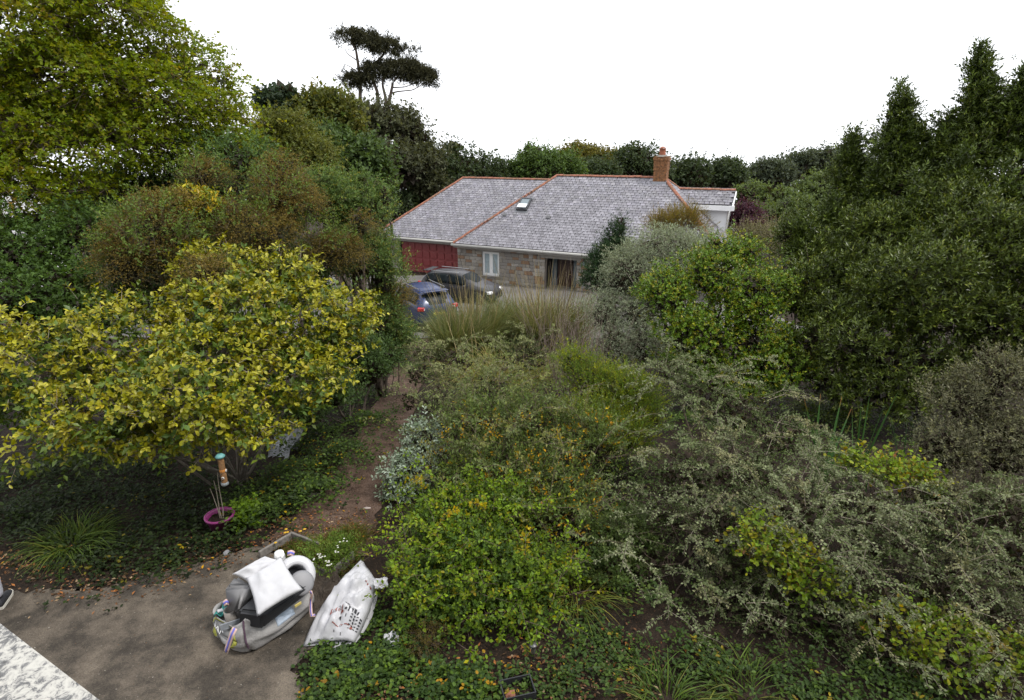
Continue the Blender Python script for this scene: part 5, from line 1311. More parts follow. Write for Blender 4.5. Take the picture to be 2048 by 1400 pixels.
tuft(110, 'pampas_clump', 'tall straw topped grass clump between the blue car and the grey car', bp, 2100, .7, 2.3, .024, GP, .4, .3, 'tall grasses in the middle border', stems=75, stemL=3.1)
bp = at(908, 670, 16.2); bp[2] = G(bp[0], bp[1])
tuft(111, 'pampas_clump', 'lower green grass clump leaning in front of the blue car tail', bp, 1500, .4, 2.0, .022, GP, .28, .3, 'tall grasses in the middle border', stems=30, stemL=2.5)
bp = at(1070, 640, 18.5); bp[2] = G(bp[0], bp[1])
tuft(112, 'pampas_clump', 'wide soft green grass mound in front of the window', bp, 2100, 1.1, 2.5, .022, GP, .45, .35, 'tall grasses in the middle border', stems=60, stemL=3.2)
bp = at(1110, 640, 18.0); bp[2] = G(bp[0], bp[1])
tuft(113, 'pampas_clump', 'thin brown stemmed grass standing in front of the porch door', bp, 800, .9, 2.4, .02, [(2, (.15, .15, .06)), (2, (.12, .14, .05)), (1, (.2, .17, .09))], .4, .3, 'tall grasses in the middle border', stems=80, stemL=3.1)
bp = at(1000, 700, 14.5); bp[2] = G(bp[0], bp[1])
tuft(114, 'meadow_grass', 'flopped yellow green grass in the middle of the border', bp, 900, 1.3, 1.5, .016, [(2, (.17, .17, .07)), (1, (.12, .15, .05)), (1, (.24, .2, .1))], .8, .6, stems=20, stemL=1.8)
# bare brown stems
def bare(seed, label, px, py, Y, n, rad, L, r=.006):
    rng = R(seed); b = at(px, py, Y); b[2] = G(b[0], b[1])
    t = thing('bare_stems', label, 'shrub', b, 0, 'leafless brown stems')
    a = rng.random(n) * 6.28; rr = rad * np.sqrt(rng.random(n))
    p = np.stack([b[0] + rr * np.cos(a), b[1] + rr * np.sin(a), np.full(n, b[2])], -1); p[:, 2] = G(p[:, 0], p[:, 1])
    e = p + np.stack([rng.normal(size=n) * .22 * L, rng.normal(size=n) * .22 * L, L * (.55 + .5 * rng.random(n))], -1)
    P = np.array([limb(x, y, k=6, wob=.03, rng=rng) for x, y in zip(p, e)])
    Ps, Rs = [P], [np.tile(np.linspace(r, r * .4, 6), (n, 1))]
    for _ in range(3):
        k = rng.integers(2, 5, n); o_ = P[np.arange(n), k]; e2 = o_ + rng.normal(size=(n, 3)) * .12 * L + np.array([0, 0, .2 * L])
        Ps.append(np.array([limb(x, y, k=6, wob=.04, rng=rng) for x, y in zip(o_, e2)])); Rs.append(np.tile(np.linspace(r * .5, r * .2, 6), (n, 1)))
    V, q = tubes(np.vstack(Ps), np.vstack(Rs), 3)
    world_part('stems', V, q, plain('dry_stem', (.2, .155, .125), .9), t, kind='stuff')
bare(120, 'tangle of bare brown stems left of the silver bush', 1130, 700, 13.5, 70, .6, 2.3)
bare(121, 'thin bare stems rising in front of the porch', 1120, 640, 17, 22, .7, 2.9, .007)
bare(122, 'bare stems behind the lime green shrub', 1170, 720, 12, 50, .5, 2.0)
# sword leaved clump (yucca or flax)
rng = R(125); sb_ = at(1660, 900, 7.6); sb_[2] = G(sb_[0], sb_[1])
sw = thing('flax_plant', 'stiff sword leaves with brown tips in the dark hollow', 'plant', sb_)
SWL = [(1612, 795, 1640, 930), (1643, 785, 1630, 900), (1684, 790, 1660, 900), (1702, 815, 1660, 920), (1700, 845, 1650, 960), (1707, 808, 1706, 900), (1740, 790, 1722, 900), (1770, 805, 1730, 910), (1795, 780, 1740, 900), (1725, 800, 1715, 900), (1785, 830, 1800, 930), (1815, 850, 1805, 940), (1745, 880, 1735, 960), (1660, 1000, 1680, 1080), (1690, 965, 1700, 1040)]
for k, (x1, y1, x0, y0) in enumerate(SWL):
    p1 = at(x1, y1, 7.5 + .05 * (k % 4)); p0 = at(x0, y0, 7.45); d_ = unit((p1 - p0)[None]); p0 = p1 - d_[0] * max(1.3, np.linalg.norm(p1 - p0) * 1.4); d_ = unit((p1 - p0)[None])
    c = np.array([[.05, .1, .035]]) * (1 if k < 6 else .8)
    V, q, CC = blades(rng, p0[None], d_, np.array([np.linalg.norm(p1 - p0)]), np.array([.045 if k < 6 else .032]), np.array([.02]), c, 7, tipC=np.array([[.35, .15, .05]]) if k < 6 else None)
    world_part('leaf', V, q, LEAF_GLOSS, sw, CC)
# strappy clumps
LIR = [(3, (.055, .085, .022)), (2, (.08, .115, .03)), (1, (.12, .135, .04))]
def tuft_at(seed, label, px, py, n, rad, L, W, pal=LIR, **kw):
    b = on_ground(px, py); tuft(seed, 'strap_grass', label, b, n, rad, L * .8, W, pal, 1.1, .75, 'strap leaved clumps', **kw)
tuft_at(130, 'strappy dark green clump in shade left of the patio edge', 150, 1090, 330, .3, .75, .014)
tuft_at(131, 'strappy green clump at the bottom edge below the cotoneaster', 1330, 1405, 170, .25, .65, .012, [(3, (.05, .08, .02)), (2, (.075, .105, .025)), (.6, (.12, .12, .04))])
tuft_at(132, 'smaller strappy clump in the bottom shade right of the first', 1500, 1395, 140, .3, .6, .012)
tuft_at(133, 'yellowing strappy clump under the willowy shrub', 1150, 1190, 200, .25, .65, .012, [(2, (.09, .11, .03)), (1, (.2, .18, .06))])
tuft_at(134, 'strappy clump left of the flax in the dark hollow', 1650, 830, 240, .4, .9, .014)

# ---- low ground plants
def carpet(seed, name, label, polys, pal, n, leaf, h, tmpl=KITE, per=6, kind='stuff', mat=None, cat='ground cover', hz=.5):
    """low leafy cover on patches of ground: patches are (px, py, radius m)"""
    rng = R(seed); P = []
    w = np.array([p[2] ** 2 for p in polys]); ii = rng.choice(len(polys), n, p=w / w.sum())
    cs = np.array([on_ground(p[0], p[1]) for p in polys]); rr = np.array([p[2] for p in polys])
    off = rng.normal(size=(n, 2)) * .5
    c = cs[ii]; c = np.stack([c[:, 0] + off[:, 0] * rr[ii], c[:, 1] + off[:, 1] * rr[ii]], -1)
    hh = h * rng.random(n) ** hz * (.5 + .5 * np.sin(c[:, 0] * 5) * np.sin(c[:, 1] * 4 + 1) + .3)
    base = np.stack([c[:, 0], c[:, 1], G(c[:, 0], c[:, 1]) + np.clip(hh, .01, 1)], -1)
    ang = rng.random((n, 1)) * 6.28 + np.arange(per) * 6.283 / per
    d = np.stack([np.cos(ang), np.sin(ang), .2 + .3 * rng.normal(size=ang.shape)], -1)
    pos = base[:, None] + d * leaf[0] * .25 + rng.normal(size=(n, per, 3)) * leaf[0] * .5
    pos[..., 2] = np.maximum(pos[..., 2], G(pos[..., 0], pos[..., 1]) + .02)
    k = n * per; s_ = .6 + .8 * rng.random(k)
    C = np.repeat(pal_pick(rng, n, pal), per, 0) * (1 + .22 * rng.normal(size=(k, 1)))
    f = dict(pos=pos.reshape(-1, 3), d=unit(d.reshape(-1, 3)), n=rng.normal(size=(k, 3)) * .35 + np.array([0, 0, 1.]), L=leaf[0] * s_, W=leaf[1] * s_, C=np.clip(C, .004, .9), tmpl=tmpl)
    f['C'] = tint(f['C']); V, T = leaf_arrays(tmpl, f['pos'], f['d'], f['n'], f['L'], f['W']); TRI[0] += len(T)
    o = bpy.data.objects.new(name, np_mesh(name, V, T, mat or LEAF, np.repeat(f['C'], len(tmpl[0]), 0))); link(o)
    return tag(o, label, cat, None, kind)
GCV = [(3, (.028, .046, .014)), (2, (.044, .07, .018)), (1, (.075, .112, .028)), (.15, (.22, .17, .035))]
carpet(140, 'ivy', 'low green ivy and weeds on the shaded bank left of the path', [(600, 960, .8), (680, 920, .7), (740, 850, .6), (700, 800, .9), (560, 1000, .7), (520, 1040, .6), (630, 1000, .5), (640, 880, .9), (780, 730, .8)], GCV, 3600, (.045, .034), .3, OVAL4, 4)
carpet(141, 'ivy_shade', 'dark ivy under the yellow shrub beside the patio', [(300, 1080, .7), (380, 1060, .6), (450, 1090, .4), (220, 1120, .5), (330, 1130, .5), (120, 1120, .4), (480, 1020, .6), (400, 980, .8), (280, 1000, .8), (130, 1000, .9)], [(3, (.015, .024, .008)), (2, (.024, .038, .011)), (.12, (.1, .09, .02))], 1900, (.045, .034), .12, OVAL4, 4)  # leaves coloured darker, standing in for the shade under the shrub
carpet(142, 'ivy_front', 'dark glossy ivy carpet in front of the white sack', [(660, 1310, .22), (720, 1320, .25), (790, 1310, .25), (640, 1340, .2), (760, 1350, .3), (860, 1370, .35), (760, 1240, .2), (700, 1390, .3), (950, 1390, .35), (640, 1400, .2)], [(3, (.03, .052, .016)), (2, (.05, .082, .02)), (1, (.08, .12, .028)), (.15, (.26, .16, .04))], 1300, (.04, .034), .1, OVAL4, 4)
carpet(143, 'weeds_front', 'weeds on the bare soil along the bottom edge', [(1130, 1350, .35), (1230, 1330, .4), (1050, 1390, .3), (1180, 1270, .3), (1400, 1330, .4), (1600, 1380, .5), (1800, 1400, .6)], [(3, (.035, .058, .018)), (2, (.055, .085, .022)), (.2, (.2, .16, .04))], 1100, (.04, .026), .15, OVAL4, 5)
carpet(144, 'undergrowth', 'dark undergrowth below the border shrubs', [(1000, 1000, 1.2), (1200, 1050, 1.0), (900, 900, 1.2), (1350, 850, 1.4), (1100, 750, 1.8), (1300, 720, 1.8), (950, 690, 2.0), (1600, 900, 1.4), (1750, 850, 1.5), (1500, 760, 1.6), (1250, 950, 1.0), (870, 740, 1.5), (1220, 1160, .4), (1280, 1200, .4), (1650, 1250, .5)], [(3, (.04, .065, .02)), (2, (.055, .085, .025)), (1, (.08, .11, .03))], 6500, (.05, .032), .3, KITE, 5)
carpet(145, 'litter', 'fallen brown leaves and twigs over the soil', [(350, 1155, .35), (250, 1170, .35), (450, 1120, .3), (150, 1180, .35), (560, 1060, .5), (640, 1070, .5), (700, 1060, .5), (90, 1130, .5), (1150, 1370, .5), (1250, 1340, .5), (800, 1385, .5), (950, 1395, .4), (660, 1110, .4), (30, 1120, .4), (420, 1100, .4), (1050, 1340, .4)], [(3, (.14, .08, .05)), (2, (.09, .06, .04)), (1, (.25, .12, .06)), (1, (.22, .17, .12)), (.2, (.34, .2, .05))], 2600, (.04, .022), .012, KITE, 1, mat=LEAF_MATTE)
carpet(146, 'path_grass', 'short dry grass on the near end of the path', [(650, 1110, .25), (700, 1080, .25), (600, 1100, .2), (670, 1125, .25)], [(2, (.17, .12, .06)), (2, (.1, .12, .035)), (1, (.07, .105, .03))], 1400, (.07, .006), .05, KITE, 5)

rng = R(147); ng = 1500
px_ = rng.uniform(-6.2, -1.9, ng); py_ = rng.uniform(3.2, 6.0, ng)
gp = np.stack([px_, py_, np.full(ng, .014)], -1)
V, T = leaf_arrays(KITE, gp, unit(rng.normal(size=(ng, 3)) * np.array([1, 1, .15])), rng.normal(size=(ng, 3)) * .3 + Z_, .008 + .016 * rng.random(ng) ** 3, .006 + .01 * rng.random(ng) ** 3)
tag(link(bpy.data.objects.new('grit', np_mesh('grit', V, T, LEAF_MATTE, np.repeat(pal_pick(rng, ng, [(2, (.2, .18, .16)), (2, (.06, .05, .04)), (1, (.12, .07, .04)), (.3, (.4, .38, .35))]), 4, 0)))), 'loose grit and crumbs scattered over the patio', 'grit', None, 'stuff')

DF = [lobe(1220, 1150, 5.8, 65, 50), lobe(1290, 1230, 5.3, 60, 42), lobe(1190, 1230, 5.3, 50, 34), lobe(1250, 1080, 6.2, 60, 40)]
t, b = plant('privet_bush', 'low dark small leaved bush between the willowy shrub and the cotoneaster', 'shrub', DF)
rng = R(148)
f = foliage(rng, DF, [(3, (.04, .062, .02)), (2, (.06, .085, .028)), (1, (.08, .1, .035))], bump=.25, n_clump=330, clump_r=.11, per=7, leaves=8, slen=.16, leaf=(.034, .017), core=900, core_leaf=(.07, .04), up=.6, zmin=-.2)
put_leaves(t, f, LEAF); twigs(t, f, .002, .3); woody(t, b, DF, .012, TWIG, rng)
carpet(149, 'shade_ivy', 'sparse dark ivy on the bare soil under the yellow shrub at left', [(60, 960, .9), (30, 1040, .7), (160, 930, .9), (300, 940, .8), (90, 1060, .5)], [(3, (.018, .028, .01)), (2, (.028, .042, .013))], 1500, (.05, .036), .25, OVAL4, 4)  # shade below the shrub put into the darker leaf colours
# ------------------------------------------------------------------ things on the patio and in the garden
SACKW = plain('white_polythene', (.46, .46, .48), .35, spec=.4, noise=.06, scale=9, bump=.5, bscale=11)
WOVEN = plain('woven_bag', (.3, .292, .285), .6, noise=.1, scale=10, bump=.35, bscale=60)
CUSH = plain('white_cushion', (.47, .47, .485), .75, noise=.04, scale=6, bump=.5, bscale=8)
GREYC = plain('grey_vinyl', (.2, .197, .2), .45, noise=.08, scale=5, bump=.15, bscale=10)
CHAR = plain('charcoal_case', (.02, .021, .024), .55, noise=.2, scale=20, bump=.2, bscale=90)

def grid_obj(name, P, mat, parent=None, thick=.006, smooth=True, closed=False):
    """P (n,m,3) local points -> sheet with thickness"""
    n, m_ = P.shape[:2]
    idx = np.arange(n * m_).reshape(n, m_)
    if closed: idx = np.concatenate([idx, idx[:, :1]], 1)
    q = np.stack([idx[:-1, :-1], idx[:-1, 1:], idx[1:, 1:], idx[1:, :-1]], -1).reshape(-1, 4)
    o = bpy.data.objects.new(name, np_mesh(name, P.reshape(-1, 3), q, mat, smooth=smooth)); link(o, parent)
    if thick:
        so = o.modifiers.new('t', 'SOLIDIFY'); so.thickness = thick; so.offset = 0
    return o
def vnoise(rng, n, m_, k):
    """smooth random field for crumples"""
    a = rng.normal(size=(k, k + 2))
    yi, xi = np.linspace(0, k - 1.001, n), np.linspace(0, k + .999, m_)
    y0, x0 = yi.astype(int), xi.astype(int); fy, fx = (yi - y0)[:, None], (xi - x0)[None]
    g = lambda i, j: a[np.ix_(np.minimum(i, k - 1), np.minimum(j, k + 1))]
    return (g(y0, x0) * (1 - fy) * (1 - fx) + g(y0 + 1, x0) * fy * (1 - fx) + g(y0, x0 + 1) * (1 - fy) * fx + g(y0 + 1, x0 + 1) * fy * fx)

# bulk bag: four slumped sides
rng = R(200)
Fc, Rc, Lc_ = gz(495, 1322), gz(634, 1222), gz(428, 1266)
Bc = Lc_ + Rc - Fc
ctr = (Fc + Rc + Lc_ + Bc) / 4
bag = thing('bulk_bag', 'sagging pale woven builders bag full of household junk on the patio', 'bag', (ctr[0], ctr[1], .012))
corners = [Fc, Rc, Bc, Lc_]
hts = [.42, .36, .46, .34]
NS, NH = 22, 14
Pb = []
for h in range(NH):
    t_ = h / (NH - 1); row = []
    for s_ in range(4):
        a, b = corners[s_], corners[(s_ + 1) % 4]; ha, hb = hts[s_], hts[(s_ + 1) % 4]
        for k in range(NS):
            u = k / NS
            p = a + (b - a) * u
            rnd_ = .1 * (abs(2 * u - 1) ** 4)                       # rounded corners
            p = p + (ctr - p) * rnd_ * 1.6
            hh = ha + (hb - ha) * u - .1 * math.sin(math.pi * u)
            bul = 1 + .11 * math.sin(math.pi * min(1, t_ * 1.15)) - .1 * (t_ < .12) * (1 - t_ / .12)
            q_ = ctr + (p - ctr) * bul * (1 - .03 * t_)
            row.append((q_[0] - ctr[0], q_[1] - ctr[1], hh * t_))
    Pb.append(row)
Pb = np.array(Pb); nz = vnoise(rng, NH, 4 * NS, 9); nz2 = vnoise(rng, NH, 4 * NS, 26)
dirn = Pb.copy(); dirn[..., 2] = 0; dirn = unit(dirn)
sk_ = np.sin(np.linspace(0, 4 * NS, 4 * NS)[None] * .55 + np.linspace(0, 5, NH)[:, None] * 1.4) * .009
Pb += dirn * (nz * .016 + nz2 * .006 + sk_)[..., None]
grid_obj('bag_sides', Pb, WOVEN, bag, .008, closed=True)
Pl = np.stack([Pb[0] * k for k in (1.0, .5, .02)]); Pl[..., 2] = .006
grid_obj('bag_base', Pl, WOVEN, bag, .004, closed=True)
def on_bag(side, u, t_):
    i = side * NS + u * NS; h = t_ * (NH - 1); i0, h0 = int(i), int(h)
    a = Pb[h0, i0 % (4 * NS)]; b = Pb[h0, (i0 + 1) % (4 * NS)]; c = Pb[min(h0 + 1, NH - 1), i0 % (4 * NS)]
    return a + (b - a) * (i - i0) + (c - a) * (h - h0)
def on_bag_n(side): 
    a, b = corners[side], corners[(side + 1) % 4]; d_ = unit(b - a); return np.array([d_[1], -d_[0], 0])
def patch(name, side, u0, u1, t0, t1, mat, off=.012, n=9, m_=7, parent=bag):
    nn = on_bag_n(side)
    P = np.array([[on_bag(side, u0 + (u1 - u0) * i / (m_ - 1), t0 + (t1 - t0) * j / (n - 1)) + nn * off for i in range(m_)] for j in range(n)])
    return grid_obj(name, P, mat, parent, .003)
# document pouch, lifting straps with blue and pink stripes, printed roundel
patch('document_pouch', 0, .42, .66, .58, .97, plain('pouch_film', (.42, .5, .6), .15, spec=.7, noise=.3, scale=9))
PINK = plain('strap_pink', (.6, .42, .37), .8); BLUE_S = plain('strap_blue', (.14, .14, .5), .8)
def strap(pts, w=.055):
    pts = np.array(pts); P = res(pts, 10); d_ = unit(np.gradient(P, axis=0)); sd_ = unit(np.cross(d_, np.array([0, -.6, .8])))
    o = grid_obj('lifting_strap', np.stack([P - sd_ * w / 2, P + sd_ * w / 2], 1), PINK, bag, .004)
    up_ = np.cross(sd_, d_); up_ = up_ * np.sign(up_[:, 2:3] + 1e-6)
    grid_obj('strap_stripe', np.stack([P - sd_ * w * .17 + up_ * .005, P + sd_ * w * .17 + up_ * .005], 1), BLUE_S, o, .002)
L2 = lambda px, py, z: gz(px, py, z) - np.array([ctr[0], ctr[1], .012])
strap([L2(470, 1256, .5), L2(464, 1268, .46), L2(458, 1285, .36), L2(452, 1304, .24)])
strap([L2(447, 1208, .5), L2(453, 1203, .53), L2(460, 1205, .5)])
strap([L2(575, 1107, .72), L2(582, 1105, .74), L2(588, 1108, .7)])
strap([L2(621, 1182, .6), L2(624, 1190, .55), L2(621, 1202, .45), L2(622, 1232, .35), L2(630, 1230, .33)], .03)
seam = np.array([on_bag(3, .97, 1.0), on_bag(3, .98, .8), on_bag(0, .02, .5), on_bag(0, .02, .25)]) + np.array([0, -.02, 0])
V, q = tubes(res(seam, 14)[None], np.full((1, 14), .009), 6)
o = bpy.data.objects.new('rope_tie', np_mesh('rope_tie', V, q, plain('purple_cord', (.09, .05, .08), .9))); link(o, bag)
# roundel on the left end
NR = 28
def disc(name, r0, r1, mat, off):
    cu, ct = .42, .56; P = []
    for rr in (r0, r1):
        P.append([on_bag(3, min(.98, max(.01, cu + rr * math.cos(a))), min(.97, max(.05, ct + rr * 1.05 * math.sin(a)))) + on_bag_n(3) * off for a in np.linspace(0, 2 * math.pi, NR)])
    return grid_obj(name, np.array(P), mat, bag, .001)
disc('logo_ring', .33, .42, plain('print_olive', (.38, .38, .06), .6), .008)
disc('logo_disc', .001, .32, plain('print_grey', (.16, .16, .16), .6), .009)
def lettering(text, side, u0, u1, t0, t1, mat, off):
    cu_ = bpy.data.curves.new('lettering', 'FONT'); cu_.body = text; cu_.size = 1; cu_.resolution_u = 2
    to = bpy.data.objects.new('lettering', cu_); COL.objects.link(to)
    dg = bpy.context.evaluated_depsgraph_get(); me = bpy.data.meshes.new_from_object(to.evaluated_get(dg))
    COL.objects.unlink(to); bpy.data.objects.remove(to)
    co = np.empty(len(me.vertices) * 3, np.float32); me.vertices.foreach_get('co', co); co = co.reshape(-1, 3)
    mn, mx = co.min(0), co.max(0)
    for i in range(len(co)):
        u = (co[i, 0] - mn[0]) / (mx[0] - mn[0]); v = (co[i, 1] - mn[1]) / (mx[1] - mn[1])
        co[i] = on_bag(side, u0 + (u1 - u0) * u, t0 + (t1 - t0) * v) + on_bag_n(side) * off
    me.vertices.foreach_set('co', co.ravel()); me.materials.append(mat)
    return link(bpy.data.objects.new('lettering', me), bag)
lettering('SAND', 3, .16, .68, .56, .72, WHITE, .014)

# things in the bag
def solid(name, label, cat, pts8, mat, bev=.02, sub=0):
    """a block from 8 world corners: bottom four then top four"""
    c = np.mean(pts8, 0); bm = bmesh.new()
    vs_ = [bm.verts.new(tuple(p - c)) for p in pts8]
    for f in ((0, 3, 2, 1), (4, 5, 6, 7), (0, 1, 5, 4), (1, 2, 6, 5), (2, 3, 7, 6), (3, 0, 4, 7)): bm.faces.new([vs_[i] for i in f])
    bmesh.ops.recalc_face_normals(bm, faces=bm.faces)
    bmesh.ops.bevel(bm, geom=list(bm.edges), offset=bev, segments=3, affect='EDGES')
    return c, bm
def bm_obj(name, bm, mat, loc=None, parent=None, smooth=True):
    me = bpy.data.meshes.new(name); bm.to_mesh(me); bm.free(); me.materials.append(mat)
    for p in me.polygons: p.use_smooth = smooth
    o = bpy.data.objects.new(name, me); link(o, parent)
    if loc is not None: o.location = loc
    return o
b4 = [gz(475, 1252, .3), gz(523, 1262, .3), gz(612, 1190, .36), gz(565, 1165, .36)]
t4 = [gz(473, 1222, .52), gz(527, 1228, .5), gz(617, 1173, .58), gz(560, 1140, .62)]
c, bm = solid('', '', '', b4 + t4, CHAR, .03)
case = thing('storage_case', 'charcoal plastic case lying across the bag under the white cushion', 'case', c)
bm_obj('case_body', bm, CHAR, None, case, False)
pL = (gz(592, 1212, .5) - c, gz(600, 1206, .5) - c)
m = MB(); m.box((pL[0] + pL[1]) / 2, (.07, .012, .025), Matrix.Rotation(.9, 3, 'Z')); m.build('gold_badge', plain('badge_gold', (.5, .4, .12), .5), case)
# grey cushion block
g8 = [gz(452, 1222, .42), gz(470, 1232, .4), gz(512, 1205, .42), gz(490, 1180, .46), gz(443, 1178, .64), gz(494, 1170, .68), gz(508, 1172, .72), gz(470, 1148, .72)]
c, bm = solid('', '', '', g8, GREYC, .035)
o = bm_obj('grey_cushion', bm, GREYC, c); tag(o, 'grey vinyl cushion block tucked under the white cushion in the bag', 'cushion')
# white cushion folded over the case
def puff(A, B, C_, D, bulge, n=22, seed=1, crease=.012):
    rr = R(seed); u = np.linspace(0, 1, n)[None, :, None]; v = np.linspace(0, 1, n)[:, None, None]
    S = (A * (1 - u) + B * u) * (1 - v) + (D * (1 - u) + C_ * u) * v
    nn = unit(np.cross(B - A, D - A)); nn = nn if nn[2] > 0 else -nn
    e = (4 * u * (1 - u)) ** .38 * (4 * v * (1 - v)) ** .38
    w = vnoise(rr, n, n, 5)[..., None] * crease + vnoise(rr, n, n, 11)[..., None] * crease * .5
    pinch = 1 - .07 * (4 * u * (1 - u)) * (2 * v - 1) ** 4 - .07 * (4 * v * (1 - v)) * (2 * u - 1) ** 4
    c = (A + B + C_ + D) / 4; S = c + (S - c) * pinch
    return S + nn * (bulge * e + w * e), S - nn * (bulge * .55 * e), c, nn
def cushion(name, label, A, B, C_, D, bulge, mat, cat='cushion', seed=1, fold=None):
    T_, U_, c, nn = puff(A, B, C_, D, bulge, seed=seed)
    n = T_.shape[0]; V = np.vstack([T_.reshape(-1, 3), U_.reshape(-1, 3)]) - c
    idx = np.arange(n * n).reshape(n, n); q1 = np.stack([idx[:-1, :-1], idx[:-1, 1:], idx[1:, 1:], idx[1:, :-1]], -1).reshape(-1, 4)
    o = bpy.data.objects.new(name, np_mesh(name, V, np.vstack([q1, q1[:, ::-1] + n * n]), mat, smooth=True)); link(o); o.location = c
    bmm = bmesh.new(); bmm.from_mesh(o.data); bmesh.ops.remove_doubles(bmm, verts=bmm.verts, dist=.001); bmm.to_mesh(o.data); bmm.free()
    for p in o.data.polygons: p.use_smooth = True
    return tag(o, label, cat)
cushion('white_cushion', 'large white cushion lying on top of the junk in the bag', gz(492, 1156, .76), gz(562, 1112, .82), gz(606, 1179, .66), gz(514, 1234, .6), .05, CUSH, seed=3)
cushion('white_pillow', 'white pillow with pointed corner behind the large cushion', gz(464, 1148, .78), gz(530, 1112, .84), gz(565, 1120, .78), gz(500, 1168, .7), .06, CUSH, seed=5)
# white plastic tub with a round hole, standing at the back
tc_ = gz(592, 1150, .62)
tub = thing('plastic_tub', 'white plastic appliance casing with a dark round opening', 'casing', tc_)
axis = unit(np.array([.35, -.5, .55])); qr = Vector(axis).to_track_quat('Z', 'Y').to_matrix()
m = MB(); m.lathe([(.02, -.34), (.2, -.34), (.22, -.3), (.2, -.02), (.17, .02), (.11, .03), (.1, .0), (.1, -.2)], n=28); o = m.build('casing', plain('white_plastic', (.5, .5, .52), .35), tub, True); o.rotation_euler = qr.to_euler()
m = MB(); m.cyl((0, 0, -.2), (0, 0, -.195), .1, n=24); m.cyl((.02, 0, -.19), (.02, 0, -.03), .025, n=12); o = m.build('opening', plain('grey_inner', (.1, .1, .11), .5), tub); o.rotation_euler = qr.to_euler()
pc = gz(603, 1166, .58)
pl_ = thing('grey_plate', 'grey round disc leaning between the casing and the cushion', 'disc', pc)
m = MB(); m.lathe([(.001, .012), (.1, .012), (.125, .0), (.12, -.02), (.001, -.02)], n=26); o = m.build('plate', plain('grey_disc', (.2, .2, .21), .5), pl_, True); o.rotation_euler = qr.to_euler()
# steel can
cc_ = gz(560, 1118, .74)
can = thing('steel_can', 'small silver can poking up at the back of the bag', 'can', cc_)
m = MB(); m.lathe([(.001, -.3), (.055, -.3), (.055, .04), (.05, .05), (.001, .05)], n=20); m.build('can_body', plain('brushed_steel', (.5, .5, .5), .4, .6), can, True)
m = MB(); m.lathe([(.05, .05), (.045, .085), (.001, .09)], n=20); m.build('can_cap', WHITE, can, True)
# teal item, grey mug and white tray in the left end of the bag
tl = gz(447, 1226, .3)
tb = thing('teal_cloth', 'crumpled teal packet stuffed into the left end of the bag', 'packet', tl)
P = np.array([[(.14 * (u - .5) * (1 - .3 * v), .12 * (v - .5), .04 * math.sin(3 * u) + .03 * math.sin(9 * u + 5 * v)) for u in np.linspace(0, 1, 12)] for v in np.linspace(0, 1, 10)])
grid_obj('packet', P, plain('teal_film', (.03, .22, .2), .35, noise=.3, scale=20), tb, .012)
m = MB(); m.box((-.01, -.03, .06), (.05, .04, .008), Matrix.Rotation(.5, 3, 'Z')); m.build('paper_label', CUSH, tb)
mg = gz(460, 1224, .36)
mug = thing('grey_cup', 'grey cup standing in the left end of the bag', 'cup', mg)
m = MB(); m.lathe([(.001, -.2), (.05, -.2), (.06, .03), (.053, .03), (.045, -.1), (.001, -.1)], n=20); m.build('cup_body', plain('taupe_plastic', (.24, .22, .2), .5), mug, True)
tr = gz(470, 1243, .27)
ty = thing('clear_tray', 'pale translucent tray beside the cup in the bag', 'tray', tr)
m = MB(); m.box((0, 0, 0), (.2, .14, .012), Matrix.Rotation(.5, 3, 'Z')); m.box((0, -.07, .03), (.2, .01, .07), Matrix.Rotation(.5, 3, 'Z')); m.build('tray', plain('milky_plastic', (.26, .28, .31), .3), ty)
hp = gz(545, 1205, .05)
fill = thing('packed_boxes', 'dark boxes packed low inside the bag beneath the case', 'box', (ctr[0], ctr[1], .03))
fd_ = unit(Rc - Fc); ry_ = math.atan2(fd_[1], fd_[0])
m = MB(); m.box((0, 0, .13), (.8, .42, .24), Matrix.Rotation(ry_, 3, 'Z'), bev=.02); m.build('carton', plain('dark_card', (.05, .045, .04), .8), fill)
fill2 = thing('packed_box', 'dark box packed inside the bag, upright at the back', 'box', (ctr[0] + .1, ctr[1] + .12, .03))
m = MB(); m.box((0, 0, .25), (.3, .26, .5), Matrix.Rotation(ry_, 3, 'Z'), bev=.02); m.build('carton', plain('dark_card_b', (.06, .055, .05), .8), fill2)

# ---- the white sack
rng = R(210)
A_, B_, C2, D_ = gz(722, 1117, .34), gz(752, 1158, .3), gz(708, 1283, .06), gz(606, 1291, .03)
mid_l = gz(632, 1212, .2)
n, m_ = 30, 22
u = np.linspace(0, 1, m_)[None, :, None]; v = np.linspace(0, 1, n)[:, None, None]
left = A_ * (1 - v) ** 2 + 2 * (mid_l) * v * (1 - v) + D_ * v ** 2
right = B_ * (1 - v) ** 2 + 2 * gz(748, 1222, .2) * v * (1 - v) + C2 * v ** 2
S = left * (1 - u) + right * u
e = (4 * u * (1 - u)) ** .6 * (np.sin(math.pi * np.clip(v * .95, 0, 1))) ** .7
cr = np.abs(vnoise(rng, n, m_, 7))[..., None] * .06 + np.abs(vnoise(rng, n, m_, 13))[..., None] * .03
S = S + np.array([.02, -.12, 1.0]) * (e * (.1 + cr * 1.5) - cr * .25 * (1 - e))
S[..., 2] = np.maximum(S[..., 2], .03 + .01 * rng.random((n, m_)))
sc_ = S.reshape(-1, 3).mean(0); sc_[2] = .012
sack = thing('plastic_sack', 'crumpled white plastic sack with red and black print beside the bag', 'sack', sc_)
grid_obj('sack_front', S - sc_, SACKW, sack, .005)
Sb = S.copy(); Sb[..., 2] = np.minimum(Sb[..., 2] * .25 + .012, Sb[..., 2] - .01)
grid_obj('sack_back', Sb - sc_, SACKW, sack, .004)
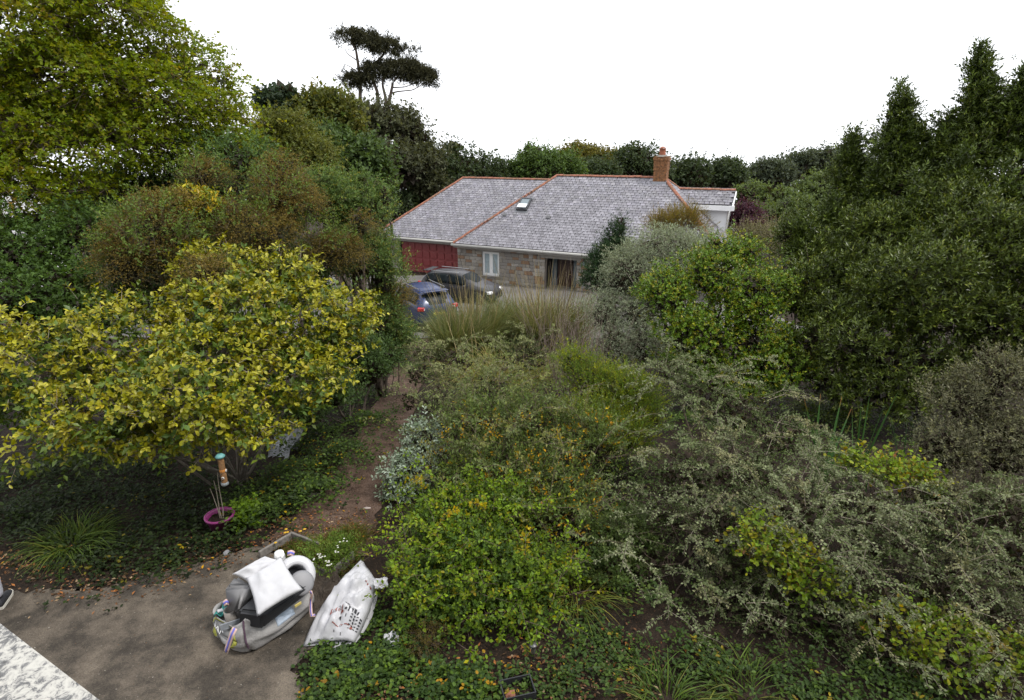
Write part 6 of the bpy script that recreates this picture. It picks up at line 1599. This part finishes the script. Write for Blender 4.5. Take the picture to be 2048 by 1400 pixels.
def on_sack(uu, vv, off=.008):
    i, j = min(int(vv * (n - 1)), n - 2), min(int(uu * (m_ - 1)), m_ - 2)
    a, b, c = S[i, j], S[i, j + 1], S[i + 1, j]; nn = unit(np.cross(b - a, c - a)); nn = nn if nn[2] > 0 else -nn
    fu, fv = uu * (m_ - 1) - j, vv * (n - 1) - i
    return a + (b - a) * fu + (c - a) * fv + nn * off - sc_
def marks(name, rows, mat):
    m = MB()
    for uu, vv, du, dv in rows: m.poly([on_sack(uu, vv), on_sack(uu + du, vv), on_sack(uu + du, vv + dv), on_sack(uu, vv + dv)])
    o = m.build(name, mat, sack); o['kind'] = 'stuff'
RED_P = plain('print_red', (.24, .06, .04), .5); BLK_P = plain('print_black', (.03, .03, .035), .5)
rw = []
for k, w_ in enumerate((.03, .012, .03, .028, .03)): rw += [(.36 + k * .055, .66, w_, .05), (.36 + k * .055, .66 + (.0 if k % 2 else .04), .045, .014)]
rw += [(.74 + k * .05, .2 + k * .012, .028, .03) for k in range(4)] + [(.5 + .02 * k, .86 - .002 * k, .022, .008) for k in range(17) if k % 5] + [(.82, .845, .05, .03)]
marks('red_print', rw, RED_P)
rb = [(.64 + k * .055, .65 + .004 * (k % 3), .035, .045) for k in range(5)] + [(.42 + k * .035, .63, .026, .014) for k in range(13) if k % 4]
rb += [(.78 + .05 * (k % 4), .72 + .035 * (k // 4), .03, .012 + .008 * (k % 2)) for k in range(20)] + [(.6, .76, .02, .03), (.68, .73, .015, .03), (.55, .9, .012, .015), (.7, .93, .012, .02)]
marks('black_print', rb, BLK_P)
# torn flap of the sack
fl = MB(); fl.poly([gz(665, 1285, .03) - sc_, gz(696, 1280, .04) - sc_, gz(690, 1300, .03) - sc_, gz(662, 1304, .03) - sc_]); o = fl.build('torn_flap', SACKW, sack); o.modifiers.new('t', 'SOLIDIFY').thickness = .004
def crumple(name, label, cat, px, py, z, w, h, mat, seed, tilt=0.0, rz=0.0, k=6):
    rr = R(seed); c = on_ground(px, py, z) if z else on_ground(px, py)
    t = thing(name, label, cat, c, rz)
    n_ = 14; X, Y = np.meshgrid(np.linspace(-.5, .5, n_), np.linspace(-.5, .5, n_))
    edge = 1 - .18 * np.abs(vnoise(rr, n_, n_, 5))
    P = np.stack([X * w * edge, Y * h * edge * math.cos(tilt), Y * h * math.sin(tilt) + .03 + .14 * min(w, h) * np.abs(vnoise(rr, n_, n_, k))], -1)
    grid_obj('sheet', P, mat, t, .004, False)
    return t
crumple('paper_scrap', 'scrap of white paper in the ivy below the bright green bush', 'scrap', 785, 1285, .05, .14, .16, SACKW, 5, .3, .6)
crumple('paper_scrap', 'torn white scrap caught in leaves right of the sack', 'scrap', 762, 1172, .35, .16, .12, SACKW, 6, .4, .2)
crumple('feed_sack', 'grey white sack lying in shadow under the yellow shrub', 'sack', 565, 905, .03, .5, .75, plain('dull_white_film', (.4, .41, .44), .4, noise=.1, scale=4), 7, .5, -.2)
crumple('feed_sack', 'upright white sack edge behind the shaded grey white sack', 'sack', 592, 880, .15, .25, .55, plain('dull_white_film_b', (.36, .37, .4), .4, noise=.1, scale=4), 8, 1.1, -.5)

# ---- old timber bed edging round the white flowers
OLDW = plain('weathered_board', (.17, .155, .14), .9, noise=.4, scale=14, bump=.5)
bed = thing('bed_edging', 'weathered timber edging boards round the weedy corner behind the bag', 'edging', (*gz(615, 1120)[:2], 0))
def board(a, b, h=.1, th=.035):
    a, b = np.array(a), np.array(b); d_ = b - a; cx_ = (a + b) / 2 - np.array(bed.location)
    MB().box((cx_[0], cx_[1], h / 2 + .012), (np.linalg.norm(d_), th, h), Matrix.Rotation(math.atan2(d_[1], d_[0]), 3, 'Z'), bev=.006).build('board', OLDW, bed)
board(gz(583, 1080), gz(520, 1118)); board(gz(583, 1078), gz(640, 1100)); board(gz(708, 1122), gz(660, 1165), .14); board(gz(612, 1135), gz(655, 1160), .12)
crumple('dark_mat', 'dark brown doormat slumped between the bag and the sack', 'mat', 650, 1190, .02, .42, .5, plain('coir', (.05, .038, .028), .95, noise=.4, scale=60, bump=.8), 12, .25, .5)
# white flowered weed
WF = [lobe(650, 1120, 5.9, 48, 36), lobe(690, 1105, 6.1, 30, 30)]
t, b = plant('yarrow', 'green weed with white flower heads between the bag and the sack', 'plant', WF)
rng = R(215)
f = foliage(rng, WF, [(2, (.1, .15, .035)), (2, (.07, .11, .03)), (1, (.14, .16, .05))], n_clump=110, clump_r=.08, per=6, leaves=8, slen=.14, leaf=(.035, .012), up=.9, zmin=-.3)
put_leaves(t, f, LEAF)
fp = np.array([gz(*p, .42) for p in ((640, 1108), (634, 1112), (645, 1112), (655, 1122), (661, 1128), (657, 1127), (628, 1124), (692, 1082), (680, 1088), (676, 1104))])
mfl = MB(); mfl.lathe([(.001, .006), (.006, .003), (.011, 0), (.001, -.003)], n=7)
fm = mfl.build('flower_head', plain('white_petal', (.5, .5, .44), .7), t)
k = 0
for p in fp:
    for _ in range(3):
        o = fm if k == 0 else link(fm.copy(), t); k += 1
        o.location = Vector(p + rng.normal(size=3) * .018) - t.location
V, q = tubes(np.array([limb(np.array([p[0], p[1] + .1, .01]), p, k=5) for p in fp]), np.full((len(fp), 5), .003), 3); world_part('stalks', V, q, TWIG, t, kind='stuff')
# yellow daisies
yd = thing('yellow_daisies', 'few small yellow daisies at the tip of the path', 'flower', gz(580, 1065))
mfl = MB(); mfl.lathe([(.001, .006), (.01, .006), (.022, 0), (.001, -.004)], n=8); fm = mfl.build('flower_head', plain('yellow_petal', (.5, .3, .015), .7), yd)
for k, (px, py) in enumerate(((572, 1058), (575, 1064), (570, 1065), (601, 1062), (609, 1058), (551, 1085))):
    o = fm if k == 0 else link(fm.copy(), yd); o.location = Vector(gz(px, py, .14)) - yd.location; o.scale = (.9, .9, .9)
    p = gz(px, py, .14); V, q = tubes(limb(np.array([p[0], p[1], 0]), p, k=4)[None], np.full((1, 4), .003), 3); world_part('stalk', V, q, plain('stalk_green', (.07, .1, .03), .8) if k == 0 else bpy.data.materials['stalk_green'], yd)

# ---- purple pot
pp = on_ground(445, 1062)
pot = thing('purple_pot', 'purple plastic flower pot half hidden in the weeds', 'pot', pp)
PUR = plain('magenta_plastic', (.22, .03, .14), .4, noise=.1, scale=6)
m = MB(); m.lathe([(.001, .0), (.115, .0), (.165, .22), (.185, .22), (.188, .255), (.168, .258), (.155, .235), (.11, .02)], n=32); m.build('pot_body', PUR, pot, True)
m = MB(); m.lathe([(.001, .2), (.15, .195)], n=20); m.build('compost', SOIL, pot)
PW = [lobe(440, 1000, 6.85, 10, 34)]
V, q = tubes(np.array([limb(pp + np.array([.02 * i, 0, .2]), pp + np.array([-.06 + .05 * i, .03 * i, .65 + .1 * i]), k=6, wob=.03) for i in range(3)]), np.tile(np.linspace(.008, .004, 6), (3, 1)), 4)
world_part('dry_stalk', V, q, TWIG_PALE, pot, kind='stuff')
rng = R(220)
WK = [lobe(492, 1030, 6.85, 28, 22), lobe(470, 1020, 6.95, 16, 14)]
t, b = plant('geranium_weed', 'bright green leafy weed right behind the purple pot', 'plant', WK)
put_leaves(t, foliage(rng, WK, [(2, (.12, .18, .03)), (1, (.08, .13, .03))], n_clump=45, clump_r=.07, per=5, leaves=5, slen=.1, leaf=(.045, .035), tmpl=LOBED, up=.8, nup=1.3), LEAF); woody(t, b, WK, .006, TWIG, rng, 1)
# ---- bird feeder hanging from the shrub
f0, f1 = at(438, 900, 6.15), at(450, 968, 6.0)
fe = thing('bird_feeder', 'hanging seed tube feeder with teal lid under the yellow shrub', 'bird feeder', f1)
hgt = .36
m = MB(); m.lathe([(.034, .02), (.034, hgt)], n=20); m.build('seed_tube', plain('seed_tube', (.22, .12, .055), .3, noise=.45, scale=40), fe, True)
m = MB(); m.lathe([(.001, hgt + .03), (.03, hgt + .028), (.055, hgt + .005), (.05, hgt - .01), (.03, hgt)], n=20); m.build('lid', plain('teal_plastic', (.1, .26, .25), .45), fe, True)
m = MB(); m.lathe([(.001, -.01), (.04, -.01), (.045, .01), (.036, .03)], n=20); m.build('base', plain('grey_metal', (.3, .33, .34), .4, .5), fe, True)
m = MB(); m.lathe([(.0355, .17), (.0365, .175), (.0365, .195), (.0355, .2)], n=20); m.build('band', plain('orange_band', (.5, .2, .04), .5), fe, True)
for z_, s_ in ((.1, 0), (.18, 1)):
    m = MB(); m.lathe([(.013, 0), (.018, .006), (.012, .012)], n=10); o = m.build('seed_port', plain('port_grey', (.55, .55, .53), .5), fe); o.location = (.01 if not s_ else .036, -.034 if not s_ else 0, z_); o.rotation_euler = (math.pi / 2, 0, s_ * 1.57)
    MB().cyl((.0, -.03, z_ - .03), (.0, -.09, z_ - .03), .004, n=6).build('perch', BLACK, fe)
V, q = tubes(limb(f1 + np.array([0, 0, hgt]), f1 + np.array([-.02, .05, hgt + .5]), k=5, wob=.01)[None], np.full((1, 5), .003), 4); world_part('hanging_wire', V, q, BLACK, fe)
# ---- stones, lamp, trough
def rock(name, label, px, py, r, mat, sq=(1, .8, .6), cat='stone', group=None):
    rr = R(px); bm = bmesh.new(); bmesh.ops.create_icosphere(bm, subdivisions=2, radius=r)
    for v_ in bm.verts: v_.co = Vector((v_.co[0] * sq[0], v_.co[1] * sq[1], v_.co[2] * sq[2])) * (1 + .12 * rr.normal())
    p = on_ground(px, py); p[2] += r * sq[2] * .7
    return tag(bm_obj(name, bm, mat, p, None, False), label, cat, group)
PALE_ST = plain('pale_stone', (.4, .34, .31), .9, noise=.2, scale=20)
rock('pale_stone', 'round pinkish stone at the left edge of the path', 619, 994, .06, PALE_ST)
rock('pale_stone', 'angular pale stone next to the round pinkish one', 633, 993, .055, PALE_ST, (1.2, .6, .7))
rock('pale_stone', 'small white pebble lying on the path corner', 735, 1018, .035, PALE_ST, (1.6, .6, .5))
rock('pale_stone', 'grey stone among the weeds behind the bag', 455, 1110, .05, plain('grey_stone', (.25, .25, .26), .9), (1, .9, .7))
lp_ = on_ground(1066, 1325)
sl_ = thing('solar_light', 'small grey solar stake light under the bright green bush', 'lamp', lp_)
sl_.scale = (.7, .7, .7); MB().cyl((0, 0, 0), (0, 0, .2), .012, n=8).build('stake', BLACK, sl_)
m = MB(); m.lathe([(.02, .16), (.035, .2), (.035, .29)], n=16); m.build('lens', plain('frosted', (.09, .09, .08), .3), sl_, True)
m = MB(); m.lathe([(.035, .29), (.055, .3), (.05, .325), (.001, .33)], n=16); m.build('cap', plain('steel_cap', (.12, .12, .12), .4, .6), sl_, True)
tp = on_ground(1035, 1392)
tg_ = thing('plastic_trough', 'dark broken plastic trough at the bottom edge with terracotta shard', 'trough', tp, .25)
m = MB()
for c_, s_ in (((0, -.1, .06), (.3, .01, .12)), ((0, .1, .06), (.3, .01, .12)), ((-.145, 0, .06), (.01, .19, .12)), ((.145, 0, .06), (.01, .19, .12))): m.box(c_, s_)
m.build('sides', CHAR, tg_); MB().box((0, 0, .045), (.27, .18, .02)).build('compost', SOIL, tg_)
MB().box((-.08, -.04, .09), (.09, .06, .012), Matrix.Rotation(.7, 3, 'X')).build('shard', TERRA, tg_)

# ---- the balcony parapet in the corner
def lichen():
    m, nt, b = mat_new('lichened_white_render')
    tc = N(nt, 'ShaderNodeTexCoord')
    n1 = N(nt, 'ShaderNodeTexNoise', Scale=38.0, Detail=8.0, Roughness=.75, Distortion=.6); n2 = N(nt, 'ShaderNodeTexNoise', Scale=7.0, Detail=4.0)
    nt.links.new(tc.outputs['Object'], n1.inputs['Vector']); nt.links.new(tc.outputs['Object'], n2.inputs['Vector'])
    ad = N(nt, 'ShaderNodeMath', operation='MULTIPLY_ADD'); ad.inputs[1].default_value = .35
    nt.links.new(n2.outputs['Fac'], ad.inputs[0]); nt.links.new(n1.outputs['Fac'], ad.inputs[2])
    r = ramp(nt, [(.6, (.48, .47, .43)), (.68, (.4, .39, .36)), (.73, (.17, .17, .17)), (.86, (.07, .07, .07))]); nt.links.new(ad.outputs[0], r.inputs['Fac'])
    nt.links.new(r.outputs['Color'], b.inputs['Base Color']); b.inputs['Roughness'].default_value = .9
    bp = N(nt, 'ShaderNodeBump', Strength=.5, Distance=.006); nt.links.new(n1.outputs['Fac'], bp.inputs['Height']); nt.links.new(bp.outputs['Normal'], b.inputs['Normal'])
    return m
LICH = lichen()
z_p = 3.5
q0, q1 = gz(0, 1244, z_p), gz(205, 1402, z_p)
dp = unit(q1 - q0); np_ = np.array([-dp[1], dp[0], 0]); np_ = np_ if np_ @ (np.array([-1.3, 1.1, z_p]) - q0) > 0 else -np_
a0, a1 = q0 - dp * 3.0, q1 + dp * .9
pw_ = thing('parapet_wall', 'white lichened parapet top in the bottom left corner', 'wall', ((a0 + a1) / 2 * np.array([1, 1, 0])), math.atan2(dp[1], dp[0]))
Lp = np.linalg.norm(a1 - a0); sg = 1 if np_ @ np.array([-dp[1], dp[0], 0]) > 0 else -1
rr = R(230)
bm = bmesh.new()
bmesh.ops.create_cube(bm, size=1, matrix=Matrix.Translation((0, sg * .2, z_p - .05)) @ Matrix.Diagonal((Lp, .4, .1, 1)))
bmesh.ops.bevel(bm, geom=[e_ for e_ in bm.edges if abs(e_.verts[0].co.z - z_p) < .01 and abs(e_.verts[1].co.z - z_p) < .01], offset=.006, segments=2, affect='EDGES')
bm_obj('coping', bm, LICH, None, pw_, False)
MB().box((0, sg * .2, (z_p - .1) / 2), (Lp - .05, .3, z_p - .1)).build('rendered_wall', WHITE, pw_)

m = MB(); m.poly([(-6.0, -1.2, 2.9), (-.3, -1.2, 2.9), (a1[0], a1[1] - .25, 2.9), (a0[0], a0[1] - .25, 2.9)]); o = m.build('balcony_floor', RENDER_GREY); o.modifiers.new('t', 'SOLIDIFY').thickness = .15; o['kind'] = 'structure'

# ---- the person at the left edge, mostly outside the view
ft = gz(6, 1238)
per = thing('person', 'person in pale grey jogging trousers and dark shoes walking out at left', 'person', (ft[0] - .2, ft[1], .012), math.radians(110))
def skin(name, verts, edges, radii, mat, root=0, sub=2):
    me = bpy.data.meshes.new(name); me.from_pydata(verts, edges, []); o = bpy.data.objects.new(name, me); link(o, per)
    md_ = o.modifiers.new('skin', 'SKIN'); md_.use_smooth_shade = True
    for i, r_ in enumerate(radii): me.skin_vertices[0].data[i].radius = r_ if isinstance(r_, tuple) else (r_, r_)
    me.skin_vertices[0].data[root].use_root = True
    s2 = o.modifiers.new('sub', 'SUBSURF'); s2.levels = sub; s2.render_levels = sub
    me.materials.append(mat); return o
TROU = plain('grey_jersey', (.42, .43, .48), .9, noise=.1, scale=14, bump=.7, bscale=16); TOP = plain('navy_jersey', (.05, .06, .09), .9, bump=.3)
SKINM = plain('skin', (.5, .3, .22), .5); HAIR = plain('brown_hair', (.06, .04, .03), .7); SHOE = plain('black_canvas', (.02, .021, .026), .7); SOLE = plain('pale_sole', (.6, .58, .52), .7)
# facing +x locally; right leg forward, left leg trailing with the heel lifting
skin('trousers', [(0, 0, .98), (0, .1, .9), (.03, .11, .5), (-.05, .11, .12), (0, -.1, .9), (.14, -.1, .5), (.14, -.1, .12), (0, 0, 1.06)], [(0, 1), (1, 2), (2, 3), (0, 4), (4, 5), (5, 6), (0, 7)],
     [(.15, .17), .105, .078, .066, .105, .078, .066, (.13, .17)], TROU)
skin('jumper', [(0, 0, 1.02), (0, 0, 1.2), (0, 0, 1.38), (0, 0, 1.47), (0, .19, 1.4), (-.08, .26, 1.14), (.05, .27, .92), (0, -.19, 1.4), (.04, -.2, 1.14), (.2, -.06, 1.12)], [(0, 1), (1, 2), (2, 3), (2, 4), (4, 5), (5, 6), (2, 7), (7, 8), (8, 9)],
     [(.14, .17), (.13, .16), (.12, .17), .06, .065, .052, .042, .065, .052, .042], TOP)
skin('head', [(0, 0, 1.45), (.01, 0, 1.53), (.02, 0, 1.62), (.03, 0, 1.7), (.125, 0, 1.6)], [(0, 1), (1, 2), (2, 3), (2, 4)], [.055, .06, (.09, .075), (.075, .065), .016], SKINM)
hr_ = R(3); bm = bmesh.new(); bmesh.ops.create_uvsphere(bm, u_segments=18, v_segments=12, radius=.108)
for v_ in list(bm.verts):
    if v_.co.x > .045 and v_.co.z < .05: bm.verts.remove(v_)
for v_ in bm.verts: v_.co = Vector((v_.co.x * 1.05, v_.co.y * .9, v_.co.z * 1.1))
bm_obj('hair', bm, HAIR, (.0, 0, 1.66), per)
for s_ in (1, -1):
    bm = bmesh.new(); bmesh.ops.create_uvsphere(bm, u_segments=8, v_segments=6, radius=.012); bm_obj('eye', bm, BLACK, (.1, s_ * .03, 1.64), per)
for s_, hx, hz, y_ in ((1, .07, .9, .262), (-1, .22, 1.11, -.05)):
    skin('hand', [(hx, y_, hz), (hx + .02, y_, hz - .06), (hx + .03, y_, hz - .1), (hx + .045, y_ + .02, hz - .16), (hx + .05, y_ + .007, hz - .175), (hx + .045, y_ - .007, hz - .17), (hx + .035, y_ - .02, hz - .155), (hx + .07, y_, hz - .075), (hx + .085, y_, hz - .11)],
         [(0, 1), (1, 2), (2, 3), (2, 4), (2, 5), (2, 6), (1, 7), (7, 8)], [.028, (.03, .02), (.03, .018), .009, .009, .009, .008, .011, .009], SKINM)
def shoe(x, y, z, pitch):
    s = bpy.data.objects.new('shoe', None); link(s, per); s.location = (x, y, z); s.rotation_euler = (0, pitch, 0)
    bm = bmesh.new(); prof_ = [(-.09, .036, .03, .1), (-.06, .042, .03, .12), (0, .044, .03, .11), (.07, .048, .03, .085), (.13, .05, .03, .065), (.18, .038, .03, .05), (.2, .018, .03, .04)]
    rings = []
    for x_, w_, z0, z1 in prof_: rings.append([bm.verts.new(p) for p in ((x_, -w_, z0), (x_, -w_ * .95, (z0 + z1) / 2), (x_, -w_ * .5, z1), (x_, w_ * .5, z1), (x_, w_ * .95, (z0 + z1) / 2), (x_, w_, z0))])
    for a, b in zip(rings, rings[1:]):
        for k in range(6): bm.faces.new((a[k], a[(k + 1) % 6], b[(k + 1) % 6], b[k]))
    bm.faces.new(rings[0]); bm.faces.new(rings[-1][::-1]); bmesh.ops.recalc_face_normals(bm, faces=bm.faces)
    bm_obj('upper', bm, SHOE, None, s)
    bm = bmesh.new(); rings = []
    for x_, w_, _, _ in prof_: rings.append([bm.verts.new(p) for p in ((x_ * 1.04, -w_ * 1.08, 0), (x_ * 1.04, -w_ * 1.1, .032), (x_ * 1.04, w_ * 1.1, .032), (x_ * 1.04, w_ * 1.08, 0))])
    for a, b in zip(rings, rings[1:]):
        for k in range(4): bm.faces.new((a[k], a[(k + 1) % 4], b[(k + 1) % 4], b[k]))
    bm.faces.new(rings[0]); bm.faces.new(rings[-1][::-1]); bmesh.ops.recalc_face_normals(bm, faces=bm.faces)
    bm_obj('sole', bm, SOLE, None, s, False)
shoe(-.03, .11, .03, .25); shoe(.18, -.1, 0, 0)
